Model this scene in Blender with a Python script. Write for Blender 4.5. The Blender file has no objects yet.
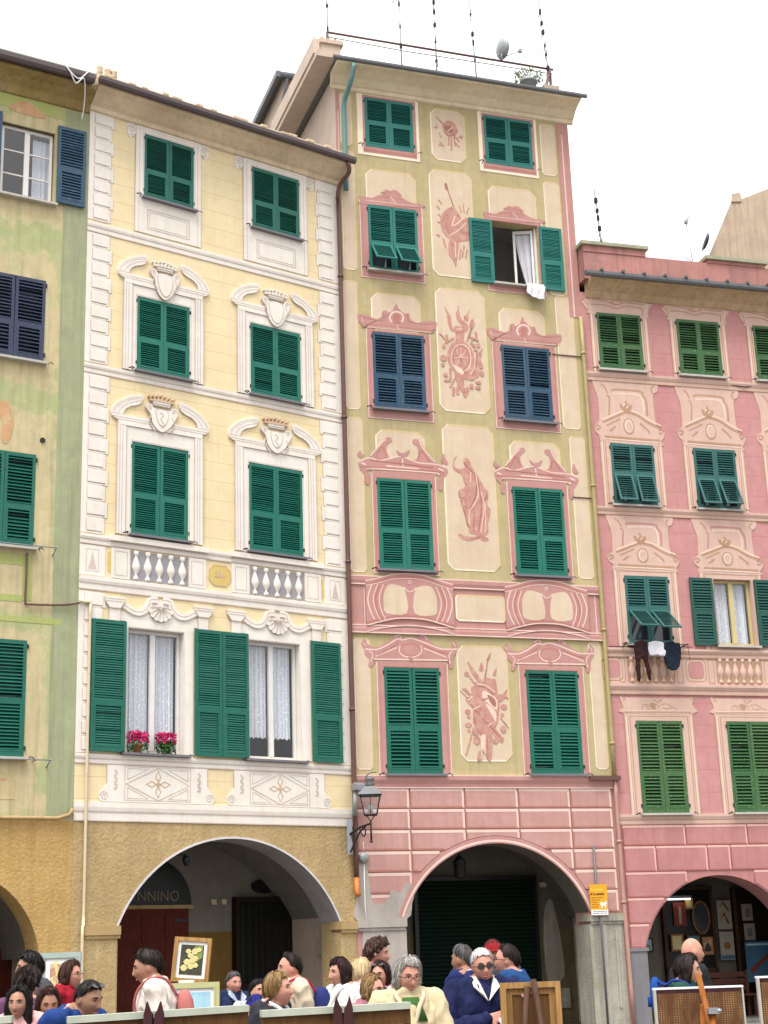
import bpy, bmesh, math, random
from mathutils import Vector, Matrix, noise
from mathutils.geometry import tessellate_polygon
random.seed(7)
R=math.radians; PI=math.pi
scene=bpy.context.scene
COL=scene.collection

# ------------------------------------------------------------------ materials
def new_mat(name):
    m=bpy.data.materials.new(name); m.use_nodes=True
    nt=m.node_tree; b=nt.nodes['Principled BSDF']
    return m,nt,b
def mixc(nt,fac,a,b,blend='MIX'):
    n=nt.nodes.new('ShaderNodeMix'); n.data_type='RGBA'; n.blend_type=blend
    for k,v in ((0,fac),(6,a),(7,b)):
        if hasattr(v,'is_output'): nt.links.new(v,n.inputs[k])
        else: n.inputs[k].default_value=v if k==0 else (*v[:3],1)
    return n.outputs[2]
def coords(nt,scale=(1,1,1)):
    t=nt.nodes.new('ShaderNodeTexCoord'); mp=nt.nodes.new('ShaderNodeMapping')
    mp.inputs['Scale'].default_value=scale
    nt.links.new(t.outputs['Object'],mp.inputs['Vector']); return mp.outputs['Vector']
def noise_f(nt,vec,scale,detail=4,lo=.35,hi=.65,rough=.6):
    n=nt.nodes.new('ShaderNodeTexNoise'); n.inputs['Scale'].default_value=scale; n.inputs['Detail'].default_value=detail
    n.inputs['Roughness'].default_value=rough
    nt.links.new(vec,n.inputs['Vector'])
    r=nt.nodes.new('ShaderNodeMapRange'); r.inputs[1].default_value=lo; r.inputs[2].default_value=hi
    nt.links.new(n.outputs['Fac'],r.inputs[0]); return r.outputs[0],n.outputs['Fac']
def mathn(nt,op,a,b=None):
    n=nt.nodes.new('ShaderNodeMath'); n.operation=op
    for k,v in ((0,a),(1,b)):
        if v is None: continue
        if hasattr(v,'is_output'): nt.links.new(v,n.inputs[k])
        else: n.inputs[k].default_value=v
    return n.outputs[0]
def mul(c,k): return tuple(x*k for x in c)
def plaster(name,base,dirt=None,light=None,dirt_amt=.35,grain=.12,bump=.15,bump_scale=60,streak=.25,course=None,rough=.9,patch=None):
    """limewashed plaster: blotches, rain streaks, grain; optional painted course lines (pitch,width,colour,offset)"""
    m,nt,b=new_mat(name); v=coords(nt)
    dirt=dirt or mul(base,.72); light=light or tuple(min(1,x*1.08) for x in base)
    f1,_=noise_f(nt,v,.9,5,.42,.72); f2,_=noise_f(nt,v,5,5,.4,.75)
    c=mixc(nt,f2,base,light)
    c=mixc(nt,mathn(nt,'MULTIPLY',f1,min(1,dirt_amt*1.5)),c,dirt)
    f4,_=noise_f(nt,v,2.2,7,.50,.74,.72); c=mixc(nt,mathn(nt,'MULTIPLY',f4,min(.8,dirt_amt*1.1)),c,mul(dirt,.9))
    f5,_=noise_f(nt,v,1.5,6,.55,.78,.7); c=mixc(nt,mathn(nt,'MULTIPLY',f5,.35),c,tuple(min(.9,x*.75+.2) for x in base))
    vs=coords(nt,(6,6,.35)); fs,_=noise_f(nt,vs,1.3,6,.49,.74)
    c=mixc(nt,mathn(nt,'MULTIPLY',fs,min(1,streak*1.7)),c,mul(dirt,.78))
    vt=coords(nt,(22,22,.9)); ft,_=noise_f(nt,vt,1.0,4,.55,.75)
    c=mixc(nt,mathn(nt,'MULTIPLY',ft,min(.6,streak*1.1)),c,mul(dirt,.8))
    if patch:
        fp,_=noise_f(nt,v,patch[1],6,patch[2],patch[2]+.06)
        c=mixc(nt,mathn(nt,'MULTIPLY',fp,patch[3]),c,patch[0])
    fg,raw=noise_f(nt,v,bump_scale,3 if bump<.9 else 9,.3,.7)
    c=mixc(nt,mathn(nt,'MULTIPLY',fg,grain),c,mul(base,.6))
    if course:
        t=nt.nodes.new('ShaderNodeTexCoord'); s=nt.nodes.new('ShaderNodeSeparateXYZ'); nt.links.new(t.outputs['Object'],s.inputs[0])
        z=mathn(nt,'ADD',s.outputs['Z'],-course[3]+100*course[0]); fr=mathn(nt,'FRACT',mathn(nt,'DIVIDE',z,course[0]))
        ln=mathn(nt,'LESS_THAN',fr,course[1]/course[0])
        fl,_=noise_f(nt,v,3,3,.3,.6)
        c=mixc(nt,mathn(nt,'MULTIPLY',ln,mathn(nt,'MULTIPLY_ADD',fl,.5) if False else .75),c,course[2])
    nt.links.new(c,b.inputs['Base Color']); b.inputs['Roughness'].default_value=rough
    b.inputs['Specular IOR Level'].default_value=.2
    bp=nt.nodes.new('ShaderNodeBump'); bp.inputs['Strength'].default_value=bump; bp.inputs['Distance'].default_value=.02 if bump<.9 else .022
    nt.links.new(raw,bp.inputs['Height']); nt.links.new(bp.outputs[0],b.inputs['Normal'])
    return m
def paint(name,base,rough=.45,var=.25,scale=6,metal=0,spec=.4,worn=None,bump=0):
    m,nt,b=new_mat(name); v=coords(nt)
    if worn:
        oi=nt.nodes.new('ShaderNodeObjectInfo'); va=nt.nodes.new('ShaderNodeVectorMath'); va.operation='ADD'; cx=nt.nodes.new('ShaderNodeCombineXYZ')
        for k in range(3): nt.links.new(mathn(nt,'MULTIPLY',oi.outputs['Random'],37.0+11*k),cx.inputs[k])
        nt.links.new(v,va.inputs[0]); nt.links.new(cx.outputs[0],va.inputs[1]); v=va.outputs[0]
    f,raw=noise_f(nt,v,scale,5,.35,.7)
    c=mixc(nt,mathn(nt,'MULTIPLY',f,var),base,mul(base,.55))
    if worn:
        fw,_=noise_f(nt,v,scale*3,5,.58,.70); c=mixc(nt,mathn(nt,'MULTIPLY',fw,worn[1]*1.3),c,worn[0])
        fade,_=noise_f(nt,v,.8,3,.35,.65); c=mixc(nt,mathn(nt,'MULTIPLY',fade,.16),c,tuple(x*.6+y*.4 for x,y in zip(base,worn[0])))
        c=mixc(nt,mathn(nt,'MULTIPLY',oi.outputs['Random'],.18),c,tuple(x*.7+y*.35 for x,y in zip(base,worn[0])))
    nt.links.new(c,b.inputs['Base Color']); b.inputs['Roughness'].default_value=rough
    b.inputs['Metallic'].default_value=metal; b.inputs['Specular IOR Level'].default_value=spec
    if bump:
        bp=nt.nodes.new('ShaderNodeBump'); bp.inputs['Strength'].default_value=bump; bp.inputs['Distance'].default_value=.01
        nt.links.new(raw,bp.inputs['Height']); nt.links.new(bp.outputs[0],b.inputs['Normal'])
    return m
def wood(name,base,scale=3,vert=True,rough=.7):
    m,nt,b=new_mat(name); v=coords(nt,(14,14,1.2) if vert else (1.2,14,14))
    f,raw=noise_f(nt,v,scale,6,.3,.7); c=mixc(nt,f,base,mul(base,.5))
    nt.links.new(c,b.inputs['Base Color']); b.inputs['Roughness'].default_value=rough; b.inputs['Specular IOR Level'].default_value=.15
    return m
def glass(name,tint=(.05,.06,.07),rough=.05):
    m,nt,b=new_mat(name); b.inputs['Base Color'].default_value=(*tint,1); b.inputs['Roughness'].default_value=rough
    b.inputs['Specular IOR Level'].default_value=.9
    return m
def clear_glass(name):
    m=bpy.data.materials.new(name); m.use_nodes=True; nt=m.node_tree; nt.nodes.clear()
    o=nt.nodes.new('ShaderNodeOutputMaterial'); mx=nt.nodes.new('ShaderNodeMixShader'); t=nt.nodes.new('ShaderNodeBsdfTransparent'); g=nt.nodes.new('ShaderNodeBsdfGlossy')
    t.inputs[0].default_value=(.9,.93,.95,1); g.inputs['Roughness'].default_value=.03; mx.inputs[0].default_value=.10
    nt.links.new(t.outputs[0],mx.inputs[1]); nt.links.new(g.outputs[0],mx.inputs[2]); nt.links.new(mx.outputs[0],o.inputs[0]); return m
def fabric(name,base,scale=40,var=.3,rough=.85,sheen=.0,trans=0):
    m,nt,b=new_mat(name); v=coords(nt)
    f,raw=noise_f(nt,v,scale,3,.3,.7); f2,_=noise_f(nt,v,4,4,.35,.7)
    c=mixc(nt,mathn(nt,'MULTIPLY',f,var),base,mul(base,.6)); c=mixc(nt,mathn(nt,'MULTIPLY',f2,.3),c,mul(base,.65))
    nt.links.new(c,b.inputs['Base Color']); b.inputs['Roughness'].default_value=rough; b.inputs['Specular IOR Level'].default_value=.15
    bp=nt.nodes.new('ShaderNodeBump'); bp.inputs['Strength'].default_value=.2; bp.inputs['Distance'].default_value=.004
    nt.links.new(raw,bp.inputs['Height']); nt.links.new(bp.outputs[0],b.inputs['Normal'])
    return m
def skin(name,base):
    m,nt,b=new_mat(name); v=coords(nt)
    f,raw=noise_f(nt,v,14,4,.35,.7); c=mixc(nt,mathn(nt,'MULTIPLY',f,.45),base,(base[0]*.92,base[1]*.68,base[2]*.62))
    nt.links.new(c,b.inputs['Base Color']); b.inputs['Roughness'].default_value=.5
    b.inputs['Specular IOR Level'].default_value=.35
    return m
def hairm(name,base,hi=None):
    m,nt,b=new_mat(name); v=coords(nt,(90,90,9))
    f,raw=noise_f(nt,v,1.6,5,.3,.72); c=mixc(nt,f,mul(base,.45),hi or mul(base,1.5))
    nt.links.new(c,b.inputs['Base Color']); b.inputs['Roughness'].default_value=.62; b.inputs['Specular IOR Level'].default_value=.25
    bp=nt.nodes.new('ShaderNodeBump'); bp.inputs['Strength'].default_value=.7; bp.inputs['Distance'].default_value=.01
    nt.links.new(raw,bp.inputs['Height']); nt.links.new(bp.outputs[0],b.inputs['Normal'])
    return m

def fresco(name,base,hi,lo):
    m,nt,b=new_mat(name); v=coords(nt)
    f,_=noise_f(nt,v,6,6,.46,.74,.65); c=mixc(nt,f,base,hi); f2,_=noise_f(nt,v,9,5,.50,.68); c=mixc(nt,mathn(nt,'MULTIPLY',f2,.8),c,lo)
    vh=coords(nt,(30,30,9)); f3,_=noise_f(nt,vh,1,3,.45,.7); c=mixc(nt,mathn(nt,'MULTIPLY',f3,.25),c,hi)
    nt.links.new(c,b.inputs['Base Color']); b.inputs['Roughness'].default_value=.9; b.inputs['Specular IOR Level'].default_value=.15; return m
def green_house(name,green,tan,zones):
    """faded green limewash with ragged tan frames round the windows"""
    m,nt,b=new_mat(name); v=coords(nt); t=nt.nodes.new('ShaderNodeTexCoord'); s=nt.nodes.new('ShaderNodeSeparateXYZ'); nt.links.new(t.outputs['Object'],s.inputs[0])
    n=nt.nodes.new('ShaderNodeTexNoise'); n.inputs['Scale'].default_value=1.6; n.inputs['Detail'].default_value=7; n.inputs['Roughness'].default_value=.65; nt.links.new(v,n.inputs['Vector']); wob=mathn(nt,'MULTIPLY',mathn(nt,'SUBTRACT',n.outputs['Fac'],.5),1.6)
    dist=None
    for u0,u1,z0,z1 in zones:
        dx=mathn(nt,'SUBTRACT',mathn(nt,'ABSOLUTE',mathn(nt,'SUBTRACT',s.outputs['X'],(u0+u1)/2)),(u1-u0)/2); dz=mathn(nt,'SUBTRACT',mathn(nt,'ABSOLUTE',mathn(nt,'SUBTRACT',s.outputs['Z'],(z0+z1)/2)),(z1-z0)/2)
        d=mathn(nt,'MAXIMUM',dx,dz); dist=d if dist is None else mathn(nt,'MINIMUM',dist,d)
    mr=nt.nodes.new('ShaderNodeMapRange'); mr.inputs[1].default_value=.05; mr.inputs[2].default_value=-.05; nt.links.new(mathn(nt,'ADD',dist,wob),mr.inputs[0])
    f1,_=noise_f(nt,v,1.1,6,.40,.70,.7); f2,_=noise_f(nt,v,3.5,7,.42,.72,.7)
    g=mixc(nt,f1,green,(green[0]*1.18,green[1]*1.08,green[2]*1.25)); g=mixc(nt,mathn(nt,'MULTIPLY',f2,.55),g,mul(green,.72)); f3,_=noise_f(nt,v,.8,6,.55,.62,.7); g=mixc(nt,mathn(nt,'MULTIPLY',f3,.75),g,tan)
    w=mixc(nt,f2,tan,mul(tan,.78)); f6,_=noise_f(nt,v,1.9,6,.56,.64,.7); w=mixc(nt,mathn(nt,'MULTIPLY',f6,.5),w,green)
    c=mixc(nt,mr.outputs[0],g,w); vs=coords(nt,(6,6,.35)); fs,_=noise_f(nt,vs,1.3,6,.47,.72); c=mixc(nt,mathn(nt,'MULTIPLY',fs,.6),c,(.27,.235,.14))
    fg,raw=noise_f(nt,v,50,3,.3,.7); c=mixc(nt,mathn(nt,'MULTIPLY',fg,.2),c,mul(green,.5))
    nt.links.new(c,b.inputs['Base Color']); b.inputs['Roughness'].default_value=.9; b.inputs['Specular IOR Level'].default_value=.2; return m
M={}
# house plasters
M['y_wall']=plaster('yellow_plaster',(.74,.615,.385),(.64,.52,.29),dirt_amt=.3,streak=.12,course=(.385,.013,(.55,.40,.2),12.42))
M['y_trim']=plaster('pale_stucco',(.73,.68,.615),(.62,.56,.49),dirt_amt=.3,streak=.12,grain=.06)
M['y_line']=plaster('mauve_painted_shade_line',(.54,.45,.40),streak=.05,dirt_amt=.5,grain=.05)  # trompe l'oeil strokes: shadow lines painted along mouldings, quoins and window surrounds
M['y_bal']=plaster('grey_painted_ground',(.31,.295,.315),streak=.1)
M['y_ochre']=plaster('ochre_painted_panel',(.62,.46,.16),streak=.1)
M['y_cornice']=plaster('cream_cornice_plaster',(.70,.57,.40),(.5,.38,.24),dirt_amt=.5)
M['stucco_y']=plaster('tan_roughcast',(.46,.335,.17),(.38,.27,.12),(.58,.43,.21),dirt_amt=.55,grain=.55,bump=.95,bump_scale=17,streak=.25)
M['stucco_g']=plaster('orange_roughcast',(.49,.315,.12),(.39,.25,.085),(.57,.385,.16),dirt_amt=.6,grain=.5,bump=.95,bump_scale=17,streak=.3)
M['impost']=plaster('tan_stone',(.42,.29,.14),streak=.3)
M['arch_white']=plaster('white_arch_edge',(.62,.58,.60),streak=.1)
M['g_wall']=plaster('green_weathered_plaster',(.40,.415,.185),(.44,.38,.19),(.45,.45,.22),dirt_amt=.7,streak=.35,patch=((.52,.43,.24),.7,.52,.8))
M['g_wall']=green_house('green_weathered_limewash',(.385,.42,.20),(.57,.475,.28),[(-2.8,-.45,15.0,17.25),(-2.8,-.5,11.8,14.3),(-2.8,-.5,7.5,11.3),(-2.8,-.55,4,7.3)])
M['g_edge']=plaster('greygreen_plaster',(.325,.355,.205),(.27,.275,.17),dirt_amt=.6,streak=.5)
M['g_tan']=plaster('tan_weathered_plaster',(.56,.46,.26),(.44,.35,.18),dirt_amt=.6,streak=.4,patch=((.42,.42,.18),1.3,.57,.5))
M['g_green']=plaster('bright_green_paint',(.34,.40,.13),(.40,.38,.16),dirt_amt=.6,patch=((.52,.43,.24),2,.58,.7))
M['g_pink']=plaster('faded_salmon_paint',(.55,.33,.18),dirt_amt=.6,patch=((.52,.43,.24),3,.53,.8))
M['g_cornice']=plaster('stained_ochre_cornice',(.36,.26,.10),(.22,.15,.06),dirt_amt=.8,streak=.5)
M['t_olive']=plaster('olive_plaster',(.425,.35,.185),(.36,.30,.16),(.47,.40,.23),dirt_amt=.4,streak=.25)
M['t_cream']=plaster('cream_painted_panel',(.58,.46,.335),(.50,.39,.26),(.61,.50,.385),dirt_amt=.45,streak=.15,grain=.08)
M['t_hi']=plaster('white_painted_edge',(.78,.66,.52),streak=.05,dirt_amt=.2,grain=.05)
M['t_sh']=plaster('yellow_painted_edge',(.60,.47,.24),streak=.05,dirt_amt=.2,grain=.05)
M['p0']=plaster('rose_fresco',(.435,.232,.208),(.385,.19,.168),streak=.12,dirt_amt=.4,grain=.1)
M['p1']=plaster('dark_rose_fresco',(.42,.18,.15),streak=.1,dirt_amt=.3)
M['p2']=plaster('pale_rose_fresco',(.68,.50,.44),streak=.05,dirt_amt=.2,grain=.06)
M['f0']=fresco('faded_rose_figure',(.43,.22,.182),(.54,.34,.27),(.36,.165,.135))
M['f1']=plaster('faded_dark_rose_figure',(.34,.15,.12),streak=.1,dirt_amt=.3,patch=((.55,.36,.28),6,.55,.5))
M['f2']=plaster('faded_pale_figure',(.68,.51,.41),streak=.05,dirt_amt=.2)
M['t_side']=plaster('side_wall_plaster',(.55,.44,.36),(.46,.36,.28),dirt_amt=.5,streak=.3)
M['t_block']=plaster('pink_painted_block',(.47,.265,.235),(.415,.22,.19),(.51,.305,.27),streak=.25,dirt_amt=.5)
M['t_cornice']=plaster('beige_cornice',(.72,.62,.45),(.6,.5,.34),dirt_amt=.5)
M['t_block_dark']=plaster('dark_pink_block_edge',(.40,.185,.15),streak=.1,dirt_amt=.3)
M['r_block_dark']=plaster('dark_rose_block_edge',(.36,.135,.12),streak=.1,dirt_amt=.3)
M['bare']=plaster('bare_grey_render',(.36,.345,.285),(.24,.23,.19),(.43,.40,.32),dirt_amt=.8,streak=.6,bump=.5,bump_scale=25,patch=((.30,.27,.18),1.4,.55,.6))
M['cement']=plaster('cement_patch',(.40,.36,.32),dirt_amt=.4)
M['r_pink']=plaster('rose_pink_plaster',(.475,.232,.222),(.42,.195,.185),(.52,.265,.252),streak=.2,dirt_amt=.45,course=(.47,.012,(.38,.14,.13),12.6))
M['r_cream']=plaster('peach_cream_plaster',(.57,.395,.33),(.50,.335,.27),streak=.15,dirt_amt=.4)
M['r_tan']=plaster('tan_painted_line',(.41,.25,.165),streak=.1,dirt_amt=.3)
M['r_hi']=plaster('light_peach_line',(.70,.53,.435),streak=.05,dirt_amt=.2)
M['r_block']=plaster('deep_pink_painted_block',(.43,.198,.19),(.375,.165,.155),(.475,.235,.225),streak=.25,dirt_amt=.5)
M['r_blk_hi']=plaster('pink_block_edge',(.66,.40,.36),streak=.05,dirt_amt=.3)
M['r_cornice']=plaster('sand_cornice',(.50,.36,.215),(.38,.26,.15),dirt_amt=.5,streak=.4)
M['r_para']=plaster('red_parapet',(.42,.20,.175),(.30,.16,.14),dirt_amt=.7,streak=.5)
M['gable']=plaster('beige_gable',(.44,.35,.26),(.36,.28,.21),dirt_amt=.7,streak=.7)
M['greystone']=plaster('grey_stone_facing',(.19,.185,.20),(.14,.135,.15),streak=.2,course=(.36,.01,(.14,.14,.15),.1))
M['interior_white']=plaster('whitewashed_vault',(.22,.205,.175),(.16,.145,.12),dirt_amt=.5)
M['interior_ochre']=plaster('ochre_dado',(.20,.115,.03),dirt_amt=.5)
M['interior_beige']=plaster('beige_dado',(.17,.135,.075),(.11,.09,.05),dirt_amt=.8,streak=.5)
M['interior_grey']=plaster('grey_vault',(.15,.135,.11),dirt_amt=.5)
# shutters and joinery
W=((.35,.42,.36),.25)
M['sh_green']=paint('green_shutter_paint',(.002,.108,.074),.5,.3,worn=((.06,.22,.15),.25))
M['sh_bright']=paint('bright_green_shutter_paint',(.003,.132,.092),.5,.3,worn=((.06,.24,.16),.25))
M['sh_teal']=paint('teal_shutter_paint',(.006,.14,.118),.5,.3,worn=((.08,.26,.22),.3))
M['sh_blue']=paint('blue_shutter_paint',(.014,.055,.105),.55,.3,worn=((.16,.22,.24),.4))
M['sh_navy']=paint('navy_shutter_paint',(.024,.036,.075),.55,.3,worn=((.12,.13,.18),.3))
M['sh_moss']=paint('mossy_green_shutter_paint',(.026,.105,.036),.6,.4,worn=((.26,.30,.09),.5))
M['sh_pine']=paint('dark_pine_shutter_paint',(.006,.065,.05),.5,.3,worn=((.05,.14,.12),.3))
M['sh_bluegreen']=paint('bluegreen_shutter_paint',(.02,.105,.098),.5,.3,worn=((.1,.2,.18),.3))
M['white_wood']=paint('white_window_paint',(.68,.66,.64),.4,.15)
M['yellow_wood']=paint('cream_window_paint',(.52,.43,.2),.45,.2)
M['pane']=glass('dark_pane'); M['dull_pane']=paint('dusty_dark_glass',(.012,.013,.013),.25,.3,spec=.25); M['clear']=clear_glass('clear_pane')
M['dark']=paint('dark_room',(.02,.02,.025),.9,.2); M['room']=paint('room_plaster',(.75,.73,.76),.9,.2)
def lace(name,base):
    m,nt,b=new_mat(name); v=coords(nt)
    w=nt.nodes.new('ShaderNodeTexWave'); w.inputs['Scale'].default_value=9; w.inputs['Distortion'].default_value=1.5; nt.links.new(v,w.inputs['Vector'])
    vo=nt.nodes.new('ShaderNodeTexVoronoi'); vo.inputs['Scale'].default_value=22; nt.links.new(v,vo.inputs['Vector'])
    c=mixc(nt,w.outputs['Fac'],base,mul(base,.7)); c=mixc(nt,mathn(nt,'LESS_THAN',vo.outputs['Distance'],.25),c,mul(base,1.25))
    nt.links.new(c,b.inputs['Base Color']); b.inputs['Roughness'].default_value=.9; return m
M['lace']=lace('lace_curtain',(.82,.82,.86)); M['curtain']=fabric('white_curtain',(.62,.62,.66))
M['sill']=paint('slate_sill',(.16,.15,.17),.6,.3); M['marble']=paint('pale_sill',(.45,.42,.38),.6,.3)
M['iron']=paint('dark_iron',(.03,.028,.03),.5,.3,metal=.3); M['brownpipe']=paint('brown_pipe_paint',(.12,.055,.045),.4,.3)
M['tealpipe']=paint('verdigris_pipe',(.10,.22,.21),.5,.4); M['olivepipe']=paint('olive_pipe_paint',(.36,.295,.13),.5,.3); M['rosepipe']=paint('rose_pipe_paint',(.42,.24,.19),.5,.3)
M['creampipe']=paint('cream_pipe_paint',(.58,.48,.33),.5,.25); M['gutter']=paint('dark_gutter',(.085,.062,.064),.45,.4)
M['gutter_grey']=paint('grey_gutter',(.12,.125,.135),.45,.4); M['zinc']=paint('zinc_sheet',(.30,.33,.32),.5,.3,metal=.3)
M['slate']=paint('roof_slate',(.14,.14,.13),.8,.4); M['moss_roof']=plaster('mossy_roof_edge',(.34,.34,.24),(.22,.24,.15),dirt_amt=.7)
M['terracotta']=paint('terracotta',(.33,.13,.06),.8,.3); M['tile']=paint('roof_tile',(.30,.15,.09),.85,.4)
M['orange']=paint('orange_pipe_foot',(.55,.17,.03),.5,.3)
M['redwood']=wood('dark_red_door',(.12,.022,.013)); M['darkdoor']=wood('dark_brown_door',(.028,.016,.010)); M['greendoor']=paint('dark_green_roller',(.003,.014,.009),.7,.3,spec=.1)
M['black']=paint('black_metal',(.01,.01,.012),.4,.2); M['white']=paint('white_paint',(.75,.75,.75),.5,.1)
M['steel']=paint('grey_steel',(.30,.32,.35),.4,.3,metal=.6); M['frost']=paint('lamp_glass',(.60,.56,.48),.15,.2)
M['yellow_sign']=paint('orange_yellow_sign',(.72,.33,.015),.4,.08); M['sign_yellow']=paint('yellow_lettering',(.85,.68,.10),.5,.05)
M['gold_letter']=paint('dull_gold_lettering',(.18,.15,.08),.5,.2)
M['lightwood']=wood('pine_frame',(.42,.235,.085)); M['oakwood']=wood('oak_frame',(.30,.16,.055)); M['brownpanel']=wood('brown_backboard',(.13,.062,.02)); M['darkwood']=wood('dark_easel_wood',(.09,.045,.03))
M['maroonwood']=wood('maroon_easel_wood',(.06,.02,.022)); M['orangewood']=wood('orange_easel_wood',(.33,.11,.025)); M['greenframe']=paint('grey_green_frame',(.30,.37,.33),.5,.3)
M['oliveframe']=paint('olive_gilt_frame',(.42,.42,.20),.5,.3); M['mount']=paint('white_mount',(.70,.68,.66),.8,.1); M['railwhite']=paint('greenish_white_rail',(.40,.425,.345),.55,.45); M['canvas']=fabric('grey_canvas',(.48,.47,.46))
def weave(name):
    m,nt,b=new_mat(name); v=coords(nt)
    w1=nt.nodes.new('ShaderNodeTexWave'); w1.inputs['Scale'].default_value=22; w1.inputs['Distortion'].default_value=2; nt.links.new(v,w1.inputs['Vector'])
    v2=coords(nt,(1,1,1)); w2=nt.nodes.new('ShaderNodeTexWave'); w2.bands_direction='Z'; w2.inputs['Scale'].default_value=26; w2.inputs['Distortion'].default_value=2; nt.links.new(v2,w2.inputs['Vector'])
    f=mathn(nt,'MULTIPLY',w1.outputs['Fac'],w2.outputs['Fac']); g,_=noise_f(nt,coords(nt,(3,3,1)),5,4,.45,.75)
    c=mixc(nt,mathn(nt,'MULTIPLY',f,g),(.085,.030,.007),(.45,.28,.11)); nt.links.new(c,b.inputs['Base Color']); b.inputs['Roughness'].default_value=.9; return m
M['soffit']=plaster('grey_soffit',(.34,.32,.31),dirt_amt=.5)
M['weave']=weave('woven_backing')
M['leaf']=paint('leaf_green',(.035,.12,.02),.6,.5,20); M['petal']=paint('magenta_petal',(.50,.008,.11),.6,.4,20); M['dryleaf']=paint('grey_green_leaf',(.16,.2,.10),.7,.5,20)
M['blueposter']=paint('blue_poster',(.055,.13,.21),.5,.6,3); M['redposter']=paint('red_print',(.20,.03,.02),.6,.4); M['paper']=paint('paper',(.34,.31,.245),.8,.15)
M['shopwood']=wood('shop_bench_wood',(.16,.07,.05),vert=False)
def emis(name,c,s):
    m,nt,b=new_mat(name); b.inputs['Emission Color'].default_value=(*c,1); b.inputs['Emission Strength'].default_value=s; b.inputs['Base Color'].default_value=(*c,1); return m
M['tube']=emis('fluorescent_tube',(1,.97,.9),3.0)
def paving():
    m,nt,b=new_mat('stone_paving'); v=coords(nt)
    br=nt.nodes.new('ShaderNodeTexBrick'); br.inputs['Scale'].default_value=1.6; br.inputs['Color1'].default_value=(.17,.16,.145,1); br.inputs['Color2'].default_value=(.13,.125,.115,1); br.inputs['Mortar'].default_value=(.10,.09,.08,1); br.inputs['Mortar Size'].default_value=.012
    nt.links.new(v,br.inputs['Vector']); f,raw=noise_f(nt,v,2,6,.3,.7); c=mixc(nt,mathn(nt,'MULTIPLY',f,.5),br.outputs[0],(.13,.12,.11))
    nt.links.new(c,b.inputs['Base Color']); b.inputs['Roughness'].default_value=.75; return m
M['paving']=paving()
M['arcade_floor']=plaster('arcade_floor_stone',(.13,.12,.11),dirt_amt=.6)

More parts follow.
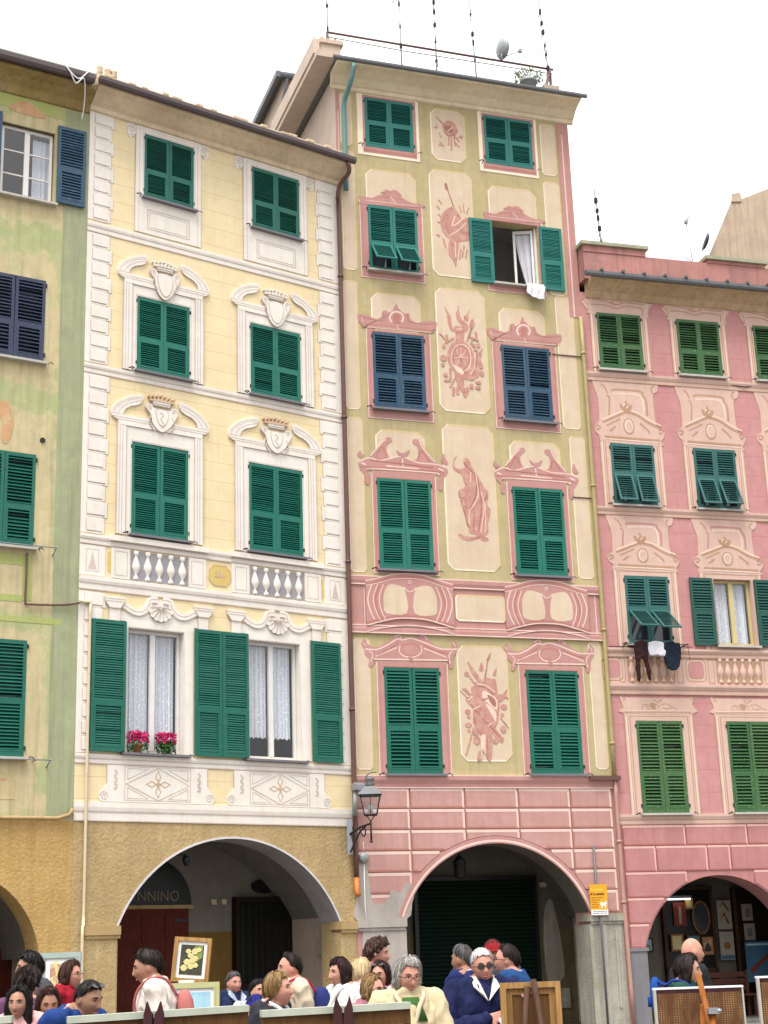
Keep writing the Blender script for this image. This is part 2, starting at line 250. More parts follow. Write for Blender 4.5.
# ------------------------------------------------------------------ mesh builder
def smooth_poly(p,closed,n):
    out=[]; L=len(p)
    if L<3 or n<2: return list(p)
    rng=range(L) if closed else range(L-1)
    for i in rng:
        a,b,c,d=(p[(i-1)%L],p[i],p[(i+1)%L],p[(i+2)%L]) if closed else (p[max(i-1,0)],p[i],p[i+1],p[min(i+2,L-1)])
        for k in range(n):
            t=k/n
            out.append(tuple(.5*((2*b[j])+(-a[j]+c[j])*t+(2*a[j]-5*b[j]+4*c[j]-d[j])*t*t+(-a[j]+3*b[j]-3*c[j]+d[j])*t**3) for j in range(len(b))))
    if not closed: out.append(tuple(p[-1]))
    return out
class MB:
    def __init__(s): s.v=[]; s.f=[]; s.m=[]; s.i=0; s.layer=0; s.smooth=set()
    def mat(s,i): s.i=i; return s
    def face(s,idx): s.f.append(tuple(idx)); s.m.append(s.i)
    def quad(s,*p):
        n=len(s.v); s.v+= [tuple(q) for q in p]; s.face(range(n,n+len(p)))
    def box(s,x0,x1,y0,y1,z0,z1):
        n=len(s.v); s.v+=[(x,y,z) for z in (z0,z1) for y in (y0,y1) for x in (x0,x1)]
        for q in ((0,2,3,1),(4,5,7,6),(0,1,5,4),(2,6,7,3),(0,4,6,2),(1,3,7,5)): s.face([n+k for k in q])
    def obox(s,c,ax,ay,az):
        c=Vector(c); n=len(s.v)
        for k in (-1,1):
            for j in (-1,1):
                for i in (-1,1): s.v.append(tuple(c+Vector(ax)*i+Vector(ay)*j+Vector(az)*k))
        for q in ((0,2,3,1),(4,5,7,6),(0,1,5,4),(2,6,7,3),(0,4,6,2),(1,3,7,5)): s.face([n+k for k in q])
    def prism(s,o,y0,y1):
        """outline o in x,z; front at y0 (towards the viewer), back at y1"""
        n=len(s.v); L=len(o)
        s.v+=[(p[0],y0,p[1]) for p in o]+[(p[0],y1,p[1]) for p in o]
        s.face(range(n,n+L))
        for k in range(L): s.face((n+k,n+L+k,n+L+(k+1)%L,n+(k+1)%L))
    def rect(s,u0,u1,z0,z1,y): s.prism([(u0,z0),(u1,z0),(u1,z1),(u0,z1)],-y,.001)
    def ribbon(s,p,w,y0,y1):
        L=len(p); ws=w if isinstance(w,(list,tuple)) else [w]*L
        if len(ws)!=L: ws=[ws[min(len(ws)-1,int(round(k*(len(ws)-1)/(L-1))))] for k in range(L)]
        A=[];B=[]
        for k in range(L):
            a=Vector(p[max(k-1,0)]); b=Vector(p[min(k+1,L-1)]); d=(b-a); d=d.normalized() if d.length>1e-9 else Vector((1,0)); nrm=Vector((-d.y,d.x))*ws[k]/2
            A.append((p[k][0]+nrm.x,p[k][1]+nrm.y)); B.append((p[k][0]-nrm.x,p[k][1]-nrm.y))
        s.prism(A+B[::-1],y0,y1)
    def tube(s,pts,r,n=8,cap=True):
        pts=[Vector(p) for p in pts]; L=len(pts); rs=r if isinstance(r,(list,tuple)) else [r]*L; base=len(s.v); prev=None
        for k in range(L):
            d=(pts[min(k+1,L-1)]-pts[max(k-1,0)]); d=d.normalized() if d.length>1e-9 else Vector((0,0,1))
            a=prev if prev is not None else (Vector((0,0,1)) if abs(d.z)<.9 else Vector((1,0,0)))
            e1=(a-d*a.dot(d)); e1=e1.normalized() if e1.length>1e-6 else d.orthogonal().normalized(); prev=e1; e2=d.cross(e1)
            for j in range(n):
                t=2*PI*j/n; s.v.append(tuple(pts[k]+(e1*math.cos(t)+e2*math.sin(t))*rs[k]))
        f0=len(s.f)
        for k in range(L-1):
            for j in range(n):
                s.face((base+k*n+j,base+k*n+(j+1)%n,base+(k+1)*n+(j+1)%n,base+(k+1)*n+j))
        s.smooth.update(range(f0,len(s.f)))
        if cap: s.face([base+j for j in range(n)][::-1]); s.face([base+(L-1)*n+j for j in range(n)])
    def lathe(s,prof,c=(0,0,0),n=16,sx=1,sy=1):
        base=len(s.v); L=len(prof); f0=len(s.f)
        for r,z in prof:
            for j in range(n):
                t=2*PI*j/n; s.v.append((c[0]+r*math.cos(t)*sx,c[1]+r*math.sin(t)*sy,c[2]+z))
        for k in range(L-1):
            for j in range(n): s.face((base+k*n+j,base+k*n+(j+1)%n,base+(k+1)*n+(j+1)%n,base+(k+1)*n+j))
        s.smooth.update(range(f0,len(s.f)))
        s.face([base+j for j in range(n)][::-1]); s.face([base+(L-1)*n+j for j in range(n)])
    def ball(s,c,r,nu=12,nv=8,rz=None,ry=None):
        rz=rz or r; ry=ry or r
        s.lathe([(max(1e-4,math.sin(PI*k/nv))*r,-math.cos(PI*k/nv)*rz) for k in range(nv+1)],c,nu,1,ry/r)
    def extr(s,x0,x1,prof):
        """profile (y,z) swept along x, closed"""
        n=len(s.v); L=len(prof)
        s.v+=[(x0,p[0],p[1]) for p in prof]+[(x1,p[0],p[1]) for p in prof]
        s.face(range(n,n+L)); s.face(range(n+2*L-1,n+L-1,-1))
        for k in range(L): s.face((n+k,n+L+k,n+L+(k+1)%L,n+(k+1)%L))
    def holed(s,outer,holes,y,depth):
        """wall face with openings, reveals of the given depth"""
        polys=[[Vector((p[0],p[1],0)) for p in q] for q in [outer]+holes]; flat=[p for q in polys for p in q]; n=len(s.v)
        s.v+=[(p.x,y,p.y) for p in flat]
        for t in tessellate_polygon(polys): s.face([n+k for k in t])
        for h in holes:
            n=len(s.v); L=len(h); s.v+=[(p[0],y,p[1]) for p in h]+[(p[0],y+depth,p[1]) for p in h]
            for k in range(L): s.face((n+k,n+(k+1)%L,n+L+(k+1)%L,n+L+k))
    def art(s,shapes,y,tones=(0,1,2),du=0,dz=0,step=.0003,th=.001):
        for k,sh in enumerate(shapes):
            s.i=tones[sh[1]]; q=[(a/100+du,b/100+dz) for a,b in zip(sh[-1][0::2],sh[-1][1::2])]; y0=-y-th-k*step
            if sh[0]=='P': s.prism(smooth_poly(q,True,3),y0,.001)
            elif sh[0]=='S':
                w=sh[2]; w=[x/100 for x in w] if isinstance(w,list) else w/100
                s.ribbon(smooth_poly(q,False,4),w,y0,.001)
            else:
                cx,cz=q[0]; rx,rz=q[1][0]-du,q[1][1]-dz
                s.prism([(cx+rx*math.cos(t*PI/10),cz+rz*math.sin(t*PI/10)) for t in range(20)],y0,.001)
    def mesh(s,name,mats):
        me=bpy.data.meshes.new(name); me.from_pydata(s.v,[],s.f)
        for m in (mats if isinstance(mats,(list,tuple)) else [mats]): me.materials.append(M[m] if isinstance(m,str) else m)
        if isinstance(mats,(list,tuple)) and len(mats)>1: me.polygons.foreach_set('material_index',s.m)
        if s.smooth:
            sm=[k in s.smooth for k in range(len(s.f))]; me.polygons.foreach_set('use_smooth',sm)
        bm=bmesh.new(); bm.from_mesh(me); bmesh.ops.recalc_face_normals(bm,faces=bm.faces); bm.to_mesh(me); bm.free()
        return me
    def build(s,name,mats,parent=None,loc=None,rot=None):
        return obj(name,s.mesh(name,mats),parent,loc,rot)
def obj(name,me,parent=None,loc=None,rot=None):
    o=bpy.data.objects.new(name,me); COL.objects.link(o)
    if parent: o.parent=parent
    if loc: o.location=loc
    if rot: o.rotation_euler=rot
    return o
def thing(name,label,cat,loc=(0,0,0),rz=0,group=None):
    o=bpy.data.objects.new(name,None); COL.objects.link(o); o.location=loc; o.rotation_euler=(0,0,rz); o.empty_display_size=.2
    return tag(o,label,cat,group)
def each(builders,name,mats,parent):
    """several separate pieces of one kind, each an object of its own"""
    for fn in builders:
        b=MB(); fn(b); b.build(name,mats,parent)
def tag(o,label,cat,group=None):
    o['label']=label; o['category']=cat
    if group: o['group']=group
    return o
def copy_tree(o,parent=None):
    c=o.copy(); COL.objects.link(c)
    if parent: c.parent=parent
    for ch in list(o.children): copy_tree(ch,c)
    return c
def text_mesh(txt,size,extr=.002,bold=False,align='LEFT'):
    cu=bpy.data.curves.new('lettering','FONT'); cu.body=txt; cu.size=size; cu.extrude=extr; cu.align_x=align
    if bold: cu.offset=size*.02
    o=bpy.data.objects.new('lettering',cu); COL.objects.link(o)
    dg=bpy.context.evaluated_depsgraph_get(); me=bpy.data.meshes.new_from_object(o.evaluated_get(dg))
    bpy.data.objects.remove(o); bpy.data.curves.remove(cu); return me
# painted ornaments: (kind, tone, [widths,] x,z in cm on their facade)
ART={
'trophy_hat':[('S',1,2.6,[239,1980,294,1923]),('P',0,[254,1958,264,1973,279,1973,287,1963,291,1948,282,1937,267,1937,257,1947]),('P',1,[257,1956,270,1960,280,1950,271,1942,261,1947]),('S',2,2.1,[267,1948,279,1959]),('S',0,3.4,[269,1935,266,1910]),('S',0,3.4,[274,1934,273,1898]),('S',0,3.4,[280,1935,283,1911]),('S',0,2.1,[233,1952,243,1954]),('S',0,2.1,[240,1960,238,1948]),('S',0,2.6,[246,1941,248,1928]),('S',0,3.0,[245,1916,257,1907]),('S',0,3.0,[242,1909,252,1907]),('S',0,3.0,[283,1920,293,1910]),('S',0,2.6,[288,1934,303,1938]),('S',0,2.6,[295,1941,300,1931]),('S',1,1.3,[255,1946,267,1935,286,1942])],
'trophy_shield':[('S',1,2.6,[255,1811,271,1759]),('P',1,[252,1812,257,1815,260,1798,254,1799]),('P',0,[271,1759,281,1745,291,1729,302,1735,316,1728,319,1707,310,1684,292,1675,277,1672,263,1674,247,1685,238,1705,238,1722,245,1740,258,1752]),('S',2,2.6,[274,1736,265,1711,280,1719,293,1733]),('S',1,1.7,[242,1719,257,1738,252,1703,267,1683]),('S',1,1.7,[279,1710,293,1695,310,1701]),('S',2,2.1,[259,1686,281,1702,299,1722]),('S',0,2.6,[289,1746,285,1764]),('S',0,2.6,[296,1747,294,1768]),('S',0,2.6,[302,1744,308,1761]),('S',0,3.4,[231,1756,238,1746]),('S',0,3.4,[236,1771,243,1761]),('S',0,3.4,[233,1735,240,1729]),('S',0,3.4,[231,1717,238,1713]),('S',0,4.3,[227,1684,235,1681]),('S',0,3.4,[243,1676,248,1654]),('P',0,[257,1673,278,1676,274,1637,270,1612,266,1619,261,1631,255,1639]),('S',1,1.3,[263,1670,263,1635]),('S',2,1.7,[271,1671,270,1632]),('S',0,3.0,[284,1655,279,1631]),('S',0,3.0,[292,1665,286,1636]),('S',0,3.0,[298,1657,294,1635])],
'trophy_horns':[('S',0,[1.8,6.0,8.9,8.3,8.3,6.0],[239,1511,244,1498,248,1487,249,1472,253,1460,261,1457]),('S',0,[2.4,8.9,10.7,12.5,12.5,7.8],[271,1518,269,1495,273,1483,282,1475,286,1467,278,1457]),('E',0,[288,1490,6.0,7.2]),('S',0,3.0,[296,1510,291,1496]),('S',1,3.0,[283,1492,290,1484]),('P',0,[259,1467,279,1469,282,1457,278,1436,262,1435,261,1452]),('S',1,1.8,[261,1454,281,1456]),('S',2,1.8,[263,1461,278,1464]),('E',0,[271,1395,31.6,41.7]),('S',2,2.1,[273,1427,288,1421,294,1398,289,1375,278,1365]),('S',2,1.5,[273,1427,257,1418,248,1393,252,1374]),('S',1,1.2,[272,1424,285,1417,291,1397,284,1376,270,1367,256,1375,252,1394,259,1415,272,1424]),('S',2,1.2,[271,1395,272,1419]),('S',2,1.2,[271,1395,283,1414]),('S',2,1.2,[271,1395,288,1397]),('S',2,1.2,[271,1395,261,1412]),('S',2,1.2,[271,1395,254,1394]),('S',2,1.2,[271,1395,259,1377]),('S',2,1.2,[271,1395,282,1380]),('E',1,[271,1392,3.0,4.2]),('P',2,[252,1377,273,1368,274,1356,260,1362]),('P',0,[254,1360,271,1356,292,1359,301,1349,291,1344,277,1347,275,1332,261,1333]),('S',0,[2.4,10.1,13.1,15.5,8.9],[322,1421,313,1404,310,1380,304,1362,294,1348]),('S',1,1.8,[308,1409,304,1376,295,1355]),('P',0,[260,1333,285,1327,284,1317,276,1303,271,1312,264,1326]),('S',0,6.0,[251,1326,249,1306]),('S',0,6.0,[260,1327,259,1309]),('S',2,2.4,[277,1341,277,1325]),('S',0,3.3,[223,1448,233,1439,240,1429]),('S',0,3.9,[239,1446,244,1431]),('S',0,3.9,[256,1440,235,1426]),('E',0,[230,1391,8.0,7.2]),('E',0,[232,1418,3.9,4.8]),('E',0,[228,1375,3.9,4.8]),('E',0,[233,1352,5.4,5.4]),('E',0,[234,1339,4.8,3.0]),('E',0,[242,1340,3.0,3.0]),('S',0,4.8,[245,1368,244,1344]),('S',0,3.0,[255,1348,242,1325]),('S',1,2.7,[301,1473,287,1436]),('P',0,[301,1490,306,1481,301,1468,295,1474]),('S',0,4.2,[294,1447,314,1439]),('S',0,4.2,[309,1459,309,1438]),('S',0,3.0,[300,1444,295,1430]),('E',0,[302,1427,4.2,4.2]),('E',0,[313,1428,4.2,4.8]),('E',0,[306,1417,4.2,3.6]),('E',0,[317,1381,3.6,6.6]),('E',0,[318,1363,4.2,6.0]),('E',0,[308,1341,6.6,3.6]),('E',0,[292,1331,4.2,6.0]),('E',0,[307,1329,6.0,4.2])],
'saint':[('P',0,[251,1171,245,1157,243,1147,253,1141,267,1145,264,1158,269,1166,278,1164,282,1151,291,1136,302,1118,311,1101,318,1095,317,1079,314,1066,321,1055,318,1037,314,1024,310,998,273,999,270,1010,265,1018,263,1037,259,1051,254,1065,253,1076,250,1084,252,1095,262,1098,266,1105,263,1114,259,1127,249,1133,241,1139,241,1157]),('P',0,[244,998,259,994,281,993,296,999,309,993,314,988,303,984,290,989,273,983,257,985,249,989]),('S',1,1.7,[248,997,261,990,280,988,296,994,312,989]),('S',2,2.0,[291,1132,295,1087,281,1060,272,1047,272,1021]),('S',2,2.0,[301,1094,307,1062,296,1003]),('S',2,1.7,[310,1068,307,1004]),('S',2,2.3,[280,1135,279,1112]),('S',1,2.0,[265,1075,266,1051]),('S',1,1.7,[283,1047,281,1002]),('S',1,2.0,[296,1116,301,1061,291,1006]),('S',1,2.0,[288,1135,291,1093,274,1053]),('E',0,[259,1087,9.3,10.0]),('S',1,1.7,[251,1092,252,1078,262,1077]),('S',1,2.0,[266,1155,276,1145,288,1132]),('S',1,2.3,[315,1088,309,1075]),('S',2,1.7,[266,1160,272,1159]),('S',1,2.0,[255,1071,264,1033,269,1015])],
'trophy_quiver':[('P',0,[258,674,277,679,285,690,290,695,303,692,312,691,315,666,318,640,315,615,308,593,298,579,286,573,274,575,263,586,258,603,259,631,259,653]),('P',2,[284,668,300,660,313,649,312,629,306,632,291,643,281,654]),('P',1,[292,659,308,651,310,635,300,640]),('P',2,[288,640,303,632,310,619,307,603,303,612,295,626]),('S',1,1.8,[260,614,265,592,277,578,295,579,310,601]),('S',1,3.0,[279,648,293,652]),('P',0,[244,647,256,654,274,634,294,606,316,579,324,570,321,562,314,563,298,581,276,609,258,631]),('S',1,3.0,[255,639,276,614,316,572]),('S',2,1.8,[289,595,302,603]),('S',2,1.8,[248,647,260,655]),('S',2,1.8,[259,628,276,637]),('S',0,2.4,[233,667,248,652]),('S',0,2.4,[238,671,253,657]),('S',0,2.4,[243,672,257,658]),('S',0,[3.6,8.4,9.0,6.0],[253,726,263,707,271,696,280,684]),('S',0,7.8,[266,681,289,678,310,663]),('S',2,2.1,[270,681,290,678,309,665]),('P',0,[277,709,282,726,286,717,285,710]),('P',0,[307,702,315,716,314,705,310,699]),('S',1,2.1,[288,690,298,735]),('P',1,[295,732,304,747,301,735,297,730]),('E',0,[249,701,5.4,5.1]),('S',0,2.7,[251,701,266,681]),('P',0,[317,660,327,662,337,672,333,660,339,652,330,653,320,645,316,649]),('E',0,[327,635,7.2,6.0]),('E',0,[323,619,3.6,3.6]),('E',0,[323,589,6.0,7.8]),('E',0,[247,624,6.0,4.8]),('E',0,[249,614,4.2,3.6]),('E',0,[247,597,7.2,4.8]),('E',0,[248,586,3.6,3.0]),('E',0,[264,566,7.2,8.4]),('E',0,[305,565,6.0,5.4]),('E',0,[262,581,5.4,6.0]),('S',0,1.8,[258,592,239,536]),('S',0,1.8,[318,614,335,592]),('P',2,[274,575,285,574,283,540,273,548]),('P',0,[284,574,298,576,293,529,285,527,282,542]),('P',0,[263,525,268,545,272,537,274,528]),('S',1,1.5,[287,570,286,531]),('S',1,1.8,[278,548,278,540])],
'horned_pediment':[('P',0,[30,1136,35,1146,51,1149,63,1157,78,1181,89,1196,101,1200,105,1192,96,1184,92,1176,94,1164,104,1151,125,1157,152,1153,162,1162,162,1183,152,1190,153,1199,166,1199,174,1188,183,1168,197,1153,212,1147,224,1142,228,1132,220,1120,215,1111,214,1092,205,1092,204,1114,200,1126,56,1125,54,1114,52,1094,43,1095,43,1113,34,1123]),('S',2,2.5,[30,1140,53,1151,75,1146,100,1153,127,1158,162,1148,203,1147,225,1141]),('S',2,2.5,[55,1125,59,1128,196,1128,205,1123]),('S',2,2.5,[57,1155,81,1185,92,1195]),('S',2,2.5,[166,1198,176,1178,199,1152]),('S',2,2.9,[91,1136,165,1134]),('S',2,2.5,[127,1155,128,1137]),('S',1,2.5,[35,1130,56,1131,196,1132,219,1125]),('S',1,3.3,[67,1153,82,1177,92,1157]),('S',1,3.3,[162,1157,171,1175,187,1152]),('P',0,[114,1173,123,1167,133,1168,144,1175,138,1163,129,1156,120,1161]),('P',0,[28,1157,35,1166,37,1159,43,1156,35,1149]),('P',0,[214,1158,220,1172,223,1163,229,1152,220,1149]),('S',2,3.7,[36,1138,46,1135]),('S',2,3.7,[207,1138,219,1133]),('S',1,2.5,[55,1146,112,1144,195,1140])],
'oval_pediment':[('P',0,[25,757,33,768,38,756,57,751,77,760,96,773,106,780,115,771,130,772,144,772,148,779,161,779,172,767,186,757,210,752,217,756,223,769,231,761,230,746,222,736,219,713,210,713,209,730,205,728,56,725,52,721,44,710,38,713,41,726,32,735,31,746]),('E',1,[129,747,26.0,14.2]),('S',2,2.4,[107,755,105,744,113,735,128,732,144,736,153,746,151,757]),('E',0,[129,747,21.3,10.7]),('S',2,2.8,[33,746,57,746,80,756,102,769,112,767,130,771,151,766,171,759,198,751,231,752]),('S',2,2.4,[54,732,76,741,100,751]),('S',2,2.4,[158,751,182,743,206,734]),('S',2,2.8,[51,726,209,728]),('S',2,2.0,[41,742,48,735,44,720]),('S',2,2.0,[220,748,212,738,214,721]),('S',1,2.4,[58,735,82,747,103,761]),('S',1,2.4,[157,759,182,748,209,742]),('P',1,[123,732,134,731,130,722]),('S',2,2.0,[94,772,106,777,110,767]),('S',2,2.0,[149,776,160,777,166,769]),('S',2,2.0,[28,759,34,753]),('S',2,2.0,[222,765,227,757])],
'bust_pediment':[('P',0,[38,1472,53,1473,68,1469,82,1465,91,1470,94,1485,103,1489,107,1483,116,1492,124,1507,131,1499,140,1489,145,1485,154,1487,157,1476,165,1469,174,1467,189,1472,217,1474,215,1457,204,1452,200,1447,58,1445,52,1443,42,1454,38,1461]),('S',2,3.9,[114,1462,110,1472,115,1483,126,1488,137,1485,141,1475,137,1465]),('P',1,[120,1479,126,1484,132,1481,133,1473,130,1467,134,1460,117,1460,121,1466,118,1471]),('S',2,1.5,[46,1466,50,1456]),('S',1,1.8,[51,1452,123,1453,204,1452]),('S',2,1.5,[109,1486,116,1490,123,1505]),('S',2,1.5,[129,1500,141,1488]),('S',1,1.5,[43,1469,65,1465,94,1463]),('S',1,1.5,[150,1469,180,1465,213,1469]),('S',2,1.5,[126,1457,129,1448]),('S',1,1.8,[96,1484,97,1465]),('S',1,1.8,[151,1484,153,1469]),('S',2,1.2,[58,1445,203,1447])],
'eagle_pediment':[('P',0,[51,1756,76,1753,87,1758,96,1763,115,1767,135,1769,150,1763,162,1757,177,1753,194,1754,193,1745,58,1736,52,1742]),('P',0,[99,1769,107,1774,113,1779,121,1776,127,1779,135,1780,142,1776,149,1768,138,1767,128,1763,119,1762,112,1767]),('S',1,1.8,[103,1769,116,1773,129,1772,145,1769]),('S',1,1.8,[89,1755,116,1761,149,1759]),('S',2,1.5,[122,1763,134,1747]),('S',1,1.5,[116,1760,118,1742]),('S',2,1.2,[64,1746,186,1747])],
'crested_pediment':[('P',0,[14,1374,27,1379,44,1373,155,1376,173,1374,170,1354,159,1342,161,1275,169,1264,179,1259,178,1247,169,1235,165,1225,33,1228,27,1238,15,1248,11,1262,19,1271,24,1279,25,1325,18,1352]),('S',1,4.6,[59,1348,69,1353,128,1352,134,1342,141,1330,141,1294]),('S',1,4.0,[46,1338,52,1330,48,1291]),('S',1,3.4,[34,1364,42,1357,49,1343]),('S',1,3.4,[164,1368,156,1361,159,1348]),('S',2,3.4,[63,1343,122,1344,133,1324,133,1297]),('S',1,5.7,[32,1274,58,1286,79,1296,93,1300,118,1294,142,1279,169,1267]),('S',2,3.4,[31,1279,59,1292,79,1301,94,1306,120,1300,145,1285,173,1273]),('S',1,2.9,[40,1266,75,1284]),('S',1,4.0,[122,1276,140,1260,143,1253]),('S',1,3.4,[62,1265,47,1253]),('E',1,[94,1267,13.7,19.5]),('E',2,[94,1268,10.3,15.5]),('E',0,[95,1267,8.0,12.6]),('S',1,2.9,[13,1262,19,1266,25,1261,19,1255,16,1259]),('S',1,2.9,[166,1262,172,1265,176,1260,170,1254,167,1259]),('P',1,[78,1310,76,1320,86,1317,90,1328,96,1319,106,1317,99,1302,85,1302]),('S',2,2.3,[83,1313,89,1321]),('S',2,2.3,[91,1310,97,1316]),('S',1,5.2,[34,1240,167,1238]),('S',2,2.9,[33,1235,166,1233])],
'low_head':[('P',0,[3,1562,11,1566,17,1570,162,1570,173,1563,167,1555,163,1545,153,1531,22,1533,17,1539,12,1546,5,1557]),('S',1,2.7,[14,1571,63,1566,78,1561,89,1560,103,1567,121,1567,156,1566]),('S',1,2.7,[24,1556,58,1557,81,1551,93,1552,109,1558,139,1557,151,1554,150,1538]),('S',1,2.0,[9,1561,16,1556,16,1538]),('S',2,2.0,[166,1567,162,1559,162,1547]),('E',1,[88,1565,15.6,4.7]),('E',0,[88,1565,10.9,3.1])],
'ribbon_head':[('P',0,[24,662,30,664,39,660,182,660,190,665,194,661,193,654,188,645,189,627,29,627,29,638,27,646,24,654]),('S',1,1.8,[71,634,75,643,84,645,93,639,96,647,108,644,111,639]),('S',1,1.8,[116,644,129,647,144,639,155,635]),('P',1,[90,648,102,647,103,636,94,636]),('S',1,1.5,[104,654,110,664,113,654,120,658,109,650,100,657]),('S',1,1.5,[80,645,86,636,92,636]),('S',1,1.5,[120,639,131,636,141,640]),('S',1,1.8,[27,659,32,660,34,656,30,653]),('S',1,1.8,[182,660,187,662,188,657,184,656]),('S',1,1.8,[32,629,185,630]),('S',2,1.5,[32,631,185,632])],
}
# ------------------------------------------------------------------ facade pieces
CACHE={}
def shutter_mesh(w,h,pitch,mat,mid,open_flap,tight=True):
    k=('s',round(w,2),round(h,2),pitch,mat,mid,open_flap,tight,random.randrange(3))
    if k in CACHE: return CACHE[k]
    b=MB(); st=.058; t=.042; zm=h*mid
    b.box(0,st,0,t,0,h); b.box(w-st,w,0,t,0,h)
    b.box(st,w-st,0,t,h-.07,h); b.box(st,w-st,.001,t,0,.085); b.box(st,w-st,.001,t,zm-.04,zm+.045)
    def slats(z0,z1,x0,x1):
        n=max(2,int((z1-z0)/pitch)); dz=(z1-z0)/n
        for i in range(n):
            z=z0+(i+.5)*dz+random.uniform(-.003,.003); a=R((60 if tight else 46)+random.uniform(-8,6)+(random.choice((-28,0,0)) if random.random()<.03 else 0)); hw=pitch*(.92 if tight else .68)
            b.obox((w/2,t/2,z),((x1-x0)/2,0,0),(0,math.cos(a)*hw*.8,math.sin(a)*hw*.8),(0,-math.sin(a)*.004,math.cos(a)*.004))
    slats(zm+.045,h-.07,st,w-st)
    if not open_flap:
        q=.03
        b.box(st,st+q,-.004,t,.085,zm-.04); b.box(w-st-q,w-st,-.004,t,.085,zm-.04); b.box(st+q,w-st-q,-.004,t,.085,.085+q); b.box(st+q,w-st-q,-.004,t,zm-.04-q,zm-.04)
        slats(.085+q,zm-.04-q,st+q,w-st-q)
    else:
        b.box(st,st+.02,.01,t,.085,zm-.04)
    CACHE[k]=b.mesh('shutter',mat); return CACHE[k]
def flap_mesh(w,h,pitch,mat):
    """the lower louvred section hung from its top edge; origin at the hinge, hanging down"""
    k=('f',round(w,2),round(h,2),pitch,mat)
    if k in CACHE: return CACHE[k]
    b=MB(); t=.03; q=.04
    b.box(0,q,0,t,-h,0); b.box(w-q,w,0,t,-h,0); b.box(q,w-q,0,t,-q,0); b.box(q,w-q,0,t,-h,-h+q)
    n=int((h-2*q)/pitch)
    for i in range(n):
        z=-h+q+(i+.5)*(h-2*q)/n; a=R(50); b.obox((w/2,t/2,z),((w-2*q)/2,0,0),(0,math.cos(a)*pitch*.6,math.sin(a)*pitch*.6),(0,-math.sin(a)*.004,math.cos(a)*.004))
    CACHE[k]=b.mesh('shutter_flap',mat); return CACHE[k]
def catch_mesh():
    if 'c' not in CACHE:
        b=MB(); b.tube([(0,0,0),(0,-.09,.01),(-.05,-.13,.0)],.011,6); b.tube([(-.05,-.13,.0),(-.13,-.14,-.035)],.013,6); CACHE['c']=b.mesh('shutter_catch','iron')
    return CACHE['c']
def window(H,build,mats,u0,u1,z0,z1,shut,pitch=.045,mid=.43,sill='sill',sill_w=.05,flap=None,catches=True,leaves=True,inset=.015):
    b=MB()
    if build: build(b)
    if not b.f: b.box(u0-.03,u1+.03,.05,.09,z1-.0,z1+.03); mats=[shut]
    win=b.build('window',mats,H)
    p=MB(); p.quad((u0,.16,z0),(u1,.16,z0),(u1,.16,z1),(u0,.16,z1)); p.build('pane','pane',win)
    if leaves:
        w=(u1-u0)/2-.006; h=z1-z0-.012
        for k in (0,1):
            x=u0+.003 if k==0 else u1-.003-w
            obj('shutter',shutter_mesh(w,h,pitch,shut,mid,bool(flap),False),win,(x,inset-.03-random.random()*.006,z0+.006),(0,R(random.uniform(-.25,.25)),R(random.uniform(-.9,.5)*(1 if k==0 else -1))) if not flap else None)
            if flap:
                fh=h*mid-.05; fo=obj('shutter_flap',flap_mesh(w-.09,fh,pitch,shut),win,(x+.045,inset-.035,z0+h*mid-.03),(-R(flap[k]),0,0))
        hg=MB()
        for z in (z0+.12,z1-.14):
            hg.box(u0-.025,u0+.0,-.03,.0,z,z+.07); hg.box(u1,u1+.025,-.03,.0,z,z+.07)
        hg.build('hinge','iron',win)
    if sill:
        s=MB(); s.box(u0-sill_w,u1+sill_w,-.12,.1,z0-.045,z0-.003); s.build('sill',sill,win)
    if catches:
        obj('shutter_catch',catch_mesh(),win,(u0-.08,-.0,z0+.0)); c=obj('shutter_catch',catch_mesh(),win,(u1+.1,0,z0+.0)); c.scale=(-.55,.6,.8)
    return win
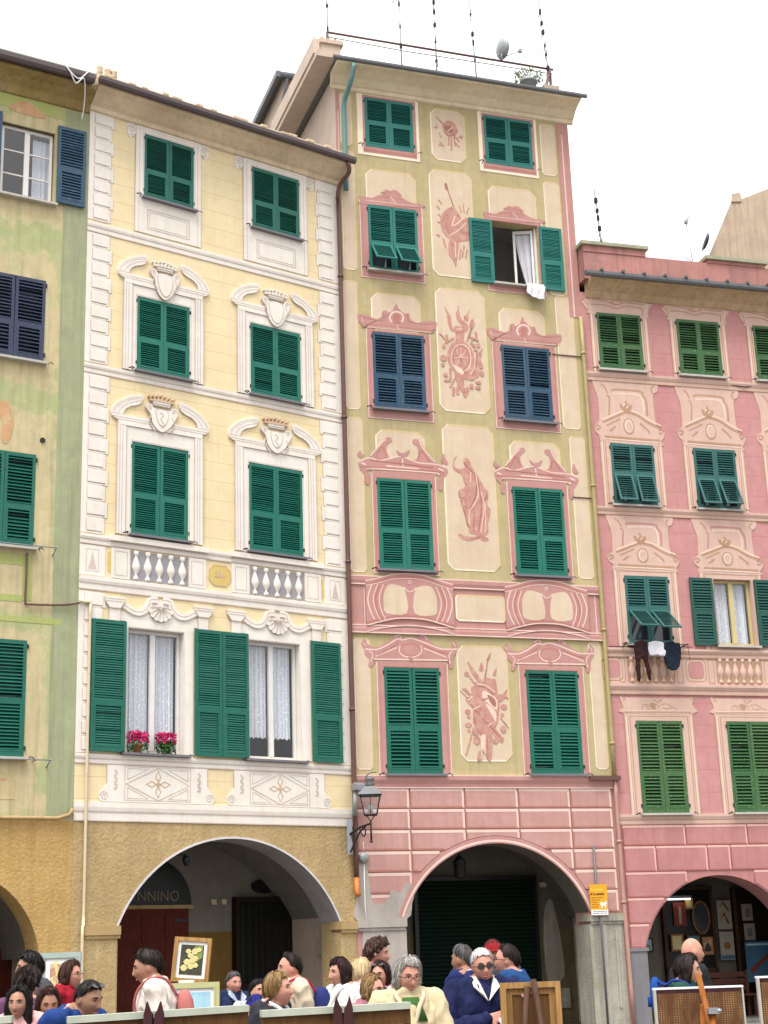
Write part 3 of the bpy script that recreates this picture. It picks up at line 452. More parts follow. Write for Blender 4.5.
def casement(win,u0,u1,z0,z1,mat='white_wood',y=.12,bars=0,curtain=None,low=None,glassmat='clear',mull=True):
    """glazed timber casement with its glass and, behind it, a curtain and the dark of the room"""
    f=MB(); t=.055
    f.box(u0,u0+t,y,y+.06,z0,z1); f.box(u1-t,u1,y,y+.06,z0,z1); f.box(u0+t,u1-t,y,y+.06,z1-t,z1); f.box(u0+t,u1-t,y,y+.06,z0,z0+t)
    c=(u0+u1)/2
    if mull: f.box(c-.05,c+.05,y-.01,y+.055,z0+t,z1-t)
    for k in range(bars):
        z=z0+(z1-z0)*(k+1)/(bars+1); f.box(u0+t,u1-t,y+.012,y+.048,z-.012,z+.012)
    f.build('casement',mat,win)
    g=MB(); g.quad((u0+t,y+.03,z0+t),(u1-t,y+.03,z0+t),(u1-t,y+.03,z1-t),(u0+t,y+.03,z1-t)); g.build('glazing',glassmat,win)
    r=MB(); yb=y+.9
    r.quad((u0,yb,z0),(u1,yb,z0),(u1,yb,z1),(u0,yb,z1)); r.quad((u0,y+.06,z0),(u0,yb,z0),(u0,yb,z1),(u0,y+.06,z1)); r.quad((u1,y+.06,z0),(u1,yb,z0),(u1,yb,z1),(u1,y+.06,z1)); r.quad((u0,y+.06,z1),(u1,y+.06,z1),(u1,yb,z1),(u0,yb,z1)); r.quad((u0,y+.06,z0),(u1,y+.06,z0),(u1,yb,z0),(u0,yb,z0))
    r.build('room_shell','dark',win)
    if curtain:
        cu=MB(); zl=low if low else z0+.06; n=40
        for a,b2 in ((u0+t,c-.03),(c+.03,u1-t)):
            base=len(cu.v)
            for i in range(n+1):
                x=a+(b2-a)*i/n; yy=y+.12+.018*math.sin(i*1.3)+.01*math.sin(i*.55)
                zz=zl+(.035*abs(math.sin(i*PI/8)) if low else 0)
                cu.v+=[(x,yy,zz),(x,yy,z1-.05)]
            for i in range(n): cu.face((base+2*i,base+2*i+2,base+2*i+3,base+2*i+1))
        cu.build('curtain',curtain,win)
def arc_pts(c,half,spring,rise,n=28):
    Rr=(half*half+rise*rise)/(2*rise); zc=spring+rise-Rr; a0=math.asin(min(1,half/Rr)) if rise<=half else PI-math.asin(half/Rr)
    return [(c+Rr*math.sin(a0*(2*k/n-1)),zc+Rr*math.cos(a0*(2*k/n-1))) for k in range(n+1)]
def arch_z(c,half,spring,rise,off):
    Rr=(half*half+rise*rise)/(2*rise); zc=spring+rise-Rr
    return lambda x: zc+math.sqrt(max(0,(Rr+off)**2-(x-c)**2)) if abs(x-c)<Rr+off else -9
def arcade(H,w,ztop,c,half,spring,rise,mat,soffit=None,zg=0.0,depth=.65,pier=None,u_from=0):
    hole=[(c-half,zg+.02)]+arc_pts(c,half,spring,rise)+[(c+half,zg+.02)]
    b=MB(); b.holed([(u_from,zg-.3),(w,zg-.3),(w,ztop),(u_from,ztop)],[hole],0,depth); b.build('arcade_wall',mat,H)
    if soffit:
        s=MB(); a=arc_pts(c,half-.006,spring,rise-.006)
        for p,q in zip(a,a[1:]): s.quad((p[0],-.004,p[1]),(q[0],-.004,q[1]),(q[0],depth,q[1]),(p[0],depth,p[1]))
        s.build('arch_soffit',soffit,H)
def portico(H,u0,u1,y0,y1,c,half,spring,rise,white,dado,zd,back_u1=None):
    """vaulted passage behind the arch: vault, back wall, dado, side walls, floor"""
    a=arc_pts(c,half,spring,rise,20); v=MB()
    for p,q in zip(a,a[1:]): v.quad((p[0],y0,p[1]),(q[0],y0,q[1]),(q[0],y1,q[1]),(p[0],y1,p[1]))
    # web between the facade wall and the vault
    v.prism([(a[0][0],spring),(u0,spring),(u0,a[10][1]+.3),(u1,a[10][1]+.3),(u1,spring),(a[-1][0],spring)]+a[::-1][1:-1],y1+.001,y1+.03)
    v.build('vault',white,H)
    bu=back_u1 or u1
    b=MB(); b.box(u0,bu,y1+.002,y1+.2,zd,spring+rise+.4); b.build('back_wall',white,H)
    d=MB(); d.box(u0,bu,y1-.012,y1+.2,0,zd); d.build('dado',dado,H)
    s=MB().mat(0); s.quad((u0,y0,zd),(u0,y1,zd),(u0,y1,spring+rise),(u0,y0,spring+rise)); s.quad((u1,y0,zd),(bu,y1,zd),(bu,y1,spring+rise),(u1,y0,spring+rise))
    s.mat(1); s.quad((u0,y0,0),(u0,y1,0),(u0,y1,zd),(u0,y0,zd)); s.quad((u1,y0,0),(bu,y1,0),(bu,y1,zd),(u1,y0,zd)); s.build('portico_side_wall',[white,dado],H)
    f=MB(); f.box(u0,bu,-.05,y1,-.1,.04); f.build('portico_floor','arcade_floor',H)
def shell(H,w,z1,depth,mat,z0=0,u_from=0,sides=(1,1)):
    s=MB()
    if sides[0]: s.quad((u_from,.002,z0),(u_from,depth,z0),(u_from,depth,z1),(u_from,.002,z1))
    if sides[1]: s.quad((w,.002,z0),(w,depth,z0),(w,depth,z1),(w,.002,z1))
    s.quad((u_from,depth,z0),(w,depth,z0),(w,depth,z1),(u_from,depth,z1)); s.build('side_wall',mat,H)
def frame4(b,u0,u1,z0,z1,h,p):
    """flat band round opening h=(u0,u1,z0,z1), proud by p"""
    a0,a1,c0,c1=h
    b.box(u0,a0,-p,.001,z0,z1); b.box(a1,u1,-p,.001,z0,z1)
    if z1>c1: b.box(a0,a1,-p,.001,c1,z1)
    if c0>z0: b.box(a0,a1,-p,.001,z0,c0)
def line(b,p,w,y): b.ribbon([tuple(q) for q in p],w,-y,.001)
def rectline(b,u0,u1,z0,z1,w,y):
    b.rect(u0,u0+w,z0,z1,y); b.rect(u1-w,u1,z0,z1,y); b.rect(u0+w,u1-w,z0,z0+w,y); b.rect(u0+w,u1-w,z1-w,z1,y)
def clip_panel(u0,u1,z0,z1,c): return [(u0,z0+c),(u0+c,z0),(u1-c,z0),(u1,z0+c),(u1,z1-c),(u1-c,z1),(u0+c,z1),(u0,z1-c)]
def spiral(c,r,turns,sgn=1,n=22,a0=0): return [(c[0]+sgn*r*(1-k/n*.85)*math.cos(a0+turns*2*PI*k/n),c[1]+r*(1-k/n*.85)*math.sin(a0+turns*2*PI*k/n)) for k in range(n+1)]
def mir(p,c): return [(2*c-x,z) for x,z in p]
def blocks(b,cells,az,hi,lo,g=.018,proud=.02,e=.046,layers=(0,1,2)):
    """painted rusticated blocks: face, light edges above and to the right, dark edges below and left, cut by the arch"""
    for (x0,x1,z0,z1) in cells:
        x0+=g;x1-=g;z0+=g;z1-=g; n=24
        xs=[x0+(x1-x0)*k/n for k in range(n+1)]; lw=[max(z0,az(x)) for x in xs]
        run=[]; best=[]
        for x,l in zip(xs,lw):
            if l<z1-.05: run.append((x,l))
            else:
                if len(run)>len(best): best=run
                run=[]
        if len(run)>len(best): best=run
        if len(best)<3: continue
        b.mat(layers[0]); b.prism(best+[(best[-1][0],z1),(best[0][0],z1)],-proud,.001)
        b.mat(layers[1]); b.rect(best[0][0],best[-1][0],z1-e,z1+e*.25,proud+.003)
        if best[-1][0]>x1-.02 and z1-best[-1][1]>.08: b.prism([(x1-e*.8,best[-1][1]+.02),(x1+.004,best[-1][1]),(x1+.004,z1-e),(x1-e*.8,z1-e)],-proud-.0035,.001)
        b.mat(layers[2])
        if best[0][0]<x0+.02 and z1-best[0][1]>.08: b.prism([(x0-.004,best[0][1]),(x0+e*.6,best[0][1]+.02),(x0+e*.6,z1-e),(x0-.004,z1-e)],-proud-.0035,.001)
        flat=[p for p in best if p[1]<=z0+1e-6]
        if len(flat)>2: b.rect(flat[0][0]+e*.6,flat[-1][0]-e*.8,z0-.002,z0+e*.8,proud+.002)
def gutter(H,u0,u1,y,z,r,mat,name='gutter'):
    b=MB(); b.extr(u0,u1,[(y-r,z+r),(y-r*1.02,z-.2*r),(y-.6*r,z-r),(y+.6*r,z-r),(y+r,z-.2*r),(y+r,z+r)]); return b.build(name,mat,H)
def pipe(H,pts,r,mat,name='downpipe',collars=()):
    b=MB(); b.tube(smooth_poly(pts,False,3) if len(pts)>3 else pts,r,10)
    for z in collars:
        p=min(pts,key=lambda q:abs(q[2]-z)); b.tube([(p[0],p[1],z),(p[0],p[1],z+.05)],r*1.3,10)
    return b.build(name,mat,H)
HG='painted houses of the harbour terrace'

# ------------------------------------------------------------------ yellow house
Y=thing('painted_house','narrow yellow house with white stucco pediments and a tan roughcast arcade','house',(-5.519,26.57,0),R(35.9),HG)
YW=5.84
y5=[(1.18,2.30,16.15,17.56),(3.67,4.84,16.15,17.56)]; y4=[(1.07,2.22,12.46,14.0),(3.6,4.8,12.46,14.0)]; y3=[(1.0,2.2,9.2,11.01),(3.54,4.79,9.2,11.01)]; y2=[(.97,2.13,5.17,7.45),(3.5,4.67,5.17,7.45)]
def holes(l): return [[(a,c),(b,c),(b,d),(a,d)] for a,b,c,d in l]
b=MB(); b.holed([(0,3.97),(YW,3.97),(YW,17.8),(0,17.8)],holes(y5+y4+y3+y2),0,.28); b.build('wall','y_wall',Y)
arcade(Y,YW,3.97,3.17,2.30,2.17,1.53,'stucco_y','soffit')
shell(Y,YW,17.9,9,'t_side')
b=MB(); a=arc_pts(3.17,2.30,2.17,1.53,36); a2=arc_pts(3.17,2.335,2.17,1.565,36)
b.prism(a2+a[::-1],-.012,.001); b.build('archivolt','arch_white',Y)
for u0,u1 in ((.22,.90),(5.44,YW)):
    b=MB(); b.box(u0,u1,-.07,.3,2.05,2.2); b.box(u0+.03,u1-.0,-.045,.3,1.99,2.05); b.build('impost','impost',Y)
b=MB(); b.box(.22,.84,-.02,.3,0,1.99); b.build('pier_facing','stucco_y',Y)
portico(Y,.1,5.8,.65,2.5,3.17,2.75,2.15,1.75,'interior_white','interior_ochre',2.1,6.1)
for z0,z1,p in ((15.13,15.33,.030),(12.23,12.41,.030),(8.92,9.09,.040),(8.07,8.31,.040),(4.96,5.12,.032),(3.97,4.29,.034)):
    b=MB().mat(0); hh=z1-z0
    b.extr(0,YW,[(.001,z0),(-p*.45,z0),(-p*.5,z0+hh*.45),(-p*.75,z0+hh*.55),(-p,z0+hh*.72),(-p,z1),(.001,z1)])
    b.mat(1); b.extr(0,YW,[(0,z0-.012),(-p*.52,z0-.012),(-p*.52,z0+.008),(0,z0+.008)]); b.extr(0,YW,[(0,z0+hh*.45),(-p*.80,z0+hh*.47),(-p*.80,z0+hh*.55),(0,z0+hh*.55)])
    b.build('string_course',['y_trim','y_line'],Y)
# quoins
for side in (0,1):
    X=(lambda x: x) if side==0 else (lambda x: YW-.06-x)
    def rc(bb,x0,x1,z0,z1,y):
        q=sorted((X(x0),X(x1))); bb.rect(q[0],q[1],z0,z1,y)
    b=MB()
    for za,zb in ((15.38,17.72),(12.44,15.10),(9.12,12.20),(5.14,8.03)):
        n=round((zb-za)/.3); p=(zb-za)/n; b.mat(0); rc(b,0 if side==0 else -.055,.42,za,zb,.012)
        for k in range(n):
            z0=za+k*p; wd=.52 if k%2 else .47
            b.mat(0); rc(b,.42,wd,z0+.01,z0+p-.01,.0115); rc(b,.12,wd-.05,z0+.05,z0+p-.035,.022)
            b.mat(1); l,r_=sorted((X(.105),X(wd-.05)))
            b.rect(l,l+.015,z0+.035,z0+p-.035,.0125); b.rect(l+.015,r_,z0+.03,z0+.048,.0126); b.rect(l,r_,z0-.004,z0+.004,.0127)
            e0,e1=sorted((X(wd),X(wd+.012))); b.rect(e0,e1,z0+.01,z0+p-.01,.009)
    b.mat(0); rc(b,0,.5,8.33,8.89,.012); b.mat(1); q0,q1=sorted((X(.12),X(.38))); rectline(b,q0,q1,8.4,8.82,.014,.0135); b.prism([(q0+.05,8.44),(q1-.05,8.44),((q0+q1)/2,8.78)],-.0145,.001)
    b.build('quoin_strip',['y_trim','y_line'],Y)
def y_frame(h,out,panel=None):
    def f(b):
        b.mat(0); frame4(b,*out,h,.028); b.mat(1)
        line(b,[(out[0]-.006,out[2]),(out[0]-.006,out[3])],.014,.02); line(b,[(h[0]-.02,h[2]),(h[0]-.02,h[3]+.02),(h[1]+.02,h[3]+.02),(h[1]+.02,h[2])],.012,.031)
        line(b,[(out[1]+.006,out[2]),(out[1]+.006,out[3])],.012,.02); line(b,[(out[0]+.075,out[2]),(out[0]+.075,out[3]-.05),(out[1]-.075,out[3]-.05),(out[1]-.075,out[2])],.009,.0305)
        if panel:
            rectline(b,*panel,.016,.032); rectline(b,panel[0]+.05,panel[1]-.05,panel[2]+.05,panel[3]-.05,.008,.0325)
            for sx,c in ((-1,out[0]-.1),(1,out[1]+.1)):
                b.mat(0); b.prism(smooth_poly([(c-.09,out[3]-.02),(c+.09,out[3]-.02),(c+.09,out[3]-.2),(c+.02*sx,out[3]-.32),(c-.09*1,out[3]-.2)],True,3),-.016,.001); b.mat(1)
                line(b,spiral((c,out[3]-.12),.085,1.6,sx),.018,.020); line(b,spiral((c-.02*sx,out[3]-.26),.05,1.2,sx),.014,.0206)
    return f
for h,o,pn in zip(y5,((1.0,2.46,15.37,17.70),(3.47,5.02,15.37,17.70)),((1.26,2.20,15.47,15.90),(3.77,4.72,15.47,15.90))):
    window(Y,y_frame(h,o,pn),['y_trim','y_line'],*h,'sh_teal' if 0 else 'sh_green',.04)
def y_pediment(h,zt,row3):
    c=(h[0]+h[1])/2; s=(h[1]-h[0])/1.2
    def f(b):
        zb=h[2]-.03; L=c-.90*s; Rr=c+.90*s
        b.mat(0); frame4(b,L,Rr,zb,zt-.18,h,.025)
        for x in (L,Rr-.17): b.box(x,x+.17,-.04,.001,zb,zt-.19)
        b.mat(1)
        for x in (L-.006,L+.045,L+.10,L+.176,Rr-.176,Rr-.12,Rr-.065,Rr+.006): line(b,[(x,zb),(x,zt-.22)],.011,.0435)
        line(b,[(h[0]-.02,h[2]),(h[0]-.02,h[3]+.022),(h[1]+.02,h[3]+.022),(h[1]+.02,h[2])],.013,.028)
        b.mat(0)
        ent=[(-.88,-.2),(.88,-.2),(.90,-.12),(1.02,-.06),(1.04,0),(-1.04,0),(-1.02,-.06),(-.9,-.12)]
        b.prism([(c+x*s,zt+z) for x,z in ent],-.045,.001)
        arc=[(-1.04,0),(-1.02,.13),(-.84,.30),(-.62,.42),(-.39,.47),(-.41,.32),(-.52,.24),(-.64,.2),(-.76,.11),(-.8,0)]
        for m in (1,-1):
            b.mat(0); q=[(c+m*x*s,zt+z) for x,z in smooth_poly(arc,False,3)]; b.prism(q,-.036,.001)
            b.mat(1); line(b,smooth_poly([(c+m*x*s,zt+z) for x,z in ((-1.0,.03),(-.98,.12),(-.82,.27),(-.6,.38),(-.41,.42))],False,4),.009,.0385); line(b,smooth_poly([(c+m*x*s,zt+z) for x,z in ((-.9,.03),(-.8,.17),(-.62,.28),(-.4,.35))],False,4),.011,.0389)
            line(b,smooth_poly([(c+m*x*s,zt+z) for x,z in ((-.8,0),(-.76,.11),(-.64,.2),(-.52,.24),(-.41,.32),(-.39,.47))],False,4),.016,.02)
            line(b,smooth_poly([(c+m*x*s,zt+z) for x,z in ((-.97,.02),(-.96,.1),(-.81,.235),(-.61,.345),(-.41,.39))],False,4),.006,.0392)
        line(b,[(c-1.03*s,zt-.055),(c+1.03*s,zt-.055)],.010,.0475); line(b,[(c-.95*s,zt-.10),(c+.95*s,zt-.10)],.012,.0477); line(b,[(c-.88*s,zt-.205),(c+.88*s,zt-.205)],.014,.032)
        line(b,[(c-1.04*s,zt+.004),(c-.8*s,zt+.004)],.008,.0473); line(b,[(c+.8*s,zt+.004),(c+1.04*s,zt+.004)],.008,.0473)
        # crest
        b.mat(0); cr=[(-.24,.0),(-.33,.12),(-.3,.22),(-.2,.2),(-.16,.14),(.16,.14),(.2,.2),(.3,.22),(.34,.1),(.28,-.06),(.2,-.22),(.08,-.36),(-.0,-.40),(-.1,-.35),(-.2,-.2)]
        if row3: cr=[(x*1.02,z*.85+.12) for x,z in cr]
        b.prism(smooth_poly([(c+x*s,zt+z) for x,z in cr],True,3),-.068,.001)
        sh=[(-.15,.13),(.13,.13),(.17,-.05),(.1,-.26),(0,-.33),(-.1,-.24),(-.16,-.05)]
        if row3: sh=[(x*.75,z*.7+.13) for x,z in sh]
        b.prism(smooth_poly([(c+x*s,zt+z) for x,z in sh],True,3),-.076,.001)
        b.mat(1); q=smooth_poly([(c+x*s,zt+z) for x,z in sh],True,3); line(b,q+[q[0]],.010,.078); q=smooth_poly([(c+x*s,zt+z) for x,z in cr],True,3); line(b,q+[q[0]],.010,.070)
        for m in (1,-1): line(b,spiral((c+m*.26*s,zt+(.14 if not row3 else .23)),.05,1.3,m),.010,.0735); line(b,smooth_poly([(c+m*.22*s,zt+.1),(c+m*.26*s,zt-.06),(c+m*.16*s,zt-.22)],False,4),.008,.073)
        if row3:
            b.ribbon(smooth_poly([(c-.04,zt+.16),(c+.03,zt+.12),(c-.03,zt+.03),(c+.04,zt-.06),(c,zt-.12)],False,4),.016,-.0805,.001)
        cz=zt+(.2 if not row3 else .30)
        b.mat(0); b.prism([(c-.17*s,cz),(c+.17*s,cz),(c+.19*s,cz+.09),(c-.19*s,cz+.09)],-.070,.001)
        for k in range(7):
            x=c+(-.21+.07*k)*s; b.mat(2 if row3 else 0); b.prism([(x-.045*s,cz+.08),(x+.045*s,cz+.08),(x+.05*s*(k-3)/3,cz+.16+.04*(1-abs(k-3)/3)),],-.071-.0006*k,.001)
            b.prism([(x+.05*s*(k-3)/3+.028*math.cos(t*PI/4),cz+.165+.04*(1-abs(k-3)/3)+.026*math.sin(t*PI/4)) for t in range(8)],-.074-.0006*k,.001)
        b.mat(1); line(b,[(c-.19*s,cz+.085),(c+.19*s,cz+.085)],.010,.080); line(b,[(c-.18*s,cz+.035),(c+.18*s,cz+.035)],.009,.0795)
        if not row3:
            for k in range(4): line(b,[(c+(-.12+.08*k)*s,cz+.1),(c+(-.13+.087*k)*s,cz+.17)],.010,.0806)
    return f
M['crown_brown']=plaster('brown_painted_crown',(.54,.39,.26),dirt_amt=.4)
for h in y4: window(Y,y_pediment(h,14.42,False),['y_trim','y_line'],*h,'sh_bright',.04)
for h in y3: window(Y,y_pediment(h,11.50,True),['y_trim','y_line','crown_brown'],*h,'sh_bright',.042)
# balustrades under the third row
def baluster(b,u,z0,z1,r,y=0):
    h=z1-z0; pr=[(.62,0),(.62,.10),(.42,.12),(.30,.16),(.34,.22),(.80,.33),(1.0,.44),(.9,.54),(.5,.70),(.34,.80),(.36,.84),(.62,.87),(.62,1)]
    b.lathe([(r*a,h*z) for a,z in pr],(u,y,z0),12,1,.55)
for h in y3:
    c=(h[0]+h[1])/2; s=(h[1]-h[0])/1.2; b=MB().mat(0)
    b.rect(c-.98*s,c-.60*s,8.325,8.895,.03); b.rect(c+.60*s,c+.98*s,8.325,8.895,.03)
    b.box(c-1.02*s,c+1.02*s,-.085,-.03,9.02,9.12)
    b.mat(1); b.rect(c-.60*s,c+.60*s,8.33,8.88,.008); b.mat(2)
    for m in (-1,1): rectline(b,c+m*.79*s-.13,c+m*.79*s+.13,8.38,8.84,.012,.033); line(b,[(c+m*.605*s,8.33),(c+m*.605*s,8.89)],.018,.034)
    b.build('painted_balustrade',['y_trim','y_bal','y_line'],Y)
    for k in range(5):
        q=MB(); baluster(q,c+(-.48+.24*k)*s,8.33,8.885,.085,-.012); q.build('baluster','y_trim',Y)
b=MB()
for u0,u1 in ((.60,.62),(2.66,3.12),(5.19,5.21)):
    w=u1-u0
    if w<.1: u0-=.04;u1+=.04
    b.prism(clip_panel(u0,u1,8.42,8.82,min(.1,(u1-u0)*.35)),-.01,.001)
b.mat(1); q=clip_panel(2.66,3.12,8.42,8.82,.1); line(b,q+[q[0]],.014,.0125)
for k in range(5): line(b,[(2.89,8.6),(2.89+.12*math.cos(k*PI/4),8.6+.12*math.sin(k*PI/4))],.03,.0128+.0004*k)
b.build('ochre_panel',['y_ochre','crown_brown'],Y)
# first-floor windows with lace curtains
for wi,h in enumerate(y2):
    c=1.62 if wi==0 else 4.15; a0,a1=(.93,2.32) if wi==0 else (3.48,4.89)
    def f(b,c=c,a0=a0,a1=a1,h=h):
        b.mat(0); frame4(b,a0,a1,5.13,7.56,h,.02); b.box(h[1]-.012,h[1]-.004,-.02,.2,h[2],h[3]); b.box(h[0]+.004,h[0]+.012,-.02,.2,h[2],h[3]); b.box(h[0]+.012,h[1]-.012,-.02,.2,h[3]-.012,h[3]-.004)
        b.prism(smooth_poly([(c-1.0,7.55),(c+1.02,7.55),(c+.98,7.66),(c+.78,7.72),(c+.4,7.74),(c+.24,7.80),(c+.1,8.0),(c-.1,8.0),(c-.24,7.80),(c-.42,7.74),(c-.8,7.72),(c-.98,7.66)],False,1),-.012,.001)
        for x in (c-.92,c+.90):
            b.mat(0); b.box(x-.1,x+.1,-.04,.001,7.52,7.76); b.prism([(x-.1,7.76),(x+.1,7.76),(x+.19,7.88),(x+.2,7.97),(x-.2,7.97),(x-.19,7.88)],-.055,.001)
            b.mat(1); line(b,[(x-.195,7.93),(x+.195,7.93)],.012,.058); line(b,[(x-.185,7.885),(x+.185,7.885)],.012,.0582); line(b,[(x-.105,7.52),(x-.105,7.76),(x-.19,7.88),(x-.2,7.97)],.012,.03); line(b,[(x-.1,7.765),(x+.1,7.765)],.014,.0585)
        for m in (1,-1):
            b.mat(0); p=smooth_poly([(c+m*.74,7.84),(c+m*.55,7.74),(c+m*.38,7.74),(c+m*.26,7.84),(c+m*.2,7.98),(c+m*.06,8.0)],False,4); b.ribbon(p,.13,-.035,.001)
            b.mat(1); line(b,[(x,z-.06) for x,z in p],.012,.038); line(b,[(x,z+.012) for x,z in p],.010,.0386)
        b.mat(0)
        for k in range(7):
            t=PI*(1.08+.84*k/6); p=(c+.2*math.cos(t),7.84+.2*math.sin(t)); b.prism([(c-.02,7.88),(c+.02,7.88)]+[(p[0]+.055*math.cos(t-1.3+2.6*q/5),p[1]+.055*math.sin(t-1.3+2.6*q/5)) for q in range(6)][::1],-.055-.0007*k,.001)
        b.mat(1)
        for k in range(8):
            t=PI*(1.0+k/7); line(b,[(c+.03*math.cos(t),7.86+.03*math.sin(t)),(c+.22*math.cos(t),7.84+.21*math.sin(t))],.012,.062+.0003*k)
        line(b,[(c+.25*math.cos(t*PI/12+PI),7.84+.25*math.sin(t*PI/12+PI)) for t in range(13)],.012,.02)
    win=window(Y,f,['y_trim','y_line'],*h,'sh_green',leaves=False,sill='sill',sill_w=.1,catches=True)
    win.children[0].name='pane'; win.children[0].location.y=1.2
    casement(win,h[0]+.02,h[1]-.02,h[2]+.02,h[3]-.02,'white_wood',.14,0,'lace',(h[2]+.42) if wi==1 else None)
    for x0,x1 in ((.25,.92),(2.33,2.895)) if wi==0 else ((2.905,3.47),(4.90,5.58)):
        obj('shutter',shutter_mesh(x1-x0,2.36,.042,'sh_green',.37,False),win,(x0,-.085,5.165))
# lower painted panels with diamonds
for c in (1.61,4.17):
    b=MB().mat(0); b.rect(c-1.0,c+1.0,4.30,4.94,.02)
    for m in (1,-1):
        b.prism(smooth_poly([(c+m*1.0,4.30),(c+m*1.12,4.32),(c+m*1.14,4.44),(c+m*1.06,4.53),(c+m*1.0,4.62)],False,3),-.018,.001)
    b.mat(1); rectline(b,c-.66,c+.66,4.33,4.93,.013,.0225); line(b,[(c-1.0,4.94),(c-1.0,4.62)],.012,.0226); line(b,[(c+1.0,4.94),(c+1.0,4.62)],.012,.0227)
    line(b,[(c-.63,4.62),(c,4.91),(c+.63,4.62),(c,4.34),(c-.63,4.62)],.02,.0235)
    for sx in (1,-1):
        for sz in (1,-1): q=[(c+sx*.6,4.63+sz*.07),(c+sx*.6,4.63+sz*.26),(c+sx*.2,4.63+sz*.26),(c+sx*.6,4.63+sz*.07)]; line(b,q,.014,.024+.0005*sx+.00025*sz)
        line(b,spiral((c+sx*1.05,4.40),.085,1.7,sx),.014,.0225)
        for k in range(6): line(b,[(c+sx*.83+.05*(k%2-.5),4.86-.06*k),(c+sx*.83-.06*(k%2-.5),4.80-.055*k)],.042,.0226+.0006*k)
    b.mat(2)
    for t in (0,90,180,270): a=R(t); d=Vector((math.cos(a),math.sin(a))); e=Vector((-d.y,d.x)); q=[Vector((c,4.63))+d*.04,Vector((c,4.63))+d*.13+e*.05,Vector((c,4.63))+d*.24,Vector((c,4.63))+d*.13-e*.05]; q=[tuple(p) for p in q]; line(b,q+[q[0]],.018,.025)
    b.prism([(c+.035*math.cos(t*PI/5),4.63+.035*math.sin(t*PI/5)) for t in range(10)],-.027,.001)
    b.build('diamond_panel',['y_trim','y_line','crown_brown'],Y)
# cornice, gutter, parapet, pipes
b=MB(); b.extr(-.02,YW+.06,[(.001,17.70),(-.06,17.72),(-.08,17.80),(-.16,17.84),(-.34,17.98),(-.46,18.03),(-.46,18.10),(.001,18.10)]); b.build('cornice','y_cornice',Y)
gutter(Y,-.05,YW+.14,-.52,18.12,.062,'gutter')
b=MB(); b.box(-.02,YW-.1,-.36,-.1,18.1,18.36)
for k in range(14): u=.4*k+random.random()*.3; b.box(u,u+.12+.1*random.random(),-.37,-.08,18.355,18.38+.03*random.random())
b.build('parapet','y_cornice',Y)
b=MB(); b.box(-.02,YW,-.3,9,18.0,18.12); b.build('roof','slate',Y)
for x in (.05,.22,.36):
    q=MB(); q.lathe([(.05,0),(.07,.05),(.06,.13),(.075,.16),(.05,.2)],(x*1.0,-.3,18.36),10); q.build('roof_finial','y_cornice',Y)
pipe(Y,[(YW-.04,-.5,18.05),(YW+.02,-.45,17.85),(YW-.05,-.2,17.65),(YW-.07,-.12,17.35),(YW-.03,-.09,17.0),(YW-.03,-.09,14),(YW-.03,-.09,9),(YW-.03,-.09,5),(YW-.03,-.09,3.0)],.048,'brownpipe',collars=(15.5,12.3,9.2,6.2))
pipe(Y,[(YW-.03,-.09,3.0),(YW-.03,-.09,2.75),(YW-.03,-.14,2.66)],.052,'orange','pipe_foot')
pipe(Y,[(.0,-.05,7.82),(.10,-.05,7.81),(.2,-.05,7.80),(.21,-.05,7.6),(.21,-.05,5),(.21,-.05,2.4),(.18,-.08,2.05),(.18,-.1,0)],.028,'creampipe','service_pipe')
# portico doors
d=MB(); d.box(1.9,3.51,2.35,2.49,0.04,2.55); d.build('entrance_door','redwood',Y)
dd=Y.children[-1]
q=MB()
for k in range(3):
    for j in range(4): q.box(2.0+.5*k,2.42+.5*k,2.33,2.352,.2+.58*j,.68+.58*j)
q.build('door_panel','redwood',dd); q=MB(); q.box(3.2,3.5,2.32,2.35,2.3,2.36); q.box(2.55,2.62,2.31,2.35,1.75,1.85); q.build('hinge','black',dd)
fp=[(2.75-.86*math.cos(t*PI/20),2.62+.86*math.sin(t*PI/20)*1.02) for t in range(21)]
b=MB(); b.prism(fp,2.42,2.49); fl=b.build('fanlight','dull_pane',Y)
b=MB(); b.box(1.8,3.62,2.36,2.49,2.55,2.62); b.build('lintel','impost',Y)
tm=text_mesh('NNINO',.27,.004); tm.materials.append(M['gold_letter']); obj('lettering',tm,fl,(2.42,2.412,2.70),(R(90),0,0))
b=MB(); b.box(4.55,6.0,2.3,2.485,.04,2.76); cd=b.build('central_door','darkdoor',Y)
q=MB()
for k in range(9): q.box(4.66+.15*k,4.70+.15*k,2.28,2.302,1.15,2.6)
q.build('door_bar','black',cd); q=MB(); q.box(4.63,5.22,2.292,2.303,1.1,2.66); q.box(5.30,5.92,2.292,2.303,1.1,2.66); q.build('door_glass','dull_pane',cd); q=MB(); q.box(4.63,5.22,2.285,2.30,.2,.95); q.box(5.30,5.92,2.285,2.30,.2,.95); q.build('door_panel','darkdoor',cd)
b=MB(); b.prism([(5.27+.27*math.cos(t*PI/14),2.97+.14*math.sin(t*PI/14)) for t in range(28)],2.44,2.5); b.build('oval_window','black',Y)
b=MB(); b.box(4.05,4.16,2.4,2.5,2.62,2.72); b.box(4.28,4.38,2.4,2.5,2.62,2.72); b.build('meter_box','creampipe',Y)
b=MB(); b.box(5.72,5.79,.95,1.25,1.6,1.9); b.build('notice_plate','paper',Y)
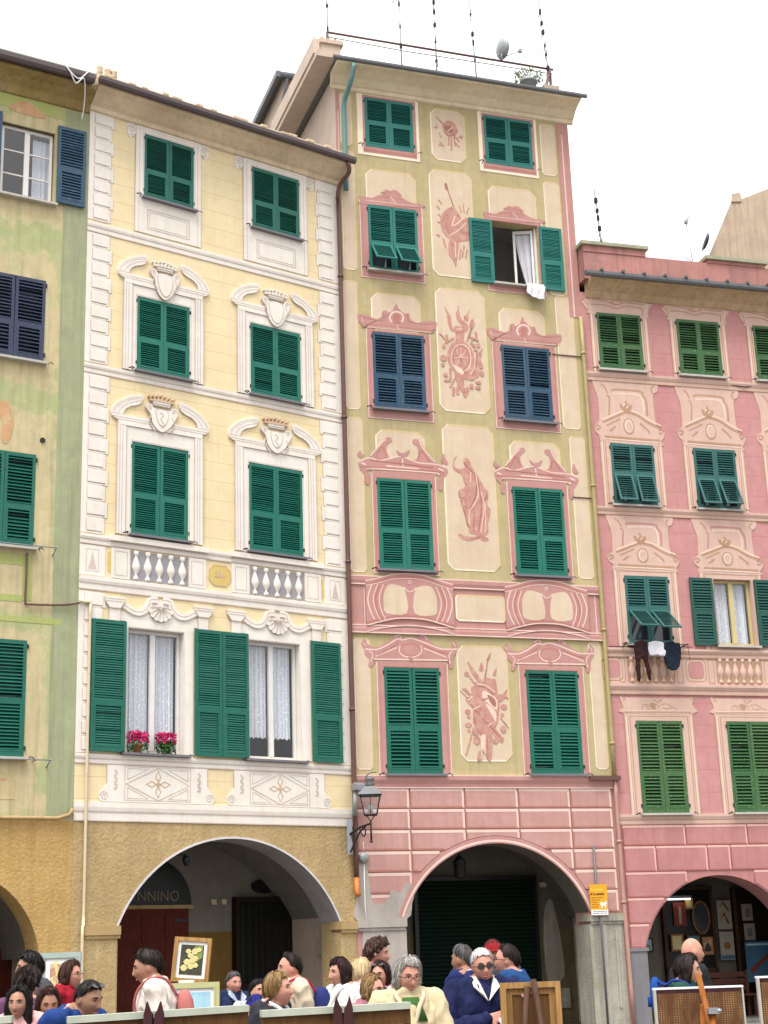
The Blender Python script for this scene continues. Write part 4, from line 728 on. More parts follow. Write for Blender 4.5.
# ------------------------------------------------------------------ tall house
T=thing('painted_house','tallest house, olive and cream with rose frescoes and a pink block arcade','house',(-.781,30,0),R(19.0),HG)
TW=5.695
t6=[(.68,1.82,18.79,20.03),(3.55,4.74,18.79,20.03)]; t5=[(.68,1.82,15.81,17.37),(3.62,4.74,15.83,17.36)]; t4=[(.69,1.86,12.63,14.37),(3.67,4.83,12.61,14.36)]; t3=[(.69,1.88,9.13,11.09),(3.74,4.92,9.15,11.10)]; t2=[(.71,1.89,4.98,7.11),(3.80,4.98,4.99,7.13)]
b=MB(); b.holed([(0,4.70),(TW,4.70),(TW,20.3),(0,20.3)],holes(t6+t5+t4+t3+t2),0,.28); b.build('wall','t_olive',T)
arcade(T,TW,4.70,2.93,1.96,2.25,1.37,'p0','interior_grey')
shell(T,TW,20.5,9,'t_side')
b=MB().mat(0); a=arc_pts(2.93,1.96,2.25,1.37,40); a1=arc_pts(2.93,2.03,2.25,1.44,40); a2=arc_pts(2.93,2.10,2.25,1.51,40)
b.prism(a2+a[::-1],-.03,.001); b.mat(1); b.prism(a1+arc_pts(2.93,1.985,2.25,1.395,40)[::-1],-.034,.001); b.build('archivolt',['p0','p2'],T)
tz=arch_z(2.93,1.96,2.25,1.37,.15)
b=MB(); rows=[(4.30,4.705),(3.895,4.30),(3.49,3.895),(3.085,3.49),(2.68,3.085),(2.24,2.68)]; cols=[(.03,1.15),(1.15,2.31),(2.31,3.47),(3.47,4.62),(4.62,5.56)]
blocks(b,[(x0,x1,z0,z1) for z0,z1 in rows for x0,x1 in cols],tz,None,None); b.build('painted_blocks',['t_block','p2','t_block_dark'],T)
b=MB().mat(0); b.extr(0,TW-.02,[(.001,4.72),(-.03,4.72),(-.04,4.78),(-.07,4.86),(-.07,4.93),(.001,4.93)]); b.mat(1); b.extr(0,TW-.02,[(.001,4.70),(-.045,4.70),(-.045,4.718),(.001,4.718)]); b.extr(0,TW-.02,[(.001,4.931),(-.072,4.931),(-.072,4.95),(.001,4.95)]); b.build('string_course',['p0','p2'],T)
for u0,u1 in ((0.0,.99),(4.87,5.63)):
    b=MB(); b.box(u0,u1,-.08,.5,2.07,2.21); b.box(u0+.02,u1-.02,-.05,.5,2.01,2.07); b.build('impost','bare' if u0 else 'cement',T)
    b=MB(); b.box(u0+(.1 if not u0 else .0),u1-(.0 if not u0 else .02),-.022,.66,-.2,2.01); b.build('pier_facing','bare' if u0 else 'cement',T)
each([lambda b: b.box(5.14,5.22,-.045,-.02,0,2.0),lambda b: b.box(5.42,5.46,-.04,-.02,.4,1.9)],'render_strip','cement',T)
b=MB(); b.prism(smooth_poly([(.0,2.2),(.98,2.2),(1.12,2.5),(1.18,2.75),(1.05,2.9),(.9,2.72),(.72,2.75),(.6,2.55),(.38,2.5),(.3,2.62),(.26,3.0),(.2,3.25),(.05,3.2),(-.0,2.6)],True,3),-.0285,.001); b.build('cement_patch','cement',T)
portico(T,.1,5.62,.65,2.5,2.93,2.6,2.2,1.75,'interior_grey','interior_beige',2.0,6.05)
def hi_panel(b,u0,u1,z0,z1,c=.13,w=.028,y=.006,top=True):
    b.mat(0); b.prism(clip_panel(u0,u1,z0,z1,c),-y,.001); b.mat(1)
    line(b,[(u0,z1-c),(u0,z0+c),(u0+c,z0),(u1-c,z0)],w,y+.0015)
    b.mat(2); line(b,[(u1-c,z0),(u1,z0+c),(u1,z1-c),(u1-c,z1),(u0+c,z1)],w*.9,y+.0018)
    b.mat(1); line(b,[(u0+c,z1),(u0,z1-c)],w*.7,y+.002)
b=MB()
for p in ((2.26,3.08,18.72,20.0),(2.16,3.17,15.87,18.45),(2.18,3.33,12.71,15.56),(2.20,3.36,9.20,12.39),(2.30,3.40,5.25,7.59)): hi_panel(b,*p)
for p in ((.67,1.82,17.39,18.24),(3.58,4.74,17.39,18.23),(.70,1.81,14.39,15.27),(3.67,4.76,14.39,15.24),(.70,1.78,11.11,12.15),(3.74,4.92,11.12,12.14)): hi_panel(b,*p)
for p in ((.11,.37,18.77,20.05),(.10,.40,15.76,18.62),(.07,.38,12.57,15.49),(.08,.41,9.06,12.38),(.09,.42,5.07,7.68),(4.97,5.34,18.71,20.02),(4.97,5.36,15.7,18.52),(5.06,5.48,12.53,15.67),(5.18,5.54,9.15,12.34),(5.28,5.56,5.10,7.76)): hi_panel(b,*p,c=.05,w=.018)
hi_panel(b,2.32,3.42,8.12,8.65,.05,.03,.026)
b.build('painted_panel',['t_cream','t_hi','t_sh'],T)
for u0,u1,z0,h0,h1,zt in ((5.40,TW-.01,15.2,5.50,5.53,19.8),(0,.085,18.5,.05,.07,19.6)):
    b=MB().mat(0); b.rect(u0,u1,z0,20.1,.012); b.mat(1); b.rect(h0,h1,z0,zt,.014); b.build('painted_pilaster',['p0','p2'],T)
for n,k in (('trophy_hat',0),('trophy_shield',0),('trophy_horns',0),('saint',0),('trophy_quiver',0)):
    b=MB(); b.art(ART[n],.008); b.build('fresco_figure' if n=='saint' else 'fresco_trophy',['f0','f1','f2'],T)
def t_frame(out,h,art=None,du=0,white=False,side=None):
    def f(b):
        if white:
            b.mat(2); frame4(b,*out,h,.012); b.mat(0); q=(h[0]-.05,h[1]+.07,h[2]-.14,out[3]-.02); frame4(b,*q,h,.016)
            b.mat(1); b.rect(h[0]-.03,h[1]+.04,h[2]-.11,h[2]-.06,.018); return
        b.mat(0); frame4(b,*out,h,.010); b.mat(2)
        for u in (out[0],out[1]-.02): b.rect(u,u+.02,out[2],min(out[3],h[3]+.1),.0115)
        b.rect(out[0]+.02,out[1]-.02,out[2],out[2]+.018,.0118); b.mat(1)
        b.rect(out[0]+.06,out[0]+.075,out[2]+.05,h[3]+.06,.0112); b.rect(out[1]-.075,out[1]-.06,out[2]+.05,h[3]+.06,.0112); b.rect(h[0]-.02,h[1]+.02,h[3],h[3]+.02,.0116)
        if art: b.art(ART[art],.013,du=du)
    return f
pm=['p0','p1','p2']
for i,h in enumerate(t6): window(T,t_frame(((.50,1.96),(3.41,4.87))[i]+(18.58,20.10),h,white=True),['p0','p1','t_hi'],*h,'sh_teal',.038,mid=.5,sill=None,catches=True)
window(T,t_frame((.49,1.96,15.61,17.52),t5[0],'eagle_pediment'),pm,*t5[0],'sh_teal',.04,sill='marble',flap=(38,36),mid=.42)
w5=window(T,t_frame((3.45,4.86,15.63,17.52),t5[1],'eagle_pediment',2.93),pm,*t5[1],'sh_teal',leaves=False,sill='marble',catches=False)
w5.children[0].location.y=2.5
for x in (3.05,4.76): obj('shutter',shutter_mesh(.55,1.55,.034,'sh_teal',.44,False),w5,(x,-.06,15.79))
b=MB(); x0,x1,z0,z1=t5[1]; yb=2.4
b.quad((x0-.6,yb,z0-.5),(x1+.6,yb,z0-.5),(x1+.6,yb,z1+.7),(x0-.6,yb,z1+.7)); b.quad((x0-.6,.28,z1+.7),(x1+.6,.28,z1+.7),(x1+.6,yb,z1+.7),(x0-.6,yb,z1+.7)); b.quad((x0-.6,.28,z0-.5),(x0-.6,yb,z0-.5),(x0-.6,yb,z1+.7),(x0-.6,.28,z1+.7)); b.quad((x1+.6,.28,z0-.5),(x1+.6,yb,z0-.5),(x1+.6,yb,z1+.7),(x1+.6,.28,z1+.7)); b.build('room_shell','room',w5)
b=MB(); t=.06
b.box(x1-.05,x1,.1,.16,z0,z1)
b.obox((x1-.06-.22,.28,(z0+z1)/2),(.0,.0,.0),(0,0,0),(0,0,0)) if False else None
e=Vector((-.42,.16,0))   # casement leaf swung part-way into the room
o0=Vector((x1-.06,.16,0))
def leafbar(a,c,za,zb): b.obox(o0+e*((a+c)/2)+Vector((0,0,(za+zb)/2)),e*((c-a)/2),Vector((.009,.024,0)),(0,0,(zb-za)/2))
leafbar(0,.12,z0+.03,z1-.05); leafbar(.88,1.0,z0+.03,z1-.05); leafbar(.12,.88,z1-.12,z1-.05); leafbar(.12,.88,z0+.03,z0+.1); b.build('casement','white_wood',w5)
b=MB(); n=24; base=0
for i in range(n+1):
    s=i/n
    for j in range(7):
        v=j/6; w=.80*(1-.55*math.sin(PI*min(1,v*1.1))**2*.9) if True else 1
        p=o0+e*(.12+(s*.76)*(1-.6*v**1.5)+.0)+Vector((.012*math.sin(i*1.9),.03+.012*math.sin(i*1.3),z1-.13-v*(z1-z0-.25)))
        b.v.append(tuple(p))
for i in range(n):
    for j in range(6): q=i*7+j; b.face((q,q+1,q+8,q+7))
b.build('curtain','curtain',w5)
for i,h in enumerate(t4): window(T,t_frame(((.55,2.02),(3.45,4.99))[i]+(12.40,14.42),h,'bust_pediment',(0,2.975)[i]),pm,*h,'sh_blue',.062,sill='sill')
for i,h in enumerate(t3): window(T,t_frame(((.57,2.0),(3.61,5.05))[i]+(9.04,11.26),h,'horned_pediment',(0,3.045)[i]),pm,*h,'sh_bright',.05,sill='sill')
for i,h in enumerate(t2): window(T,t_frame(((.55,2.08),(3.64,5.13))[i]+(4.955,7.24),h,'oval_pediment',(0,3.09)[i]),pm,*h,'sh_green',.066,sill='sill')
# painted balcony band
b=MB().mat(0); b.rect(0,TW-.01,7.86,8.90,.010)
b.extr(0,TW-.01,[(.001,8.78),(-.025,8.78),(-.05,8.88),(-.05,8.96),(.001,8.96)]); b.extr(0,TW-.01,[(.001,7.80),(-.05,7.80),(-.05,7.88),(-.025,7.96),(.001,7.96)])
b.mat(1)
for z in (8.80,8.965,7.80,7.95): b.rect(0,TW-.012,z-.012,z+.012,.052 if z in (8.965,7.80) else .042)
for c in (1.31,4.37):
    b.mat(0); top=[(c-.95,8.86),(c-.7,8.92),(c-.35,9.02),(c,9.05),(c+.35,9.02),(c+.7,8.92),(c+.95,8.86)]; bot=[(c+.95,7.94),(c+.6,8.04),(c+.25,8.11),(c-.25,8.11),(c-.6,8.04),(c-.95,7.94)]
    ts=smooth_poly(top,False,4); bs=smooth_poly(bot,False,4); b.prism(ts+bs,-.056,.001)
    b.mat(1); line(b,ts,.022,.059); line(b,[(x,z-.10) for x,z in ts],.014,.0592); line(b,bs,.022,.0594); line(b,[(x,z-.09) for x,z in smooth_poly([(c-.95,7.9),(c-.6,7.99),(c,8.06),(c+.6,7.99),(c+.95,7.9)],False,4)],.02,.0596)
    b.mat(2); line(b,[(x,z-.06) for x,z in ts],.03,.0585); line(b,[(x,z+.05) for x,z in bs],.03,.0585)
    for m in (1,-1):
        for d,w in ((.62,.02),(.74,.02),(.86,.026)):
            b.mat(1); line(b,smooth_poly([(c+m*(d-.05),8.80),(c+m*(d+.03),8.6),(c+m*(d+.05),8.42),(c+m*(d-.01),8.2),(c+m*(d-.08),8.06)],False,4),w,.0600+d*.001)
        b.mat(2); line(b,smooth_poly([(c+m*.65,8.78),(c+m*.73,8.6),(c+m*.75,8.42),(c+m*.69,8.2),(c+m*.62,8.1)],False,4),.05,.0589)
        b.mat(3); b.prism(smooth_poly([(c+m*.08,8.22),(c+m*.52,8.2),(c+m*.58,8.4),(c+m*.56,8.62),(c+m*.45,8.8),(c+m*.2,8.78),(c+m*.1,8.66)],True,3),-.060,.001)
    b.mat(1); line(b,smooth_poly([(c-.14,8.76),(c,8.66),(c+.14,8.76)],False,4),.02,.0605); line(b,spiral((c,8.86),.05,1.2),.014,.061)
for u in (.02,.33,5.50): b.rect(u,u+.02,7.96,8.78,.0125) if u>.1 else None
b.build('painted_balcony',['p0','p2','p1','t_cream'],T)
# cornice, gutter, roof
b=MB(); b.extr(-.10,TW+.12,[(.001,20.10),(-.05,20.12),(-.06,20.2),(-.10,20.22),(-.22,20.34),(-.42,20.44),(-.55,20.47),(-.55,20.52),(.001,20.52)]); b.build('cornice','t_cornice',T)
gutter(T,-.2,TW+.25,-.585,20.55,.038,'gutter_grey')
b=MB(); b.box(-.12,TW+.15,-.55,9,20.53,20.60); b.build('roof','slate',T)
b=MB(); b.box(-.55,-.02,-.5,3.4,20.58,20.72); b.build('verge','t_side',T)
b=MB(); b.box(-.58,-.44,-.35,3.4,20.723,21.10); b.build('parapet','t_side',T)
b=MB(); b.box(-.12,.34,.55,1.1,20.6,21.62); b.box(-.17,.40,.5,1.15,21.62,21.72)
b.build('chimney','t_side',T); ch=T.children[-1]; q=MB()
for k in range(3): q.lathe([(.06,0),(.05,.12),(.07,.14),(.03,.22)],(-.03+.16*k,.8,21.72),8)
q.build('chimney_pot','terracotta',ch)
b=MB()
pts=[(.1,.8),(5.83,.8)]
b.tube([(.1,.8,22.1),(5.83,.8,22.08)],.03,6); b.tube([(.1,.8,21.98),(2,.8,21.93),(4,.8,21.95),(5.83,.8,21.96)],.012,5)
for u in (.1,5.75): b.tube([(u,.8,20.6),(u,.8,22.1)],.03,6)
b.tube([(5.75,.8,22.05),(5.3,.5,20.9)],.04,6); b.build('terrace_railing','brownpipe',T)
pipe(T,[(.28,-.58,20.46),(.24,-.45,20.1),(.17,-.15,19.75),(.17,-.1,19.3),(.17,-.1,18.6),(.17,-.1,17.6)],.055,'tealpipe')
pipe(T,[(TW-.05,-.06,15.2),(TW-.05,-.06,12),(TW-.05,-.06,8),(TW-.05,-.06,4.95)],.045,'olivepipe',collars=(14.3,11.2,8.0,5.6))
pipe(T,[(TW-.05,-.06,4.95),(TW-.05,-.06,3.5),(TW-.05,-.06,2.5),(TW-.03,-.08,.1)],.042,'rosepipe',collars=(3.6,2.4))
b=MB(); b.tube([(5.06,-.05,3.55),(5.06,-.06,2.2),(5.08,-.11,2.1),(5.08,-.11,0)],.024,8); b.build('conduit','gutter_grey',T)
for u0,z in ((4.9,14.25),(5.15,10.95)):
    b=MB(); b.tube([(u0,-.02,z),(5.6,-.02,z)],.012,5); b.build('wall_cable','brownpipe',T)
b=MB(); b.box(5.05,5.75,-.14,.0,4.86,4.95); b.build('drain_ledge','brownpipe',T)
# roller shutter and door frame of the portico
b=MB()
for k in range(34): b.extr(2.1,4.75,[(2.44,.05+.087*k),(2.40,.06+.087*k),(2.39,.095+.087*k),(2.40,.13+.087*k),(2.44,.135+.087*k)])
b.build('roller_shutter','greendoor',T); rs=T.children[-1]
b=MB(); b.box(2.02,2.1,2.36,2.49,.04,3.05); b.box(4.75,4.83,2.36,2.49,.04,3.05); b.box(2.02,4.83,2.36,2.49,3.02,3.1); b.build('shutter_frame','black',rs)
b=MB(); b.box(4.95,5.1,2.44,2.5,2.85,2.95); b.build('meter_box','creampipe',T)
b=MB(); b.prism(smooth_poly([(5.0,.9),(5.4,1.0),(5.35,1.9),(5.2,2.6),(5.0,2.2)],True,3),2.46,2.49); b.build('bare_patch','bare',T)
b=MB(); b.box(5.0,5.5,2.43,2.49,.35,.75); b.build('vent_hatch','bare',T)

# ------------------------------------------------------------------ rose house on the right
Q=thing('painted_house','rose pink house on the right with peach pediments and three window columns','house',(4.604,31.854,0),R(15.9),HG)
QW=6.4
r6=[(.36+d,1.44+d,14.0,15.38) for d in (0,1.97,3.93)]; r5=[(.45+d,1.49+d,10.84,12.26) for d in (0,2.01,4.0)]; r4=[(.54,1.57,7.75,9.25),(2.64,3.58,7.75,9.25),(4.72,5.68,7.75,9.25)]; r2=[(.55+d,1.61+d,4.19,6.11) for d in (0,2.1,4.2)]
b=MB(); b.holed([(0,3.97),(QW,3.97),(QW,15.85),(0,15.85)],holes(r6+r5+r4+r2),0,.28); b.build('wall','r_pink',Q)
arcade(Q,QW,3.97,2.15,1.76,1.5,1.42,'r_block','r_block')
shell(Q,QW,16.2,9,'r_pink')
rz=arch_z(2.15,1.76,1.5,1.42,.03); b=MB()
cells=[(x0,x1,3.53,3.95) for x0,x1 in ((.05,1.47),(1.47,2.89),(2.89,4.3),(4.3,5.7))]+[(x0,x1,3.01,3.53) for x0,x1 in ((.05,.77),(.77,1.93),(1.93,2.46),(2.46,3.6),(3.6,4.6))]+[(.05,1.43,2.5,3.01),(2.95,4.4,2.5,3.01)]+[(.05,1.2,1.99,2.5),(3.1,4.4,1.99,2.5),(.05,1.0,1.52,1.99),(3.3,4.4,1.52,1.99)]
blocks(b,cells,rz,None,None,.014,.016,.036); b.build('painted_blocks',['r_block','r_blk_hi','r_block_dark'],Q)
each([lambda b: b.box(.0,.40,-.03,.66,-.2,1.46),lambda b: b.box(3.9,4.6,-.03,.66,-.2,1.46)],'pier_facing','greystone',Q); b=MB(); b.box(-.02,.43,-.05,.66,1.46,1.53); b.build('impost','greystone',Q)
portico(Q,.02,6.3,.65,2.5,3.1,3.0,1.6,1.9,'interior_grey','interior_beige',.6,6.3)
for z0,z1,p in ((13.72,13.92,.05),(10.61,10.78,.05),(7.47,7.65,.07),(6.67,6.88,.07),(3.97,4.17,.04)):
    b=MB().mat(0); hh=z1-z0
    b.extr(0,QW,[(.001,z0),(-p*.4,z0),(-p*.5,z0+hh*.4),(-p*.8,z0+hh*.6),(-p,z0+hh*.75),(-p,z1),(.001,z1)]); b.mat(1); b.extr(0,QW,[(0,z0+hh*.36),(-p*.62,z0+hh*.40),(-p*.62,z0+hh*.48),(0,z0+hh*.48)]); b.extr(0,QW,[(0,z0-.01),(-p*.45,z0-.01),(-p*.45,z0+.006),(0,z0+.006)]); b.build('string_course',['r_cream','r_tan'],Q)
def r_frame(out,h,art,du,dz=0,sz=None,ears=True):
    def f(b):
        b.mat(0); frame4(b,*out,h,.009); b.mat(1)
        for u,s in ((out[0],1),(out[1],-1)):
            for d,w in ((.0,.012),(.075,.012),(.12,.02)):
                q=sorted((u+s*d,u+s*(d+w))); b.rect(q[0],q[1],out[2],h[3]+.12-d*.3,.0105+d*.002)
            q=sorted((u+s*.04,u+s*.07)); b.mat(2); b.rect(q[0],q[1],out[2],h[3]+.1,.0102); b.mat(1)
        b.rect(out[0]+.1,out[1]-.1,h[3]+.085,h[3]+.10,.0108)
        b.art(ART[art],.012,(0,1,2,3),du=du,dz=dz)
    return f
rm=['r_cream','r_tan','r_hi']
for i,h in enumerate(r6):
    d=(0,1.97,3.93)[i]; window(Q,r_frame((.19+d,1.62+d,13.9,15.6),h,'low_head',d),rm,*h,'sh_moss',.06,sill='marble')
for i,h in enumerate(r5):
    d=(0,2.01,4.0)[i]; window(Q,r_frame((.21+d,1.72+d,10.77,12.45),h,'crested_pediment',d),rm,*h,'sh_bluegreen',.055,sill='marble',flap=((20,17),(22,24),(18,20))[i],mid=.52)
def squash(name,z0,k):
    out=[]
    for sh in ART[name]:
        q=list(sh[-1])
        if sh[0]=='E': q[1]=z0+(q[1]-z0)*k; q[3]*=k
        else: q[1::2]=[z0+(z-z0)*k for z in q[1::2]]
        out.append(sh[:-1]+(q,))
    return out
ART['crested_low']=squash('crested_pediment',1238,.84)
for k in (1,2): q=ART['crested_low'][k]; ART['crested_low'][k]=(q[0],3)+q[2:]
for i,h in enumerate(r4):
    d=(.08,2.12,4.2)[i]; opened=i>0
    w=window(Q,r_frame((.29+d-.08,1.80+d-.08,7.65,9.47),h,'crested_low',d,-2.92),rm+['p0'],*h,'sh_bluegreen',.055,leaves=not opened,flap=None if opened else (52,50),mid=.52,sill='marble')
    if opened:
        w.children[0].location.y=1.2
        q=MB(); q.box(h[1]-.012,h[1]-.004,-.02,.12,h[2],h[3]); q.box(h[0]+.004,h[0]+.012,-.02,.12,h[2],h[3]); q.box(h[0]+.012,h[1]-.012,-.02,.12,h[3]-.012,h[3]-.004); q.build('reveal','r_cream',w)
        casement(w,h[0]+.02,h[1]-.02,h[2]+.02,h[3]-.02,'yellow_wood',.1,0,'lace')
        for x in (h[0]-.58,h[1]+.04): obj('shutter',shutter_mesh(.54,1.5,.06,'sh_pine',.5,False),w,(x,-.07,7.74))
for i,h in enumerate(r2):
    d=(0,2.1,4.2)[i]; window(Q,r_frame((.29+d,1.88+d,4.17,6.32),h,'ribbon_head',d),rm,*h,'sh_moss',.066,sill='marble')
b=MB().mat(0); b.rect(0,QW,6.88,7.47,.012)
for c in (1.0,3.08,5.16):
    b.mat(1); rectline(b,c-.74,c-.60,6.92,7.44,.012,.016); rectline(b,c+.60,c+.74,6.92,7.44,.012,.016); b.rect(c-.55,c+.55,6.92,7.46,.0135)
for c in (.10,2.05,4.12):
    b.mat(2); q=clip_panel(c-.17,c+.17,7.03,7.38,.05); b.prism(q,-.015,.001); b.mat(1); line(b,q+[q[0]],.014,.017); q=clip_panel(c-.23,c+.23,6.96,7.44,.07); line(b,q+[q[0]],.012,.0165)
b.build('painted_balustrade',['r_cream','r_tan','r_pink'],Q)
for c in (1.0,3.08,5.16):
    for k in range(6):
        q=MB(); baluster(q,c-.45+.18*k,6.92,7.465,.075,-.012); q.build('baluster','r_cream',Q)
b=MB(); b.extr(.12,QW,[(.001,15.70),(-.04,15.72),(-.12,15.84),(-.34,15.98),(-.45,16.02),(-.45,16.06),(.001,16.06)]); b.build('cornice','r_cornice',Q)
gutter(Q,-.05,QW+.2,-.50,16.09,.055,'gutter_grey')
for k in range(12): b=MB(); b.box(.3+.52*k,.36+.52*k,-.6,-.4,16.15,16.2); b.build('gutter_bracket','gutter_grey',Q)
b=MB(); b.box(.02,QW,-.3,.2,16.06,16.72); b.box(.02,1.56,-.32,.25,16.72,16.88); b.box(3.12,4.6,-.32,.25,16.72,16.80); b.build('parapet','r_para',Q)
each([lambda b: b.box(-.04,1.62,-.38,.3,16.88,16.96),lambda b: b.box(3.06,4.66,-.38,.3,16.80,16.88)],'coping','moss_roof',Q)
b=MB(); b.box(0,QW,.2,9,16.1,16.5); b.build('roof','tile',Q)
b=MB(); b.tube([(.06,-.03,7.68),(2.0,-.04,7.70)],.010,5); b.tube([(3.4,-.02,13.85),(3.9,-.05,13.8),(4.2,-.02,13.86)],.01,5); b.build('wall_cable','iron',Q)
# shop at the back of the portico
b=MB(); b.box(2.0,3.12,2.40,2.49,1.05,2.72); b.build('shop_window','dull_pane',Q); sw=Q.children[-1]
b=MB(); b.box(1.94,2.0,2.36,2.49,.95,2.78); b.box(3.12,3.18,2.36,2.49,.95,2.78); b.box(1.94,3.18,2.36,2.49,2.72,2.78); b.box(1.94,3.18,2.36,2.49,.62,1.05); b.build('frame','darkwood',sw)
b=MB(); b.box(3.68,4.75,2.40,2.49,.04,2.72); b.build('shop_door','darkdoor',Q); b=MB(); b.box(3.68,3.75,2.36,2.41,.04,2.72); b.box(4.66,4.75,2.36,2.41,.04,2.72); b.build('frame','darkwood',Q.children[-1])
b=MB(); b.box(2.0,2.62,2.30,2.34,2.53,2.57); b.build('lamp_tube','tube',Q) if False else None

# ------------------------------------------------------------------ green house on the left
G=thing('painted_house','weathered green and tan house at the left edge with an orange roughcast arcade','house',(-5.519,26.57,0),R(31.0),HG)
GU=-4.6
g5=[(-1.72,-.68,15.5,17.02)]; g4=[(-1.93,-.78,12.25,13.90)]; g3=[(-2.0,-.86,8.71,10.46)]; g2=[(-2.05,-.91,5.01,7.04)]
b=MB(); b.holed([(GU,3.97),(-.002,3.97),(-.002,17.95),(GU,17.95)],holes(g5+g4+g3+g2),0,.28); b.build('wall','g_wall',G)
arcade(G,-.002,3.97,-2.09,1.557,1.6,1.557,'stucco_g','stucco_g',u_from=GU)
shell(G,-.002,18.1,8,'g_wall',u_from=GU,sides=(1,0))
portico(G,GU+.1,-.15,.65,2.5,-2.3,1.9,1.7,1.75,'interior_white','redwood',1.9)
b=MB()
b.rect(-.48,-.004,3.99,17.6,.004); b.build('corner_strip','g_edge',G)
for q in ((-4.5,-.5,17.36,17.66),(-4.5,-1.03,8.38,8.58),(-1.03,-.86,7.75,8.58),(-4.5,-1.03,7.72,7.84),(-4.5,-.3,7.36,7.46)):
    b=MB(); b.rect(*q,.006); b.build('painted_band','g_green',G)
for nm,q in (('painted_shell',smooth_poly([(-1.6,17.3),(-1.45,17.5),(-1.25,17.56),(-1.05,17.48),(-.9,17.28)],True,3)),('painted_scroll',smooth_poly([(-1.62,11.3),(-1.5,11.0),(-1.52,10.7),(-1.4,10.6),(-1.3,11.0),(-1.42,11.4)],True,3)),('painted_scroll',[(-2.5,7.3),(-1.7,7.32),(-1.55,7.355),(-2.5,7.355)])):
    b=MB(); b.prism(q,-.0075,.001); b.build(nm,'g_pink',G)
b=MB(); b.rect(-2.4,-1.05,4.3,4.75,.0066); b.build('painted_panel','g_tan',G); b=MB(); b.prism([(-2.3,4.4),(-1.35,4.4),(-1.15,4.65),(-2.3,4.65)],-.0076,.001); b.build('painted_panel','g_pink',G)
w=window(G,None,['white_wood'],*g5[0],'white_wood',leaves=False,sill='marble')
w.children[0].location.y=1.3
casement(w,-1.70,-.70,15.52,17.0,'white_wood',.1,2,None); cu=MB()
for i in range(17): x=-1.05+.02*i; cu.v+=[(x,.22+.012*math.sin(i*1.4),15.56),(x,.22+.012*math.sin(i*1.4),16.9)]
for i in range(16): cu.face((2*i,2*i+2,2*i+3,2*i+1))
cu.build('curtain','curtain',w)
obj('shutter',shutter_mesh(.56,1.63,.06,'sh_blue',.45,False),w,(-.64,-.07,15.55)); obj('shutter',shutter_mesh(.56,1.63,.06,'sh_blue',.45,False),w,(-2.30,-.07,15.55))
window(G,None,['sh_navy'],*g4[0],'sh_navy',.066,sill='marble'); window(G,None,['sh_green'],*g3[0],'sh_green',.062,sill='marble'); window(G,None,['sh_green'],*g2[0],'sh_green',.06,sill='marble',mid=.48)
b=MB(); b.extr(GU,-.02,[(.001,17.62),(-.05,17.64),(-.10,17.8),(-.25,17.9),(-.42,17.95),(-.42,18.02),(.001,18.02)]); b.build('cornice','g_cornice',G)
gutter(G,GU,-.1,-.50,18.09,.075,'gutter'); b=MB(); b.extr(GU,-.05,[(-.5,18.16),(-.5,18.24),(7.9,19.2),(7.9,18.1)]); b.build('roof','moss_roof',G)
pipe(G,[(-.98,-.05,8.6),(-.98,-.05,8.2),(-.98,-.05,7.72),(-.9,-.05,7.68),(-.3,-.05,7.72),(0,-.06,7.78)],.019,'brownpipe','service_pipe')
b=MB(); b.tube([(-4.5,-.06,3.98),(-.3,-.06,3.99),(-.1,-.07,4.05),(-.03,-.05,4.15)],.035,8); b.build('wall_cable','impost',G)
for z in (4.85,8.60):
    b=MB(); b.tube([(-2.3,-.22,z+.1),(-.5,-.22,z+.1)],.01,5); b.tube([(-.75,0,z+.1),(-.75,-.24,z+.1)],.012,5); b.tube([(-.5,0,z),(-.5,-.24,z+.12)],.012,5); b.build('drying_rail','steel',G)
b=MB(); b.lathe([(.05,0),(.05,.02)],(0,0,0),12); b.build('wall_vent','black',G,(-.75,-.004,10.75),(R(90),0,0))
b=MB(); b.tube(smooth_poly([(-.75,-.55,18.28),(-.62,-.62,18.05),(-.45,-.62,17.95),(-.3,-.6,18.12),(-.2,-.55,18.25)],False,5),.012,5); b.tube(smooth_poly([(-.62,-.62,18.05),(-.5,-.6,17.85),(-.35,-.62,17.98),(-.22,-.3,17.7),(-.2,-.1,17.4)],False,5),.012,5); b.build('loose_cable','white',G)

# ------------------------------------------------------------------ houses behind
def local(o,u,y,z):
    a=o.rotation_euler.z; return (o.location.x+math.cos(a)*u-math.sin(a)*y,o.location.y+math.sin(a)*u+math.cos(a)*y,z)
B1=thing('back_house','beige gabled house behind the rose house roof, cut off by the right edge','house',(11.533,44,0),R(-17.5))
b=MB(); b.prism([(-1.6,0),(6,0),(6,24.9),(1.02,24.45),(.18,24.25),(-.1,24.3),(-1.15,22.19),(-1.6,21.3)],0,9); b.build('gable_wall','gable',B1)
b=MB(); b.prism([(-.14,24.2),(.17,24.15),(.17,24.46),(-.1,24.47)],-.04,.6); b.build('chimney','gable',B1)
B2=thing('back_house','set-back top storey with a dark eave behind the tall house parapet','house',local(T,-.25,3.5,20.55),R(19.0))
b=MB(); b.box(.05,2.4,0.05,5,0,1.93); b.build('wall','t_side',B2)
b=MB(); b.box(-.12,2.6,-.1,5.4,1.93,2.03); b.build('roof','gutter_grey',B2); gutter(B2,-.15,2.6,-.12,1.92,.06,'gutter_grey'); b=MB(); b.box(-.2,-.1,-.2,5.5,1.82,1.98); b.build('verge','gutter_grey',B2)
pipe(B2,[(.1,-.1,1.9),(.06,-.02,1.5),(.0,.2,1.0),(.0,.2,.2)],.05,'gutter_grey')

# ------------------------------------------------------------------ setting
b=MB(); b.quad((-300,-200,0),(300,-200,0),(300,500,0),(-300,500,0)); g=b.build('ground','paving'); g['kind']='structure'
